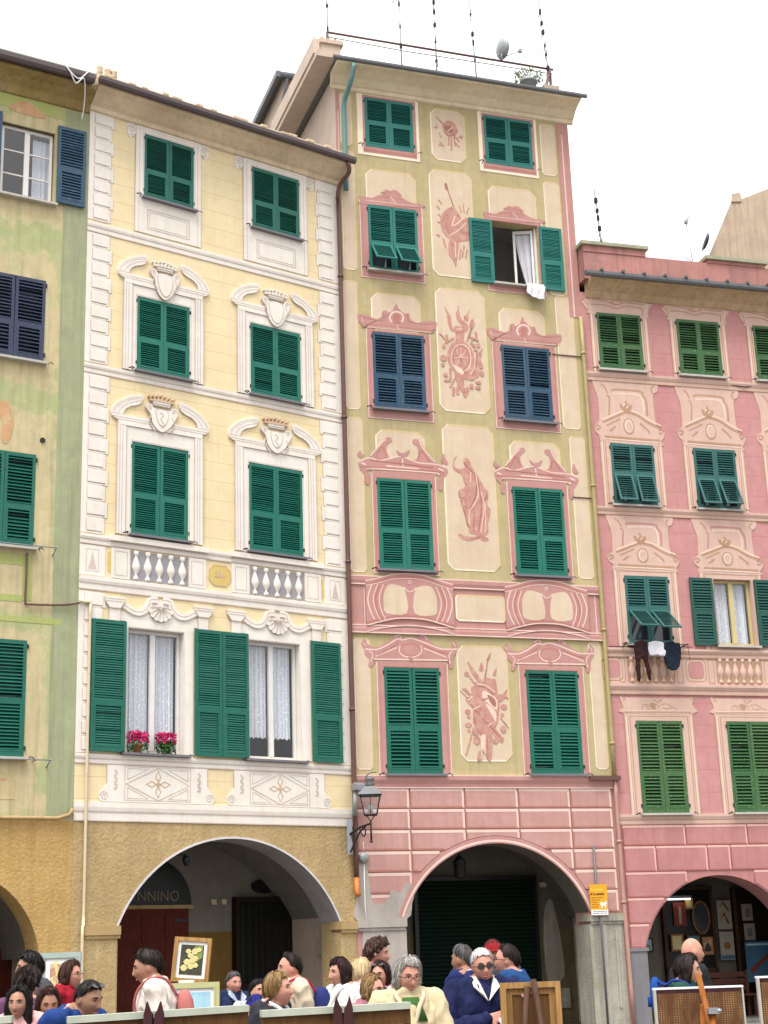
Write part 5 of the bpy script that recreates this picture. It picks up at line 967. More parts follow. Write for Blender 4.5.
# ------------------------------------------------------------------ people
def kf(keys,x):
    for (a,va),(b,vb) in zip(keys,keys[1:]):
        if x<=b:
            t=(x-a)/(b-a) if b>a else 0; t=t*t*(3-2*t); return va+(vb-va)*t
    return keys[-1][1]
def head_pt(d,fem=False):
    dx,dy,dz=d; x=.074*dx; y=.095*dy; z=.118*dz; t=max(0,-dz)
    x*=1-(.36 if fem else .27)*t**1.7
    if dy>0: y*=1-.40*t**1.3
    else: y*=1-.07*t
    if dy<0:
        e=lambda cx,cz,sx,sz: math.exp(-((x-cx)/sx)**2-((z-cz)/sz)**2)
        o=.020*e(0,-.030,.013,.016)+.013*e(0,-.008,.009,.028)+.006*e(0,-.060,.024,.008)+.006*e(0,-.074,.02,.008)-.004*e(0,-.0665,.022,.003)+.011*e(0,-.102,.022,.014)
        for m in (1,-1): o+=-.011*e(m*.031,.010,.015,.011)+.005*e(m*.03,.033,.022,.008)+.005*e(m*.046,-.022,.018,.02)+.004*e(m*.012,-.036,.007,.008)
        y-=o
    return Vector((x,y,z))
def sph(th,ph): return (math.sin(th)*math.sin(ph),-math.sin(th)*math.cos(ph),math.cos(th))
def capsule(b,p,q,r0,r1,n=12):
    p=Vector(p);q=Vector(q); d=q-p; L=d.length; d=d/L if L>1e-6 else Vector((0,0,1)); pts=[];rs=[]
    for k in range(4): a=PI/2*k/4; pts.append(p-d*r0*math.cos(a)); rs.append(max(.001,r0*math.sin(a)))
    pts.append(p); rs.append(r0); pts.append(q); rs.append(r1)
    for k in range(1,5): a=PI/2*k/4; pts.append(q+d*r1*math.sin(a)); rs.append(max(.001,r1*math.cos(a)))
    b.tube(pts,rs,n)
def loft(b,rings,n=20):
    base=len(b.v); L=len(rings)
    for f in rings:
        for j in range(n): b.v.append(tuple(f(2*PI*j/n)))
    for k in range(L-1):
        for j in range(n): b.face((base+k*n+j,base+k*n+(j+1)%n,base+(k+1)*n+(j+1)%n,base+(k+1)*n+j))
    b.face([base+j for j in range(n)][::-1]); b.face([base+(L-1)*n+j for j in range(n)])
def remesh(b,vox,mat,name,smooth=2,disp=0,freq=9,seed=0):
    me=b.mesh(name,mat); o=bpy.data.objects.new('remesh_source',me); COL.objects.link(o)
    m=o.modifiers.new('r','REMESH'); m.mode='VOXEL'; m.voxel_size=vox
    if smooth: s=o.modifiers.new('s','SMOOTH'); s.iterations=smooth; s.factor=.5
    dg=bpy.context.evaluated_depsgraph_get(); out=bpy.data.meshes.new_from_object(o.evaluated_get(dg)); out.name=name
    bpy.data.objects.remove(o); bpy.data.meshes.remove(me)
    if disp:
        sv=Vector((seed*3.1,seed*1.7,seed)); nn=[v.normal.copy() for v in out.vertices]
        for v,n in zip(out.vertices,nn):
            p=Vector((v.co.x*freq,v.co.y*freq,v.co.z*freq*.6))+sv; v.co+=n*disp*(.6*noise.noise(p)+.55*(.5-abs(noise.noise(p*1.25+Vector((3,1,7)))*1.6))+.12)
    out.polygons.foreach_set('use_smooth',[True]*len(out.polygons)); return out
def hand(b,w,d,up,s,curl=.5,thumb=1):
    """palm and five fingers from wrist w along d; up is the back of the hand"""
    d=Vector(d).normalized(); up=Vector(up); up=(up-d*up.dot(d)).normalized(); sd=d.cross(up)*thumb
    for k in range(4):
        o=(k-1.5)*.019; l=(.070,.080,.074,.058)[k]
        kn=w+d*.085+sd*o*1.05; capsule(b,w+d*.01+sd*o*.7,kn,.012,.0105,8)
        a=curl*.9; p1=kn+(d*math.cos(a)-up*math.sin(a))*l*.55; a2=curl*1.9; p2=p1+(d*math.cos(a2)-up*math.sin(a2))*l*.5
        capsule(b,kn,p1,.0095,.0085,8); capsule(b,p1,p2,.0085,.007,8)
    t0=w+d*.025-sd*.028; t1=t0+(d*.7-sd*.75)*.04; t2=t1+(d*.95-sd*.25-up*.3*curl)*.035; capsule(b,t0,t1,.0125,.0105,8); capsule(b,t1,t2,.0105,.008,8)
SK={}
for n,c in (('fair_skin',(.46,.25,.175)),('pink_skin',(.48,.235,.17)),('olive_skin',(.35,.185,.12)),('tan_skin',(.30,.16,.10))): SK[n]=skin(n,c)
HR={n:[hairm(n+'_hair',c,mul(h,.8)),paint(n+'_hair_strand',mul(c,.9),.6,.3,spec=.3),paint(n+'_hair_light_strand',mul(tuple(.5*x+.5*y for x,y in zip(c,h)),1.0),.6,.3,spec=.3),paint(n+'_hair_dark_strand',mul(c,.62 if n in('white','silver','pale_blonde') else .45),.7,.3,spec=.2)] for n,c,h in (('black',(.006,.005,.005),(.022,.016,.014)),('dark_brown',(.013,.007,.005),(.045,.024,.016)),('auburn',(.022,.006,.006),(.075,.02,.018)),('red_brown',(.045,.016,.010),(.13,.05,.03)),('blonde',(.26,.15,.055),(.72,.50,.24)),('pale_blonde',(.62,.46,.24),(.9,.75,.5)),('grey',(.07,.065,.065),(.22,.21,.21)),('silver',(.34,.32,.29),(.75,.72,.66)),('white',(.72,.70,.70),(.85,.84,.84)),('curly_brown',(.06,.03,.022),(.17,.09,.065)))}
FB={}
def cloth(c):
    k=tuple(c)
    if k not in FB: FB[k]=fabric('garment_cloth_%d'%len(FB),c)
    return FB[k]
M['eye_white']=paint('eye_white',(.7,.68,.65),.3,.05); M['iris']=paint('dark_iris',(.03,.02,.015),.2,.1); M['lip']=paint('lip_rose',(.42,.13,.11),.5,.2); M['lens']=glass('dark_lens',(.02,.015,.015),.08)
STYLES={ # hairline angle from the crown: front, temple, side, back; lengths dropping at side and back; thickness; wave
 'crop':((42,56,74,122),(0,0),.010,.004),'short':((43,58,78,122),(0,0),.016,.007),'receding':((25,44,78,122),(0,0),.011,.005),'buzz':((40,56,76,118),(0,0),.004,.0015),'curly':((46,66,90,126),(0,.02),.034,.024),
 'bob':((38,64,97,118),(.075,.07),.017,.009),'lob':((42,66,96,118),(.12,.13),.016,.009),'long':((40,64,96,118),(.20,.22),.017,.012),'pixie':((48,70,96,126),(.015,.03),.019,.012),'fringe':((62,76,98,120),(.06,.06),.018,.008)}
def hair_mesh(style,HM,s,mat,seed,fem):
    (fr,te,si,ba),(ds,db),th,amp=STYLES[style]; b=MB(); nA=48; nR=12; nD=7; rows=nR+nD
    out=[];inn=[]
    for i in range(nA):
        ph=-PI+2*PI*i/nA; a=abs(math.degrees(ph)); hl=R(kf([(0,fr),(40,fr+5),(62,te),(92,si),(180,ba)],a)); dr=kf([(0,0),(52,0),(78,ds),(120,(ds+db)/2),(180,db)],a)
        hl+=R(7)*noise.noise(Vector((i*.9,seed,0)))*(1 if dr<.01 else 0)+(R(9)*math.sin(ph+.5+seed)*(1 if a<60 else 0) if fem else 0)
        co=[];ci=[]
        for j in range(rows+1):
            t=min(1,j/nR); thh=max(.01,hl*t); p=head_pt(sph(thh,ph),fem); n=Vector(sph(thh,ph))
            edge=1 if dr>.05 else (1-max(0,t-.72)/.28*.8)
            wv=amp*noise.noise(Vector((i*.62+seed,j*.16,seed)))+amp*.7*noise.noise(Vector((i*1.9,j*.3,seed*2)))
            if style=='curly': wv+=amp*.8*noise.noise(Vector((i*1.1,j*1.1,seed)))
            q=p+n*(th*edge+wv); r=p+n*(.001)
            if j>nR:
                k=(j-nR)/nD; dr_=dr*(1+.22*noise.noise(Vector((i*.55,seed*3,2)))); out_n=Vector((n.x,n.y,0)); out_n=out_n.normalized() if out_n.length>.01 else Vector((0,1,0))
                dz=-dr_*k; flare=(.012*math.sin(k*PI)-.018*k*k)*(1 if dr>.03 else .3)+wv*.6
                q=q+Vector((0,0,dz))+out_n*flare; r=r+Vector((0,0,dz))+out_n*(flare-.004)
            co.append(HM@q*s); ci.append(HM@r*s)
        out.append(co); inn.append(ci)
    base=len(b.v)
    for co in out: b.v+=[tuple(p) for p in co]
    ib=len(b.v)
    for ci in inn: b.v+=[tuple(p) for p in ci]
    m=rows+1
    for i in range(nA):
        i2=(i+1)%nA
        for j in range(rows):
            b.face((base+i*m+j,base+i*m+j+1,base+i2*m+j+1,base+i2*m+j)); b.face((ib+i*m+j,ib+i2*m+j,ib+i2*m+j+1,ib+i*m+j+1))
        b.face((base+i*m+rows,ib+i*m+rows,ib+i2*m+rows,base+i2*m+rows))
    b.smooth=set(range(len(b.f)))
    rnd=random.Random(int(seed*977)); ns=520
    for k in range(ns):
        i=rnd.randrange(nA); fi=rnd.random(); j0=rnd.randrange(0,5); j1=rows-(0 if rnd.random()<.6 else rnd.randrange(0,4)); lift=(rnd.uniform(.001,.006) if rnd.random()<.75 else rnd.uniform(.006,.016))*s; wd=rnd.uniform(.0009,.0026)*s; b.i=rnd.choice((1,1,2,3)); prev=None
        for j in range(j0,j1+1):
            i2=(i+1)%nA; p=out[i][j].lerp(out[i2][j],fi); q=inn[i][j].lerp(inn[i2][j],fi); n=(p-q); n=n.normalized() if n.length>1e-6 else Vector((0,0,1)); tg=(out[i2][j]-out[i][j]); tg=tg.normalized() if tg.length>1e-6 else Vector((1,0,0))
            c=p+n*(lift*math.sin(PI*min(1,(j-j0+1)/(j1-j0+1)))+.001*s)+tg*(.011*s*noise.noise(Vector((k,j*.22,seed)))); w=wd*(1 if j<j1 else .3)
            a=(c-tg*w,c+tg*w)
            if prev: nn=len(b.v); b.v+=[tuple(prev[0]),tuple(prev[1]),tuple(a[1]),tuple(a[0])]; b.face((nn,nn+1,nn+2,nn+3))
            prev=a
    return b.mesh('hair',mat)
def person(label,P,face,s=None,lean=0,yaw=0,pitch=0,roll=0,fem=False,sk='fair_skin',hair=None,hc='dark_brown',top=(.1,.1,.1),pants=(.04,.045,.06),arms=None,hands=(None,None),collar=None,glasses=None,vox=.0078,seed=0,collar_style='ring',extra=None,bulk=1.0):
    Lm=Matrix.Rotation(R(lean),4,'X'); piv=Vector((0,0,.95))
    def up(p):
        p=Vector(p); t=min(1,max(0,(p.z-.85)/.25)); q=Lm@(p-piv)+piv; return p.lerp(q,t)
    hc0=up((0,-.03,1.562)); HR_=Matrix.Rotation(R(yaw),4,'Z')@Matrix.Rotation(R(roll),4,'Y')@Matrix.Rotation(R(pitch),4,'X'); HM=Matrix.Translation(hc0)@HR_@Matrix.Scale(.91,4)
    if s is None: s=P[2]/hc0.z
    fz=Matrix.Rotation(R(face),4,'Z'); off=fz@(hc0*s); loc=Vector((P[0]-off.x,P[1]-off.y,P[2]-off.z)) ; loc.z=0 if abs(loc.z)<.25 else loc.z
    sw=.165 if fem else .19; k=bulk*(.93 if fem else 1.0)
    A=arms or [None,None]; J=[]
    for m,a in zip((1,-1),A):
        sh=Vector((m*sw,.01,1.415)); 
        if a is None: el=sh+Vector((m*.055,.03,-.29)); wr=el+Vector((-m*.0,-.07,-.25)); J.append((up(sh),up(el),up(wr),None))
        else: J.append((up(sh),Vector(a[0]),Vector(a[1]),a[2] if len(a)>2 else None))
    def torso(b,g,zlo,top_open=False):
        pr=[(.80,.15,.10,0),(.90,.172,.118,.01),(1.0,.160,.108,.005),(1.08,.150,.104,0),(1.18,.158,.112,0),(1.28,.168,.118,0),(1.36,.172,.112,.005),(1.42,.150,.088,.012),(1.455,.098,.068,.012),(1.485,.066,.060,.01)]
        if fem: pr=[(z,rx*(.97 if z<1.02 else .90 if z>1.2 else .86),ry*(1.08 if 1.2<z<1.33 else .95),cy) for z,rx,ry,cy in pr]
        loft(b,[(lambda t,z=z,rx=rx,ry=ry,cy=cy: up((math.cos(t)*(rx*k+g),math.sin(t)*(ry*k+g)+cy,z))) for z,rx,ry,cy in pr if z>=zlo])
    hipz=.90; legs=[]
    for m in (1,-1): legs.append((Vector((m*.09,0,.90)),Vector((m*.10,-.02,.50)),Vector((m*.105,.02,.09))))
    b=MB(); n1,n2=32,40; base=len(b.v)
    for i in range(n1+1):
        for j in range(n2):
            b.v.append(tuple(HM@head_pt(sph(PI*i/n1,2*PI*j/n2),fem)))
    for i in range(n1):
        for j in range(n2): b.face((base+i*n2+j,base+i*n2+(j+1)%n2,base+(i+1)*n2+(j+1)%n2,base+(i+1)*n2+j))
    for m in (1,-1):
        e=MB(); e.ball((0,0,0),.020,10,6,.031,.010); base=len(b.v); rot=Matrix.Rotation(R(-m*70),4,'Z')
        b.v+=[tuple(HM@(rot@Vector(v)+Vector((m*.074,.012,-.004)))) for v in e.v]; b.f+=[tuple(base+q for q in f) for f in e.f]; b.m+=[0]*len(e.f)
    capsule(b,up((0,.012,1.40)),HM@Vector((0,.018,-.075)),.064 if not fem else .052,.060 if not fem else .048,16)
    for m in (1,-1): capsule(b,up((m*.03,.025,1.485)),up((m*(sw-.03),.015,1.42)),.038,.045)
    torso(b,0,.8)
    for (sh,el,wr,hd),m,hcv in zip(J,(1,-1),hands):
        capsule(b,sh,el,.050*k,.041*k); capsule(b,el,wr,.041*k,.029*k)
        d=hd[0] if hd else (wr-el); u=hd[1] if hd else Vector((m,0,0.2)); hand(b,wr,d,u,1,hcv if hcv is not None else .45,m if not hd else hd[2])
    for h,kn,an in legs:
        capsule(b,h,kn,.082*k,.056*k); capsule(b,kn,an,.056*k,.038); capsule(b,an+Vector((0,.03,-.045)),an+Vector((0,-.13,-.055)),.042,.036)
    for i,v in enumerate(b.v): b.v[i]=tuple(Vector(v)*s)
    body=obj('person',remesh(b,vox*s,SK[sk],'person',1),None,loc,(0,0,R(face))); tag(body,label,'person','people in the crowd'); body['size']=s
    def fin(bb,name,mat,smooth_all=True):
        for i,v in enumerate(bb.v): bb.v[i]=tuple(Vector(v)*s)
        if smooth_all: bb.smooth=set(range(len(bb.f)))
        return bb.build(name,mat,body)
    # clothes
    g=MB(); torso(g,.024,.8)
    for (sh,el,wr,hd),m in zip(J,(1,-1)):
        capsule(g,sh,el,.069*k,.060*k); capsule(g,el,el.lerp(wr,.93),.060*k,.047*k)
        capsule(g,up((m*.055,.015,1.455)),sh+Vector((0,0,-.002)),.048*k,.064*k)
    for i,v in enumerate(g.v): g.v[i]=tuple(Vector(v)*s)
    obj('jacket',remesh(g,.011*s,cloth(top),'jacket',1,.030*s,13,seed+1),body)
    g=MB(); 
    for h,kn,an in legs: capsule(g,h,kn,.100*k,.072*k); capsule(g,kn,an+Vector((0,0,.03)),.072*k,.062)
    loft(g,[(lambda t,z=z,rx=rx,ry=ry: Vector((math.cos(t)*rx*k,math.sin(t)*ry*k+.005,z))) for z,rx,ry in ((.78,.17,.115),(.88,.186,.132),(.98,.172,.122),(1.0,.165,.115))])
    for i,v in enumerate(g.v): g.v[i]=tuple(Vector(v)*s)
    obj('trousers',remesh(g,.014*s,cloth(pants),'trousers',2,.012*s,9,seed+5),body)
    g=MB()
    for h,kn,an in legs: capsule(g,an+Vector((0,.03,-.045)),an+Vector((0,-.145,-.055)),.048,.041)
    fin(g,'shoes',cloth((.03,.025,.022)))
    if hair: obj('hair',hair_mesh(hair,HM,s,HR[hc],seed+.37,fem),body)
    g=MB()
    for m in (1,-1): g.mat(0); g.ball((m*.031,-.0672,.010),.0135,10,6,.0070); g.mat(1); g.ball((m*.031,-.0762,.010),.0062,8,6); g.tube([(m*.016,-.0765,.0105),(m*.024,-.0815,.0165),(m*.034,-.0805,.0165),(m*.047,-.070,.010)],[.0012,.0024,.0026,.0014],5)
    g.v=[tuple(HM@Vector(v)) for v in g.v]
    fin(g,'eyes',['eye_white','iris'])
    g=MB()
    for m in (1,-1): g.tube([(m*.013,-.0895,.029),(m*.03,-.0890,.036),(m*.050,-.0765,.031)],[.0035,.005,.0025],6)
    g.v=[tuple(HM@Vector(v)) for v in g.v]; fin(g,'eyebrows',HR[{'white':'grey','silver':'grey','pale_blonde':'curly_brown','blonde':'curly_brown'}.get(hc,hc)][0])
    g=MB(); g.tube([(-.024,-.078,-.066),(-.01,-.0875,-.0645),(0,-.0885,-.066),(.01,-.0875,-.0645),(.024,-.078,-.066)],[.002,.0055,.005,.0055,.002],6); g.v=[tuple(HM@Vector(v)) for v in g.v]; fin(g,'mouth','lip')
    if glasses:
        rot=Matrix.Translation((0,.012,0))@Matrix.Rotation(R(-52 if glasses=='up' else 0),4,'X')@Matrix.Translation((0,-.012,0)); dy=-.012 if glasses!='up' else -.030
        g=MB()
        for m in (1,-1):
            g.mat(0 if glasses!='clear' else 1); rx,rz_=(.029,.018) if glasses!='clear' else (.024,.016)
            if glasses!='clear': g.prism([(m*.032+rx*math.cos(t*PI/8),.008+rz_*math.sin(t*PI/8)) for t in range(16)],-.092+dy+.004,-.087+dy+.004)
            g.mat(1); L=[(m*.032+rx*math.cos(t*PI/8),-.0905+dy+.004,.008+rz_*math.sin(t*PI/8)) for t in range(17)]; g.tube(L,.0028 if glasses!='clear' else .0016,5)
            g.tube([(m*.060,-.088+dy,.014),(m*.078,-.06+dy*.6,.014),(m*.083,.012,.008)],.003,5)
        g.tube([(-.008,-.093+dy,.012),(.008,-.093+dy,.012)],.003,5)
        g.v=[tuple(HM@(rot@Vector(v))) for v in g.v]; fin(g,'sunglasses' if glasses!='clear' else 'spectacles',['lens','iris'],False)
    if collar:
        g=MB()
        if collar_style=='ring':
            L=[up((.072*k*math.cos(t),.066*k*math.sin(t)+.008,1.475-.022*max(0,-math.sin(t)))) for t in [2*PI*q/18 for q in range(19)]]; g.tube(L,.020,8)
        elif collar_style=='wings':
            for m in (1,-1):
                q=[up(p) for p in ((m*.003,-.170,1.345),(m*.035,-.170,1.385),(m*.088,-.135,1.435),(m*.082,.0,1.505),(m*.062,-.075,1.505),(m*.045,-.118,1.46))]
                n=len(g.v); g.v+=[tuple(p) for p in q]+[tuple(p+Vector((0,.012,-.004))) for p in q]; g.face(range(n,n+6)); g.face(range(n+11,n+5,-1))
                for t in range(6): g.face((n+t,n+6+t,n+6+(t+1)%6,n+(t+1)%6))
            L=[up((.068*math.cos(t),.064*math.sin(t)+.012,1.485)) for t in [PI*q/10 for q in range(11)]]; g.tube(L,.016,8)
        else: # open collar lying on the shoulders
            for m in (1,-1):
                L=[up((m*.02,-.135*k,1.28)),up((m*.05,-.125*k,1.38)),up((m*.085,-.075,1.45)),up((m*.075,.02,1.485)),up((m*.0,.075,1.49))]; g.tube(smooth_poly([tuple(p) for p in L],False,4),.015,8)
        fin(g,'collar',cloth(collar),collar_style!='wings')
    if extra: extra(body,HM,up,s,fin)
    return body
def cap_extra(col):
    def f(body,HM,up,s,fin):
        g=MB(); n=24
        for i in range(7):
            th=R(78)*i/6
            for j in range(n):
                p=head_pt(sph(max(.01,th),2*PI*j/n)); d=Vector(sph(max(.01,th),2*PI*j/n)); g.v.append(tuple(HM@(p+d*.02)))
        for i in range(6):
            for j in range(n): g.face((i*n+j,i*n+(j+1)%n,(i+1)*n+(j+1)%n,(i+1)*n+j))
        q=[(math.sin(R(a))*.083,-math.cos(R(a))*.10-(.07*math.cos(R(a))**1.5 if k else 0),.045-(.012 if k else 0)) for k in (0,1) for a in (range(-60,61,15) if not k else range(60,-61,-15))]
        m=len(g.v); g.v+=[tuple(HM@Vector(p)) for p in q]+[tuple(HM@(Vector(p)+Vector((0,0,-.006)))) for p in q]; L=len(q); g.face(range(m,m+L)); g.face(range(m+2*L-1,m+L-1,-1))
        for k in range(L): g.face((m+k,m+L+k,m+L+(k+1)%L,m+(k+1)%L))
        fin(g,'cap',cloth(col))
    return f
def vest_extra(col):
    def f(body,HM,up,s,fin):
        g=MB(); L=[(-.1,1.30),(.1,1.30),(.05,1.44),(-.05,1.44)]; n=len(g.v); g.v+=[tuple(up((x,-.142+.04*max(0,(z-1.36)/.1),z))) for x,z in L]+[tuple(up((x,-.10,z))) for x,z in L]
        for q in ((0,1,2,3),(7,6,5,4),(0,4,5,1),(1,5,6,2),(2,6,7,3),(3,7,4,0)): g.face(q)
        fin(g,'shirt_front',cloth(col))
    return f
def backpack(name,label,B,col,col2,z=1.24,w=.26,h=.36,d=.15,lean=0):
    Lm=Matrix.Rotation(R(lean),4,'X'); piv=Vector((0,0,.95)); L_=lambda p: tuple(Lm@(Vector(p)-piv)+piv)
    s=B['size']; t=thing(name,label,'backpack',tuple(B.location),B.rotation_euler.z)
    def done(b,nm,c): b.v=[tuple(Vector(L_(p))*s) for p in b.v]; b.smooth=set(range(len(b.f))); b.build(nm,cloth(c),t)
    b=MB(); loft(b,[(lambda q,zz=zz,rw=rw,rd=rd: Vector((math.copysign(abs(math.cos(q))**.55,math.cos(q))*w/2*rw,.135+d/2+math.copysign(abs(math.sin(q))**.6,math.sin(q))*d/2*rd,zz))) for zz,rw,rd in ((z-h/2,.75,.7),(z-h/2+.03,.98,.95),(z,1,1.05),(z+h*.3,.95,.92),(z+h/2-.02,.75,.65),(z+h/2,.5,.4))],24); done(b,'bag',col)
    b=MB(); loft(b,[(lambda q,zz=zz,rw=rw: Vector((math.cos(q)*w*.36*rw,.135+d+math.sin(q)*d*.3,zz))) for zz,rw in ((z-h/2+.03,.8),(z-.06,1),(z-.02,.8))],16); done(b,'pocket',col2)
    for m in (1,-1):
        b=MB(); b.tube(smooth_poly([(m*.085,.15,z+h/2-.03),(m*.10,.095,1.465),(m*.108,.03,1.495),(m*.112,-.055,1.475),(m*.115,-.118,1.40),(m*.118,-.136,1.28),(m*.15,-.10,1.13),(m*.15,.13,z-h/2+.06)],False,5),.0095,8); done(b,'strap',col2)
    return t
M['board_edge']=paint('pale_board_edge',(.42,.39,.34),.6,.4)
M['paint_card']=paint('card_white',(.5,.55,.65),.5,.2)
NAVY=(.012,.016,.06); CREAM=(.54,.45,.28); WHITE=(.66,.65,.64)
person('dark-haired man at far left with sunglasses pushed up, partly behind others',(-2.68,11.5,1.60),-60,hair='short',hc='black',sk='olive_skin',top=(.05,.05,.06),glasses='up',seed=1,yaw=-10)
person('person seen from behind with bushy dark curls, among the women at left',(-2.57,11.0,1.49),170,hair='curly',hc='dark_brown',top=(.12,.05,.1),seed=2,fem=True)
person('smiling woman with long black hair and pink top at the lower left',(-2.39,10.0,1.40),-5,lean=8,hair='long',hc='black',sk='olive_skin',top=(.66,.36,.34),fem=True,seed=3,pitch=2,vox=.0064)
person('woman with brown shoulder-length hair in teal looking down at the boards',(-2.27,10.3,1.385),20,lean=10,pitch=16,hair='lob',hc='red_brown',sk='olive_skin',top=(.03,.2,.2),fem=True,seed=4,vox=.0064)
person('woman in a red jacket and glasses in profile by the green framed painting',(-2.73,13.2,1.53),75,hair='bob',hc='red_brown',sk='pink_skin',top=(.26,.008,.02),fem=True,glasses='clear',seed=5)
person('man with shaved hair, sunglasses on his head and blue jacket bending forward',(-1.80,9.2,1.43),62,lean=24,pitch=14,hair='buzz',hc='dark_brown',sk='tan_skin',top=(.012,.038,.16),collar=(.5,.5,.62),glasses='up',seed=6,vox=.0062)
B7=person('man in a cream fleece with a pink backpack facing left',(-1.715,10.8,1.585),-82,lean=6,pitch=10,hair='short',hc='dark_brown',sk='olive_skin',top=(.63,.56,.50),collar=(.66,.60,.55),seed=7,vox=.0062)
backpack('backpack','pink backpack worn by the man in the cream fleece',B7,(.42,.14,.125),(.33,.095,.09),lean=6,w=.25,h=.34,d=.12,z=1.22)
person('grey-haired older man in a dark vest in front of the brown doors',(-1.51,14.5,1.40),35,hair='crop',hc='grey',sk='pink_skin',top=(.012,.022,.06),collar=(.35,.4,.5),collar_style='wings',seed=8)
person('dark-haired child looking up behind the blue cap',(-1.205,13.5,1.34),40,pitch=-8,hair='short',hc='black',sk='fair_skin',top=(.45,.47,.55),seed=9)
person('child in a blue baseball cap and pale shirt',(-1.09,12.0,1.265),55,pitch=12,hair='crop',hc='dark_brown',sk='olive_skin',top=(.42,.50,.66),seed=10,extra=cap_extra((.015,.02,.22)))
person('woman with short blonde hair and black top facing right',(-.76,10.0,1.425),78,lean=6,pitch=-8,hair='pixie',hc='blonde',sk='pink_skin',top=(.02,.022,.03),collar=(.6,.6,.65),collar_style='open',fem=True,seed=11,vox=.0062)
person('dark auburn-haired woman half hidden behind the short-haired blonde',(-.875,11.2,1.42),60,hair='lob',hc='auburn',top=(.03,.03,.04),fem=True,seed=12)
B12=person('tall man with receding dark hair and cream jacket with red collar facing left',(-.83,12.0,1.535),-72,hair='receding',hc='dark_brown',sk='pink_skin',top=(.50,.42,.31),collar=(.50,.05,.04),seed=13)
backpack('backpack','navy and red backpack worn by the man with the red collar',B12,(.02,.03,.13),(.42,.02,.05))
person('woman with dark red hair and a white jacket looking left',(-.45,12.0,1.49),-58,hair='lob',hc='auburn',sk='fair_skin',top=(.70,.69,.66),collar=(.72,.71,.68),collar_style='open',fem=True,seed=14,vox=.0064)
person('person with long white-blonde hair seen from behind beside the grey pillar',(-.31,12.7,1.48),150,hair='lob',hc='pale_blonde',top=(.5,.4,.42),fem=True,seed=15)
person('blonde woman in dark sunglasses facing right behind the front boards',(-.18,10.8,1.385),52,lean=6,hair='bob',hc='blonde',sk='pink_skin',top=(.30,.12,.15),fem=True,glasses='dark',seed=16,vox=.0064)
person('woman with dark red hair and a rose jacket, sunglasses on top of her head',(-.15,12.5,1.455),-25,hair='bob',hc='auburn',sk='pink_skin',top=(.45,.14,.22),collar=(.68,.62,.62),collar_style='open',fem=True,glasses='up',seed=17)
person('person with frizzy brown hair in front of the pale pillar, facing right',(-.18,13.7,1.61),80,hair='curly',hc='curly_brown',sk='pink_skin',top=(.25,.1,.12),seed=18)
cross=[((.245,-.06,1.12),(-.02,-.20,1.10),((-1,-.12,.02),(0,-1,.3),1)),((-.245,-.06,1.12),(.03,-.23,1.06),((1,-.05,.08),(0,-1,.3),-1))]
person('woman with a silver bob and cream cardigan standing with arms crossed',(.05,9.5,1.495),8,pitch=12,yaw=14,hair='bob',hc='silver',sk='pink_skin',top=CREAM,collar=(.58,.49,.33),collar_style='open',fem=True,glasses='clear',arms=cross,hands=(.5,.35),seed=19,vox=.0056,extra=vest_extra((.05,.12,.03)),bulk=1.06)
person('grey-haired man in a navy jacket turned away towards the dark arch',(.49,12.3,1.555),-125,hair='crop',hc='grey',sk='tan_skin',top=(.012,.018,.09),collar=(.45,.5,.6),seed=20)
arm21=[((.30,-.09,1.19),(.185,-.30,1.425),((-.05,-1,-.02),(.1,.0,1),1)),((-.28,-.06,1.14),(-.03,-.26,1.235),((.9,-.35,.12),(-.3,-.9,.3),-1))]
B21=person('white-haired man in sunglasses and navy sweater resting a hand on a picture back',(.55,10.5,1.525),10,pitch=4,roll=-6,hair='crop',hc='white',sk='pink_skin',top=(.010,.014,.055),collar=(.72,.68,.60),collar_style='wings',glasses='dark',arms=arm21,hands=(.6,.8),seed=21,vox=.0056,bulk=1.05)
t=thing('card','small white and blue card held in the right hand of the white-haired man','card',(.66,10.20,1.20),R(10)); b=MB(); b.obox((0,0,0),(.035,0,.01),(0,.03,.015),(-.0005,-.001,.002)); b.build('sheet','paint_card',t)
person('man in glasses and bright blue jacket facing left, dark hair thinning',(.80,11.8,1.545),-105,hair='receding',hc='dark_brown',sk='pink_skin',top=(.010,.05,.15),collar=(.5,.35,.35),glasses='clear',seed=22)
person('person in a red hat hidden behind the man in the bright blue jacket',(.80,13.5,1.585),20,hair='crop',hc='dark_brown',top=(.05,.05,.07),seed=23,extra=cap_extra((.22,.012,.016)))
B23=person('brown-haired woman in dark green facing right behind the woven board',(1.99,11.0,1.445),78,lean=4,pitch=4,hair='lob',hc='dark_brown',sk='fair_skin',top=(.015,.06,.04),collar=(.68,.66,.70),fem=True,seed=24,vox=.0064)
B24=person('bald man standing behind the brown-haired woman at right',(2.27,12.3,1.555),105,hair=None,hc='dark_brown',sk='pink_skin',top=(.016,.016,.02),seed=25)
backpack('backpack','bright blue bag on the back of the brown-haired woman at right',B23,(.012,.06,.26),(.01,.04,.2),z=1.40,h=.24,w=.2,d=.08)

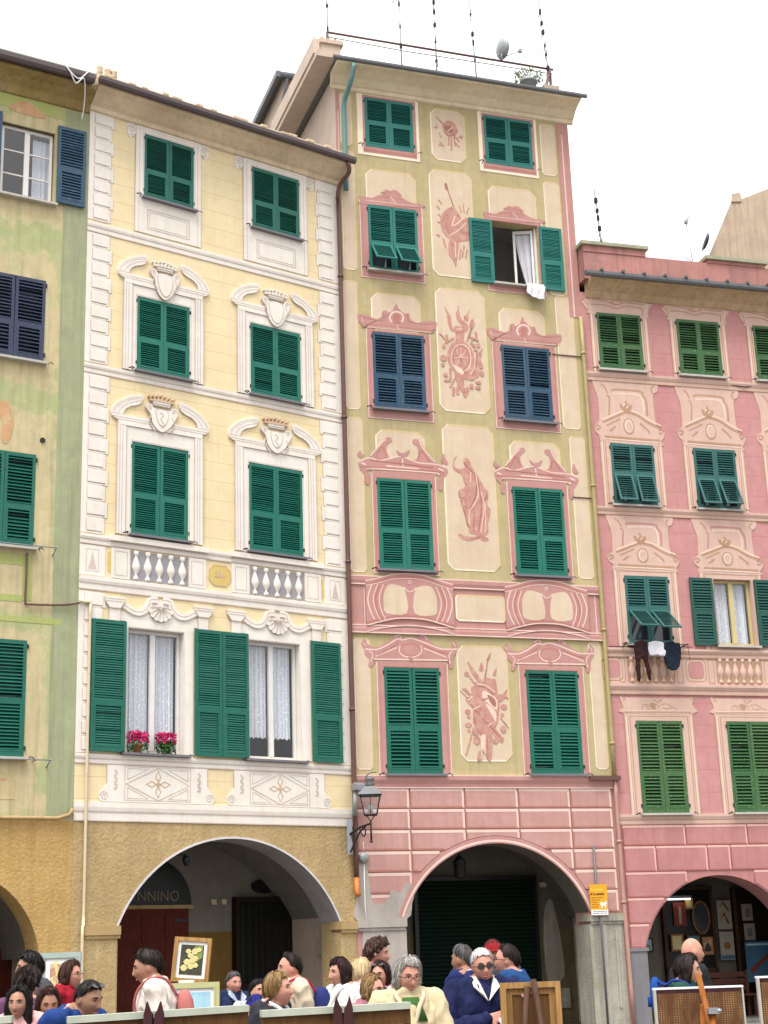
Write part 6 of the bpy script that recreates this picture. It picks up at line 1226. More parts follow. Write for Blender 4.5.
# ------------------------------------------------------------------ pictures, boards and easels of the street artists
def easel(loc,rz,h,mat,spread=.28,label='',group='easels of the street artists',tilt=.18):
    t=thing('easel',label,'easel',loc,rz,group)
    for m in (1,-1):
        b=MB(); b.tube([(m*spread,-.12,0),(m*.03,.0,h)],.02,6); b.build('leg',mat,t)
    b=MB(); b.tube([(0,.55,0),(0,.02,h-.05)],.02,6); b.build('leg',mat,t)
    b=MB(); b.box(-spread*.75,spread*.75,-.12,-.04,h*.45,h*.45+.03); b.build('tray',mat,t); return t
def picture(loc,rz,w,h,fw,mf,inner,label,cat='painting',mount=.0,tilt=0,group=None,name='framed_painting',back=False):
    """framed picture standing on its lower edge at loc; inner(b,w,h) paints the sheet"""
    t=thing(name,label,cat,loc,rz,group); t.rotation_euler=(R(-tilt),0,rz)
    b=MB(); b.box(-w/2,-w/2+fw,-.02,.02,0,h); b.box(w/2-fw,w/2,-.02,.02,0,h); b.box(-w/2+fw,w/2-fw,-.02,.02,0,fw); b.box(-w/2+fw,w/2-fw,-.02,.02,h-fw,h)
    b.box(-w/2+fw*.7,-w/2+fw,-.026,-.02,fw*.7,h-fw*.7); b.box(w/2-fw,w/2-fw*.7,-.026,-.02,fw*.7,h-fw*.7); b.build('frame',mf,t)
    b=MB(); b.box(-w/2+fw,w/2-fw,-.006,.01,fw,h-fw); b.build('mount' if mount else 'backing','mount' if not back else 'brownpanel',t)
    if inner: inner(t,w-2*fw-2*mount,h-2*fw-2*mount,h/2)
    return t
M['paint_red']=plaster('red_brown_paint',(.40,.17,.11),(.25,.10,.06),(.55,.33,.24),patch=((.55,.42,.3),9,.5,.8),bump_scale=30)
M['paint_dark']=plaster('dark_olive_paint',(.05,.05,.035),(.03,.03,.02),(.09,.09,.06),bump_scale=30); M['paint_cream']=paint('cream_petal_paint',(.62,.52,.24),.6,.35,30); M['paint_leaf']=paint('leaf_green_paint',(.20,.25,.06),.6,.4,30)
M['paint_sky']=plaster('sky_blue_paint',(.30,.52,.62),(.22,.42,.55),(.5,.65,.68)); M['paint_sea']=paint('sea_paint',(.08,.20,.25),.6,.4,30); M['paint_land']=paint('land_paint',(.16,.20,.08),.6,.4,30)
def art_red(t,w,h,zc):
    b=MB(); b.box(-w/2,w/2,-.010,-.006,zc-h/2,zc+h/2); b.build('painted_sheet','paint_red',t)
    b=MB().mat(0)
    for k in range(9): x=random.uniform(-.4,.4)*w; z=zc+random.uniform(-.35,.35)*h; b.ribbon(smooth_poly([(x,z),(x+random.uniform(-.1,.1)*w,z+.1*h),(x+random.uniform(-.2,.2)*w,z+.28*h)],False,4),.03,-.0125-.0004*k,-.0085)
    b.build('painted_figure','paint_cream',t)
def art_flower(t,w,h,zc):
    b=MB(); b.box(-w/2,w/2,-.010,-.006,zc-h/2,zc+h/2); b.build('painted_sheet','paint_dark',t)
    b=MB().mat(1); b.prism([(-w*.05,zc+h*.1),(w*.1,zc+h*.45),(w*.45,zc+h*.48),(w*.46,zc+h*.1),(w*.2,zc-.1*h)],-.0118,-.009)
    for k,(x,z,r) in enumerate(((-.30,-.28,.13),(-.18,-.08,.13),(.05,-.02,.12),(.0,-.22,.12),(.16,.05,.11),(-.05,.14,.11),(.2,-.18,.1),(.12,.28,.12),(-.16,.28,.1),(.3,.34,.09))):
        b.mat(0); b.prism([(x*w+r*w*1.15*math.cos(q*PI/8)*(1+.18*math.cos(q*PI/8*10)),zc+z*h+r*h*.8*math.sin(q*PI/8)) for q in range(16)],-.0130-.0005*k,-.009); b.mat(2); b.prism([(x*w+r*w*.45*math.cos(q*PI/6),zc+z*h+r*h*.35*math.sin(q*PI/6)) for q in range(12)],-.0134-.0005*k,-.009)
    b.build('painted_flowers',['paint_cream','paint_leaf','y_ochre'],t)
def art_sea(t,w,h,zc):
    b=MB(); b.box(-w/2,w/2,-.010,-.006,zc-h/2,zc+h/2); b.build('painted_sheet','paint_sky',t)
    b=MB().mat(0); b.box(-w/2,w/2,-.0115,-.0075,zc-h/2,zc-h*.28); b.mat(1); b.prism([(-w/2,zc-h*.28),(-w*.5,zc-.02*h),(-w*.3,zc-.05*h),(-w*.1,zc-h*.27)],-.013,-.0075); b.prism([(w*.25,zc-.3*h),(w*.4,zc-.12*h),(w*.5,zc-.2*h),(w*.5,zc-.3*h)],-.0134,-.0075); b.build('painted_sea',['paint_sea','paint_land'],t)
PG='paintings on show under the arches'
picture((-2.83,13.2,1.10),0,.345,.62,.045,'greenframe',art_red,'painting in a grey-green frame with a red abstract scene, at left by the tan pillar',mount=.045,tilt=5,group=PG)
easel((-2.83,13.46,0),0,1.45,'darkwood',label='dark easel holding the red painting in a grey-green frame')
picture((-1.745,13.2,1.445),0,.31,.36,.032,'lightwood',art_flower,'painting of pale yellow flowers on dark ground in a pine frame',mount=.028,tilt=6,group=PG).rotation_euler.y=R(5)
b=MB(); tq=thing('price_card','small white card tucked under the yellow flower painting','card',(-1.76,13.13,1.415),0); b.box(-.065,.065,-.004,.0,0,.05); b.build('card','mount',tq)
picture((-1.80,13.05,1.06),0,.64,.385,.045,'oliveframe',art_sea,'wide seascape in an olive gilt frame below the yellow flower painting',mount=.03,tilt=4,group=PG)
easel((-1.78,13.42,0),0,1.62,'darkwood',label='dark easel carrying the yellow flowers and the seascape')
BG='picture boards seen from behind along the front'
def board(x0,x1,y0,y1,z0,z1,h,label,panel='brownpanel',low=None):
    dx,dy=x1-x0,y1-y0; L=math.hypot(dx,dy); t=thing('picture_board',label,'board',(x0,y0,z0-h),math.atan2(dy,dx),BG); sl=(z1-z0)/L
    def bar(a,c,lo,hi,yf,yb):
        b=MB(); n=0; b.v+=[(a,yf,lo+a*sl),(c,yf,lo+c*sl),(c,yb,lo+c*sl),(a,yb,lo+a*sl),(a,yf,hi+a*sl),(c,yf,hi+c*sl),(c,yb,hi+c*sl),(a,yb,hi+a*sl)]
        for q in ((0,1,2,3),(4,5,6,7),(0,1,5,4),(1,2,6,5),(2,3,7,6),(3,0,4,7)): b.face(q)
        return b
    bar(0,L,h-.035,h,-.03,.05).build('top_rail','railwhite',t); bar(.0,L,h-.11,h-.036,-.012,.03).build('cross_bar','brownpanel',t)
    bar(.03,L-.03,.0,h-.111,.0,.02).build('panel',low or panel,t)
    for a in (0,L-.03): bar(a,a+.03,0,h-.036,-.01,.04).build('stile',panel,t)
    return t
board(-1.77,-.84,8.5,8.8,1.365,1.385,.75,'long picture back with pale top rail in front of the man in the cream fleece')
board(-.75,.05,8.6,8.8,1.36,1.372,.75,'picture back with pale top rail and grey canvas in front of the blonde women',low='canvas')
board(-2.7,-2.015,8.25,8.3,1.375,1.385,.75,'short picture back cut by the lower left corner')
picture((-2.45,9.9,1.30),10,.1,.18,.02,'railwhite',None,'small pale frame cut off at the left edge behind the board',group=BG) if False else None
def clamp(x,y,z,label):
    t=thing('easel',label,'easel',(x,y,0),0,'easels of the street artists')
    for m in (1,-1):
        b=MB(); b.prism([(m*.004,z-.12),(m*.055,z-.12),(m*.052,z-.02),(m*.036,z+.045),(m*.020,z+.0),(m*.006,z-.02)],-.05,.0); b.build('prong','maroonwood',t); b=MB(); b.tube([(m*.3,-.08,0),(m*.03,-.03,z-.06)],.02,6); b.build('leg','maroonwood',t)
    b=MB(); b.tube([(0,.5,0),(0,.06,z-.08)],.02,6); b.build('leg','maroonwood',t)
clamp(-1.32,8.58,1.38,'dark maroon easel head gripping the long picture back'); clamp(-.31,8.64,1.375,'dark maroon easel head gripping the grey canvas board')
# picture seen from the back, leaning on its own easel, under the white-haired man's hand
t=thing('framed_picture','framed picture seen from behind, light wood with brown centre, by the white-haired man','picture',(.825,10.16,.92),R(4))
b=MB(); w,h=.385,.505
frame4(b,-w/2,w/2,0,h,(-w/2+.035,w/2-.035,.035,h-.035),.03); b.build('frame','lightwood',t)
b=MB(); frame4(b,-w/2+.036,w/2-.036,.036,h-.036,(-w/2+.075,w/2-.075,.075,h-.075),.014); b.build('stretcher','oakwood',t); b=MB(); b.box(-w/2+.04,w/2-.04,-.006,.0,.04,h-.04); b.build('backing','brownpanel',t)
t=thing('easel','dark brown easel crossing behind the light wood picture back','easel',(.825,10.1,0),R(4),'easels of the street artists')
for p,q in (((.02,0,1.44),(.17,-.35,0)),((-.02,-.01,1.40),(-.22,-.15,0)),((0,.1,1.38),(.02,.45,0))):
    b=MB(); b.tube([q,p],.020,4); b.build('leg','darkwood',t)
def woven(x0,x1,y,z0,z1,label):
    t=thing('picture_board',label,'board',((x0+x1)/2,y,z0),R(2),'woven boards at the right'); w=x1-x0; h=z1-z0
    b=MB(); b.box(-w/2+.012,w/2-.012,-.012,.012,0,h-.02); b.build('panel','weave',t)
    b=MB(); b.box(-w/2-.008,-w/2+.006,-.016,.016,0,h); b.build('stile','board_edge',t); b=MB(); b.box(w/2-.004,w/2+.005,-.014,.016,0,h); b.build('stile','board_edge',t); b=MB(); b.box(-w/2-.008,w/2+.006,-.016,.03,h,h+.010); b.build('top_rail','mount',t)
    b=MB(); b.box(-w/2+.013,w/2-.013,-.0125,.0125,h-.022,h-.001); b.build('cross_bar','maroonwood',t)
woven(1.43,1.925,9.0,.75,1.385,'brown woven picture back with white edges behind the orange easel mast'); woven(2.015,2.55,9.0,.78,1.43,'second woven picture back cut by the right edge')
t=thing('easel','orange wood easel mast leaning against the woven picture back','easel',(1.69,8.9,0),0,'easels of the street artists')
for p,q,r in (((-.02,.02,1.462),(.17,-.28,0),.016),((.035,-.05,1.26),(-.22,-.32,0),.015),((0,.05,1.3),(0,.5,0),.018)):
    b=MB(); b.tube([q,p],r,6); b.build('leg','orangewood',t)
b=MB(); b.box(-.0,.06,-.09,-.02,1.255,1.285); b.lathe([(.014,0),(.014,.02)],(.06,-.08,1.26),8); b.build('clamp','steel',t)

# ------------------------------------------------------------------ things on the houses
def at(o,u,y,z): return local(o,u,y,z)
def on(o,name,label,cat,u,y,z,group=None): return thing(name,label,cat,at(o,u,y,z),o.rotation_euler.z,group)
# street lamp
t=thing('street_lamp','black iron lantern on a scrolled bracket between the yellow and tall houses','street lamp',(-.865,29.75,3.75),0)
b=MB(); b.box(-.05,.05,-.02,.08,-.32,.34); b.build('wall_plate','steel',t)
b=MB(); v=Vector((.42,-.55,0)); P=lambda a,z: tuple(v*a+Vector((0,0,z)))
b.tube([P(0,.05),P(.5,.16),P(1,.20)],.022,8); b.tube(smooth_poly([P(0,-.3),P(.25,-.1),P(.5,.08),P(.75,.16)],False,5),.018,8); b.tube(smooth_poly([P(.5,.1),P(.6,.0),P(.72,.0),P(.74,.1),P(.64,.12)],False,5),.014,6); b.tube(smooth_poly([P(.1,.05),P(.15,-.1),P(.28,-.08),P(.26,.04),P(.18,.03)],False,5),.013,6); b.tube([P(1,.26),P(1,-.12)],[.016,.02],8); b.ball(P(1,-.13),.03); b.build('bracket','iron',t)
c=v+Vector((0,0,.0)); z0,z1=.36,.72
b=MB()
def fr(hw,z): return [(c.x+sx*hw,c.y+sy*hw,z) for sx,sy in ((-1,-1),(1,-1),(1,1),(-1,1))]
lo_,hi_=fr(.115,z0),fr(.19,z1)
for k in range(4): b.tube([lo_[k],hi_[k]],.011,5); b.tube([lo_[k],lo_[(k+1)%4]],.014,5); b.tube([hi_[k],hi_[(k+1)%4]],.016,5); m0=(Vector(lo_[k])+Vector(lo_[(k+1)%4]))/2; m1=(Vector(hi_[k])+Vector(hi_[(k+1)%4]))/2; b.tube([m0,m1],.006,5)
for k in range(4): b.tube(smooth_poly([lo_[k],tuple(Vector(lo_[k])*.6+Vector((c.x,c.y,z0-.05))*.4),(c.x,c.y,.24)],False,4),.009,5)
b.build('lantern_frame','iron',t)
b=MB()
for k in range(4): q=(k+1)%4; e=.985; A=[Vector((c.x,c.y,0))+ (Vector(p)-Vector((c.x,c.y,0))).xyz*1 for p in (lo_[k],lo_[q],hi_[q],hi_[k])]; A=[Vector(((p.x-c.x)*e+c.x,(p.y-c.y)*e+c.y,p.z)) for p in A]; b.quad(*A)
b.build('glass_panes','clear',t); b=MB(); b.lathe([(.03,0),(.055,.05),(.055,.12),(.02,.17)],(c.x,c.y,z0+.05),12); b.build('bulb','frost',t)
b=MB(); r0=fr(.225,z1+.01); r1=fr(.10,z1+.17); n=len(b.v); b.v+=r0+r1; b.face((0,1,2,3)); b.face((4,5,6,7))
for k in range(4): b.face((k,(k+1)%4,4+(k+1)%4,4+k))
b.lathe([(.07,0),(.10,.05),(.06,.09),(.09,.13),(.09,.17),(.02,.2)],(c.x,c.y,z1+.16),10); b.tube(smooth_poly([(c.x-.08,c.y,z1+.34),(c.x,c.y,z1+.42),(c.x+.14,c.y,z1+.44)],False,4),.012,5); b.build('lantern_roof','gutter_grey',t)
t=on(Y,'security_camera','grey camera in a small housing on the downpipe above the lantern','camera',YW-.06,-.22,4.66)
b=MB(); b.extr(-.1,.14,[(-.14,-.03),(-.14,.07),(-.05,.12),(.06,.07),(.06,-.03)]); b.build('housing','steel',t); b=MB(); b.tube([(-.03,.0,-.03),(-.03,.05,-.5)],.05,8); b.build('mount','zinc',t)
t=on(T,'alarm_bell','round grey alarm sounder with a cable on the pink blocks','alarm',.16,-.07,3.37); b=MB(); b.ball((0,0,0),.10,14,8,None,.055); b.build('dome','zinc',t); b=MB(); b.tube([(0,.02,-.08),(0,.02,-.9),(.03,.02,-1.3)],.012,5); b.tube([(0,.02,.08),(0,.02,.3)],.006,5); b.build('cable','white',t)
# yellow notice on the pillar
t=on(T,'notice_sign','orange-yellow municipal notice with white footer on the grey pillar','sign',5.055,-.13,2.18)
b=MB(); b.box(-.19,.19,-.012,.0,.0,.60); b.build('panel','yellow_sign',t); b=MB(); b.box(-.185,.185,-.0145,-.01,.005,.105); b.build('footer','white',t)
for txt,sz,z,mt,x in (('Il sacchetto',.058,.48,'sign_yellow',-.175),('& la paletta',.066,.395,'black',-.18)):
    tm=text_mesh(txt,sz,.001,True); tm.materials.append(M[mt]); obj('lettering',tm,t,(x,-.0145,z),(R(90),0,0))
b=MB()
for k,(x0,x1) in enumerate(((-.17,.10),(-.17,.02),(-.17,-.03),(-.17,.0),(-.17,-.02))):
    x=x0
    while x<x1: l=random.uniform(.012,.035); b.box(x,min(x+l,x1),-.0145,-.011,.335-.045*k,.347-.045*k); x+=l+.008
b.build('small_print','brownpanel',t)
b=MB()
for k in range(2):
    x=-.15
    while x<.15: l=random.uniform(.012,.04); b.box(x,x+l,-.0165,-.0135,.068-.035*k,.082-.035*k); x+=l+.01
b.build('small_print','sh_navy',t)
b=MB(); b.prism(smooth_poly([(.02,.2),(.03,.245),(.06,.25),(.12,.235),(.14,.27),(.165,.25),(.16,.22),(.145,.2),(.14,.14),(.12,.14),(.11,.18),(.07,.18),(.06,.14),(.04,.14),(.045,.19)],True,2),-.0160,-.011); b.build('dog_emblem','white',t)
# flower pots on the first-floor sill
for i,(u,lb) in enumerate(((1.19,'terracotta pot of magenta cyclamen on the left of the sill'),(1.75,'dark pot of magenta cyclamen with more leaves, on the right of the sill'))):
    t=on(Y,'flower_pot',lb,'flower pot',u,-.04,5.167,'flower pots on the sill'); b=MB(); b.lathe([(.065,0),(.09,.13),(.10,.13),(.10,.16),(.085,.16)],(0,0,0),16); b.build('pot','terracotta' if i==0 else 'leaf',t)
    for nm,mt,n,z0,z1,rr,sz in (('leaves','leaf',130 if i==0 else 220,.06,.25,.21,.06),('flowers','petal',260,.22,.40,.215,.065)):
        b=MB(); rnd=random.Random(5+i)
        for k in range(n):
            a=rnd.uniform(0,2*PI); r=rr*math.sqrt(rnd.random()); z=rnd.uniform(z0,z1)-(r*r*1.2 if nm=='leaves' else r*r*.8); c=Vector((math.cos(a)*r,math.sin(a)*r*.55,z)); d=Vector((rnd.uniform(-1,1),rnd.uniform(-1,1),rnd.uniform(-.3,1))).normalized(); e=d.orthogonal().normalized(); f=d.cross(e); q=sz*rnd.uniform(.6,1.2)
            b.quad(c-e*q*.5,c+f*q*.4,c+e*q*.5+d*q*.2,c-f*q*.4)
        b.build(nm,mt,t)
# laundry
t=on(T,'towel','white towel hanging over the sill of the open top window','towel',4.52,-.17,15.80)
b=MB(); n=12
for i in range(n+1):
    for j in range(7): x=-.21+.42*i/n; z=-.36*j/6*(1-.28*((i/n-.75)**2)*2); b.v.append((x+.012*math.sin(j),.03-.05*min(1,j/1.5)+.014*math.sin(i*1.4+j*.5),.035+z if j else .05))
for i in range(n):
    for j in range(6): q=i*7+j; b.face((q,q+1,q+8,q+7))
b.smooth=set(range(len(b.f))); b.build('cloth',cloth((.70,.69,.76)),t)
t=on(Q,'clothes_line','washing line on two iron arms below the awning shutters','clothes line',1.05,-.28,7.70); b=MB(); b.tube([(-.70,0,0),(.75,0,0)],.008,5); b.tube([(-.70,.28,-.05),(-.70,-.02,.01)],.014,5); b.tube([(.70,.28,.0),(.70,-.02,.01)],.014,5); b.tube([(.72,0,0),(.74,0,-.35)],.006,5); b.build('line','iron',t)
def garment(name,label,u,out,col,y=-.30):
    t=on(Q,name,label,'laundry',u,y,7.70,'washing below the awning shutters'); b=MB(); oo=smooth_poly(out,True,2); b.prism(oo,-.030,.030); b.face(range(2*len(oo)-1,len(oo)-1,-1)); me=remesh(b,.011,cloth(col),'cloth',0,.022,9,u*5); obj('cloth',me,t)
garment('trousers','dark brown trousers hanging by the waist on the washing line',.67,[(-.13,.03),(.13,.03),(.135,-.28),(.17,-.74),(.11,-.75),(.05,-.34),(-.05,-.34),(-.08,-.76),(-.14,-.75),(-.14,-.28)],(.03,.012,.012))
garment('white_cloth','small white cloth pegged in the middle of the washing line',1.02,[(-.17,.03),(.17,.02),(.17,-.26),(0,-.23),(-.17,-.25)],(.72,.71,.78))
garment('dark_top','black rounded top hanging at the right of the washing line',1.36,[(-.17,.02),(.19,.02),(.2,-.3),(.14,-.5),(.0,-.56),(-.12,-.5),(-.17,-.3)],(.012,.02,.035))
# roof things
def aerial(o,u,y,z0,z1,label,lean=0,kn=5,yagi=None):
    t=on(o,'television_aerial',label,'aerial',u,y,z0,'television aerials'); b=MB(); h=z1-z0; b.tube([(0,0,0),(lean,0,h)],.02,6); b.build('mast','steel',t); rnd=random.Random(int(u*100))
    for k in range(kn):
        b=MB(); z=h*(.25+.7*k/kn)+rnd.uniform(-.1,.1); x=lean*z/h; q=rnd.uniform(.014,.034); b.box(x-q,x+q,-q,q,z,z+rnd.uniform(.05,.14)); b.tube([(x-.08,-.22,z),(x+rnd.uniform(.02,.12),.22,z+rnd.uniform(-.05,.05))],.009,4); b.build('mast_clamp','iron',t)
    pass
    if yagi:
        a,bp=Vector(yagi[0]),Vector(yagi[1]); b=MB(); b.tube([a,bp],.014,5); d=(bp-a)
        for k in range(14): p=a+d*(k/13); b.tube([p+Vector((0,-.3,-.05)),p+Vector((0,.3,.05))],.012,4)
        b.build('yagi_boom','iron',t)
aerial(T,.12,.8,20.6,24.2,'aerial mast at the left end of the roof railing by the chimney',0,4)
aerial(T,1.92,.8,20.6,23.9,'plain aerial mast second from the left on the tall roof',-.02,4)
aerial(T,2.79,.8,20.6,24.0,'aerial mast carrying the long tilted antenna boom',.0,6,((-.95,0,2.75),(.2,0,3.55)))
aerial(T,3.83,.8,20.6,23.8,'aerial mast left of the satellite dish',-.12,5)
aerial(T,5.80,.8,20.6,24.1,'leaning aerial mast at the right end of the roof railing',-.25,8)
aerial(Q,1.16,1.0,16.5,19.06,'leaning aerial mast on the left of the rose house roof',-.14,7)
t=on(Q,'television_aerial','thin aerial mast with a slanted tip on the rose house roof','aerial',3.52,1.0,16.5,'television aerials'); b=MB(); b.tube([(0,0,0),(-.13,0,1.95)],.014,5); b.tube([(-.13,0,1.95),(.07,0,2.27)],.012,5); b.box(-.17,-.1,-.04,.04,1.9,1.98); b.tube([(-.3,0,1.05),(.02,0,.8)],.01,5); b.box(-.07,.0,-.03,.03,.8,.87); b.build('mast','steel',t)
t=on(T,'satellite_dish','grey satellite dish edge-on, fixed to the roof railing','satellite dish',4.5,.8,22.1,'satellite dishes')
b=MB(); b.lathe([(.001,-.07),(.13,-.05),(.24,0),(.26,.03),(.24,.03),(.13,-.03),(.001,-.05)],(0,0,0),24); b.build('reflector','zinc',t,(0,0,.33),(0,R(82),R(12)))
b=MB(); b.tube([(-.02,0,0),(0,0,.3)],.025,6); b.tube([(.02,0,.1),(.45,-.05,.32)],.012,5); b.box(.42,.5,-.09,-.01,.28,.36); b.tube([(-.3,0,-.05),(.0,0,.25)],.01,5); b.build('mount','steel',t)
t=on(B1,'satellite_dish','small black satellite dish on the side of the beige gabled house','satellite dish',-1.05,-.05,22.95,'satellite dishes')
b=MB(); b.lathe([(.001,-.08),(.2,-.05),(.32,.03),(.2,-.02),(.001,-.05)],(0,0,0),20); b.build('reflector','black',t,None,(0,R(-70),R(20)))
t=on(T,'potted_plant','grey-green shrub in a pot on the edge of the tall roof','plant',4.62,-.30,20.6)
b=MB(); b.lathe([(.14,0),(.19,.25),(.21,.25),(.21,.3),(.18,.3)],(0,0,0),14); b.build('pot','zinc',t); b=MB(); rnd=random.Random(3)
for k in range(260):
    a=rnd.uniform(0,2*PI); r=.36*math.sqrt(rnd.random()); c=Vector((math.cos(a)*r,math.sin(a)*r*.7,.3+rnd.uniform(.0,.36)*(1-r))); d=Vector((rnd.uniform(-1,1),rnd.uniform(-1,1),rnd.uniform(-.4,1))).normalized(); e=d.orthogonal().normalized(); f=d.cross(e); q=.06*rnd.uniform(.6,1.3); b.quad(c-e*q*.3,c+f*q*.7,c+e*q*.3,c-f*q*.7)
for k in range(16): a=k*.39; b.tube([(0,0,.28),(math.cos(a)*.25,math.sin(a)*.2,.5)],.006,4)
b.build('leaves','dryleaf',t)
t=on(T,'planter','low terracotta planter at the right end of the tall roof edge','plant pot',5.15,-.28,20.6); b=MB(); b.extr(-.2,.2,[(-.1,0),(-.14,.22),(.14,.22),(.1,0)]); b.build('box','t_side',t)
# lamps and goods inside the porticoes
t=on(T,'hanging_lantern','iron lantern hanging under the vault of the tall house arch','lantern',2.62,1.2,3.0); b=MB(); b.lathe([(.06,0),(.13,.05),(.14,.32),(.16,.33),(.04,.46)],(0,0,0),6); b.tube([(0,0,.45),(0,0,.85)],.01,5); b.build('cage','iron',t); b=MB(); b.lathe([(.05,.07),(.05,.25)],(0,0,0),8); b.build('bulb','frost',t)
t=on(Y,'spotlight','black spotlight on an arm inside the yellow house arch','spotlight',2.42,.45,3.38); b=MB(); b.tube([(-.32,0,.05),(0,0,.06)],.015,6); b.tube([(0,0,.06),(0,-.02,-.02)],.02,6); b.lathe([(.03,-.14),(.07,-.05),(.07,.02),(.03,.04)],(.01,0,0),10); b.build('head','black',t)
t=on(Q,'strip_light','lit white fluorescent tube in the shop under the right arch','strip light',2.28,2.25,2.52); b=MB(); b.tube([(-.3,0,0),(.3,0,0)],.011,8); b.build('tube','tube',t); b=MB(); b.box(-.32,.32,-.02,.06,.02,.07); b.build('fitting','steel',t)
def sheet_thing(name,label,cat,u,y,z,w,h,mat,parts=(),group=None):
    t=on(Q,name,label,cat,u,y,z,group); b=MB(); b.box(-w/2,w/2,-.01,.01,0,h); b.build('sheet',mat,t)
    for k,(nm,pp,mt) in enumerate(parts):
        b=MB()
        for i,p in enumerate(pp): b.prism([(x*w,z2*h) for x,z2 in p],-.0125-.001*k-.0003*i,-.009)
        b.build(nm,mt,t)
    return t
SG='prints for sale under the right arch'
sheet_thing('framed_print','upper of the two small pale prints on the dark shop door','print',3.98,2.33,2.02,.26,.36,'paper',(('drawing',[[(-.25,.2),(.2,.25),(.25,.7),(-.1,.8)]],'greystone'),),SG)
sheet_thing('framed_print','lower of the two small pale prints on the dark shop door','print',4.0,2.33,1.60,.26,.36,'paper',(('drawing',[[(-.2,.2),(.25,.3),(.15,.75),(-.25,.7)]],'greystone'),),SG)
sheet_thing('poster','tall cream poster with red strokes beside the shop window','poster',3.42,2.34,1.85,.34,.62,'paper',(('brush_strokes',[[(-.4,.75),(-.1,.9),(.3,.6),(.35,.68),(-.05,.97)],[(-.4,.3),(-.05,.5),(.2,.15),(.3,.22),(-.02,.6)]],'redposter'),),SG)
sheet_thing('poster','pale poster with a brown round emblem below the red stroke poster','poster',3.42,2.34,1.20,.34,.6,'paper',(('emblem',[[(.25*math.cos(k*.6),.5+.14*math.sin(k*.6)) for k in range(10)]],'oakwood'),('band',[[(-.48,.02),(.48,.02),(.48,.16),(-.48,.16)]],'blueposter')),SG)
sheet_thing('poster','large blue poster with a diagonal boat-like shape at the right','poster',3.98,2.0,.72,.62,.85,'blueposter',(('diagonal',[[(-.4,.3),(.35,.7),(.4,.62),(-.3,.22)]],'redposter'),('caption',[[(-.45,.9),(.45,.9),(.45,.95),(-.45,.95)]],'paint_sky')),SG)
sheet_thing('framed_print','red hanging in the shop window beside the strip light','print',2.35,2.36,1.95,.3,.5,'redposter',(('figure',[[(-.1,.1),(.1,.1),(.12,.8),(-.08,.85)]],'paper'),),SG)
t=on(Q,'oval_mirror','dark oval mirror in a carved frame inside the shop window','mirror',2.86,2.36,2.12,SG); b=MB(); b.tube([(.2*math.cos(k*PI/12),0,.34*math.sin(k*PI/12)) for k in range(25)],.025,6); b.build('frame','oakwood',t); b=MB(); b.prism([(.2*math.cos(k*PI/12),.34*math.sin(k*PI/12)) for k in range(24)],-.003,.01); b.build('mirror_glass','pane',t)
for k,(u,z,w_,h_,fm,im,lb) in enumerate(((1.45,1.95,.34,.44,'oakwood','paint_land','gilt-framed green landscape left of the shop window'),(1.50,1.42,.38,.30,'darkwood','paint_sky','dark-framed pale blue seascape left of the shop window'),(1.12,1.70,.26,.34,'lightwood','paint_red','small pine-framed red picture nearest the grey pier'),(2.22,1.42,.30,.36,'oakwood','paint_cream','cream flower picture low in the shop window'),(2.62,1.50,.34,.26,'darkwood','paint_sea','dark teal picture low in the middle of the shop window'),(2.95,1.32,.26,.38,'lightwood','paint_red','upright red-brown picture low at the right of the shop window'),(2.58,2.30,.20,.24,'lightwood','y_ochre','small ochre print between the red hanging and the oval mirror'))):
    t=on(Q,'framed_print',lb,'print',u,2.34 if k>2 else 2.44,z,SG); b=MB(); b.box(-w_/2+.03,w_/2-.03,-.008,.01,.03,h_-.03); b.build('sheet',im,t); b=MB(); rectline(b,-w_/2,w_/2,0,h_,.035,.018); b.build('frame',fm,t)
    b=MB(); b.prism(smooth_poly([(-w_*.3,h_*.2),(w_*.3,h_*.22),(w_*.2,h_*.5),(0,h_*.68),(-w_*.25,h_*.45)],True,3),-.0105,-.007); b.build('painted_shape',('paint_cream','paint_land','paint_dark')[k%3],t)
t=on(Q,'bench','slatted dark wooden bench under the shop window','bench',3.05,1.95,.04)
for k in range(3):
    b=MB(); b.box(-.65,.65,.10,.13,.52+.14*k,.63+.14*k); b.build('back_slat','shopwood',t)
b=MB(); b.box(-.65,.65,-.3,.1,.42,.46); b.build('seat','shopwood',t)
for x in (-.6,.6):
    b=MB(); b.box(x-.03,x+.03,-.28,-.22,0,.42); b.box(x-.03,x+.03,.05,.10,0,.95); b.build('leg','shopwood',t)
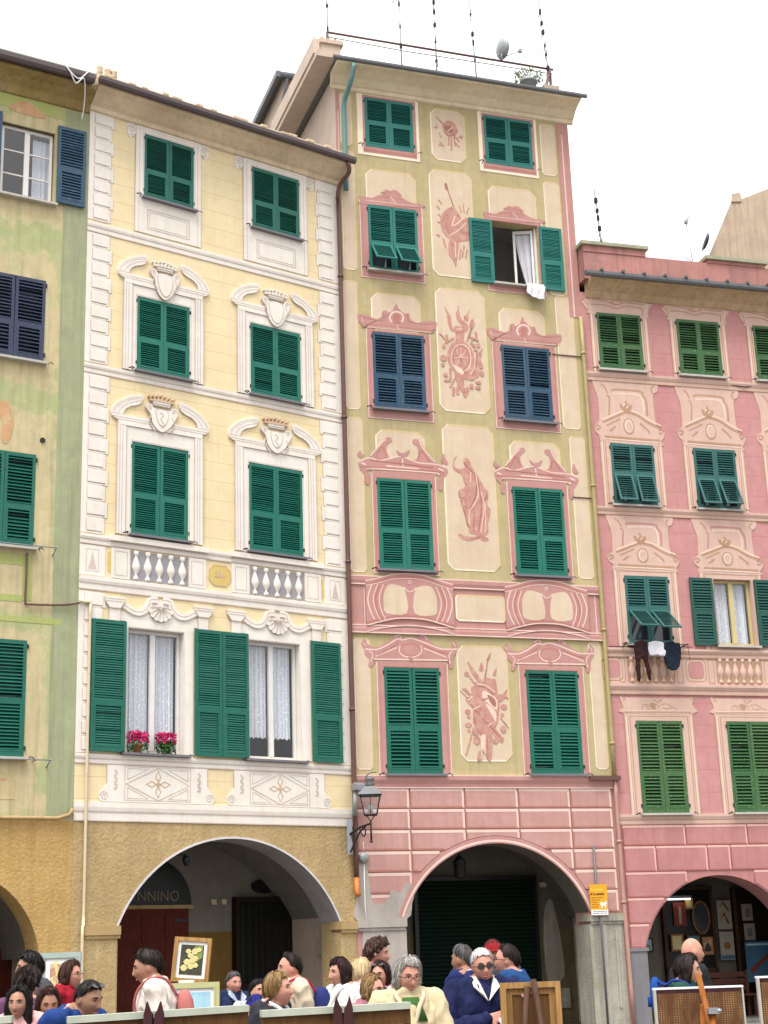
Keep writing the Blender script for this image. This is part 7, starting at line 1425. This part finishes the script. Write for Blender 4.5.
# ------------------------------------------------------------------ light and camera
w=bpy.data.worlds.new('World'); scene.world=w; w.use_nodes=True; nt=w.node_tree; bg=nt.nodes['Background']
sky=nt.nodes.new('ShaderNodeTexSky'); sky.sky_type='NISHITA'; sky.sun_disc=False; sky.sun_elevation=R(64); sky.sun_rotation=R(200); sky.dust_density=4; sky.air_density=1.5
hs=nt.nodes.new('ShaderNodeHueSaturation'); hs.inputs['Saturation'].default_value=.12; hs.inputs['Value'].default_value=1.0
mx=nt.nodes.new('ShaderNodeMix'); mx.data_type='RGBA'; mx.inputs[0].default_value=.6; mx.inputs[7].default_value=(9.5,9.4,9.6,1)
nt.links.new(sky.outputs[0],hs.inputs['Color']); nt.links.new(hs.outputs[0],mx.inputs[6]); tc=nt.nodes.new('ShaderNodeTexCoord'); sp=nt.nodes.new('ShaderNodeSeparateXYZ'); nt.links.new(tc.outputs['Generated'],sp.inputs[0])
mr=nt.nodes.new('ShaderNodeMapRange'); mr.inputs[1].default_value=0; mr.inputs[2].default_value=1; mr.inputs[3].default_value=.42; mr.inputs[4].default_value=1.25; nt.links.new(sp.outputs['Z'],mr.inputs[0])   # overcast sky: brighter overhead than at the horizon
vm=nt.nodes.new('ShaderNodeMix'); vm.data_type='RGBA'; vm.blend_type='MULTIPLY'; vm.inputs[0].default_value=1; nt.links.new(mx.outputs[2],vm.inputs[6]); nt.links.new(mr.outputs[0],vm.inputs[7]); nt.links.new(vm.outputs[2],bg.inputs[0]); bg.inputs[1].default_value=.10
ld=bpy.data.lights.new('sun','SUN'); ld.energy=1.2; ld.angle=R(25); ld.color=(1,.96,.9); lo=bpy.data.objects.new('sun',ld); COL.objects.link(lo)
az=R(200); el=R(64); d=Vector((math.sin(az)*math.cos(el),math.cos(az)*math.cos(el),math.sin(el)))
lo.rotation_euler=d.to_track_quat('Z','Y').to_euler(); lo.location=(0,0,60)
cd=bpy.data.cameras.new('camera'); cam=bpy.data.objects.new('camera',cd); COL.objects.link(cam); scene.camera=cam
cd.sensor_fit='VERTICAL'; cd.sensor_height=36; cd.lens=1522.66/1024*36; cd.clip_end=2000; cd.clip_start=.1
pt,rl=R(16.0437),R(-1.9277); fw=Vector((0,math.cos(pt),math.sin(pt))); r0=Vector((1,0,0)); u0=r0.cross(fw)
rr=r0*math.cos(rl)+u0*math.sin(rl); uu=-r0*math.sin(rl)+u0*math.cos(rl)
cam.matrix_world=Matrix(((rr.x,uu.x,-fw.x,0),(rr.y,uu.y,-fw.y,0),(rr.z,uu.z,-fw.z,1.65),(0,0,0,1)))
scene.view_settings.view_transform='Standard'; scene.view_settings.look='None'; scene.view_settings.gamma=1; scene.view_settings.use_curve_mapping=False
scene.view_settings.exposure=1.48
scene.cycles.use_denoising=True
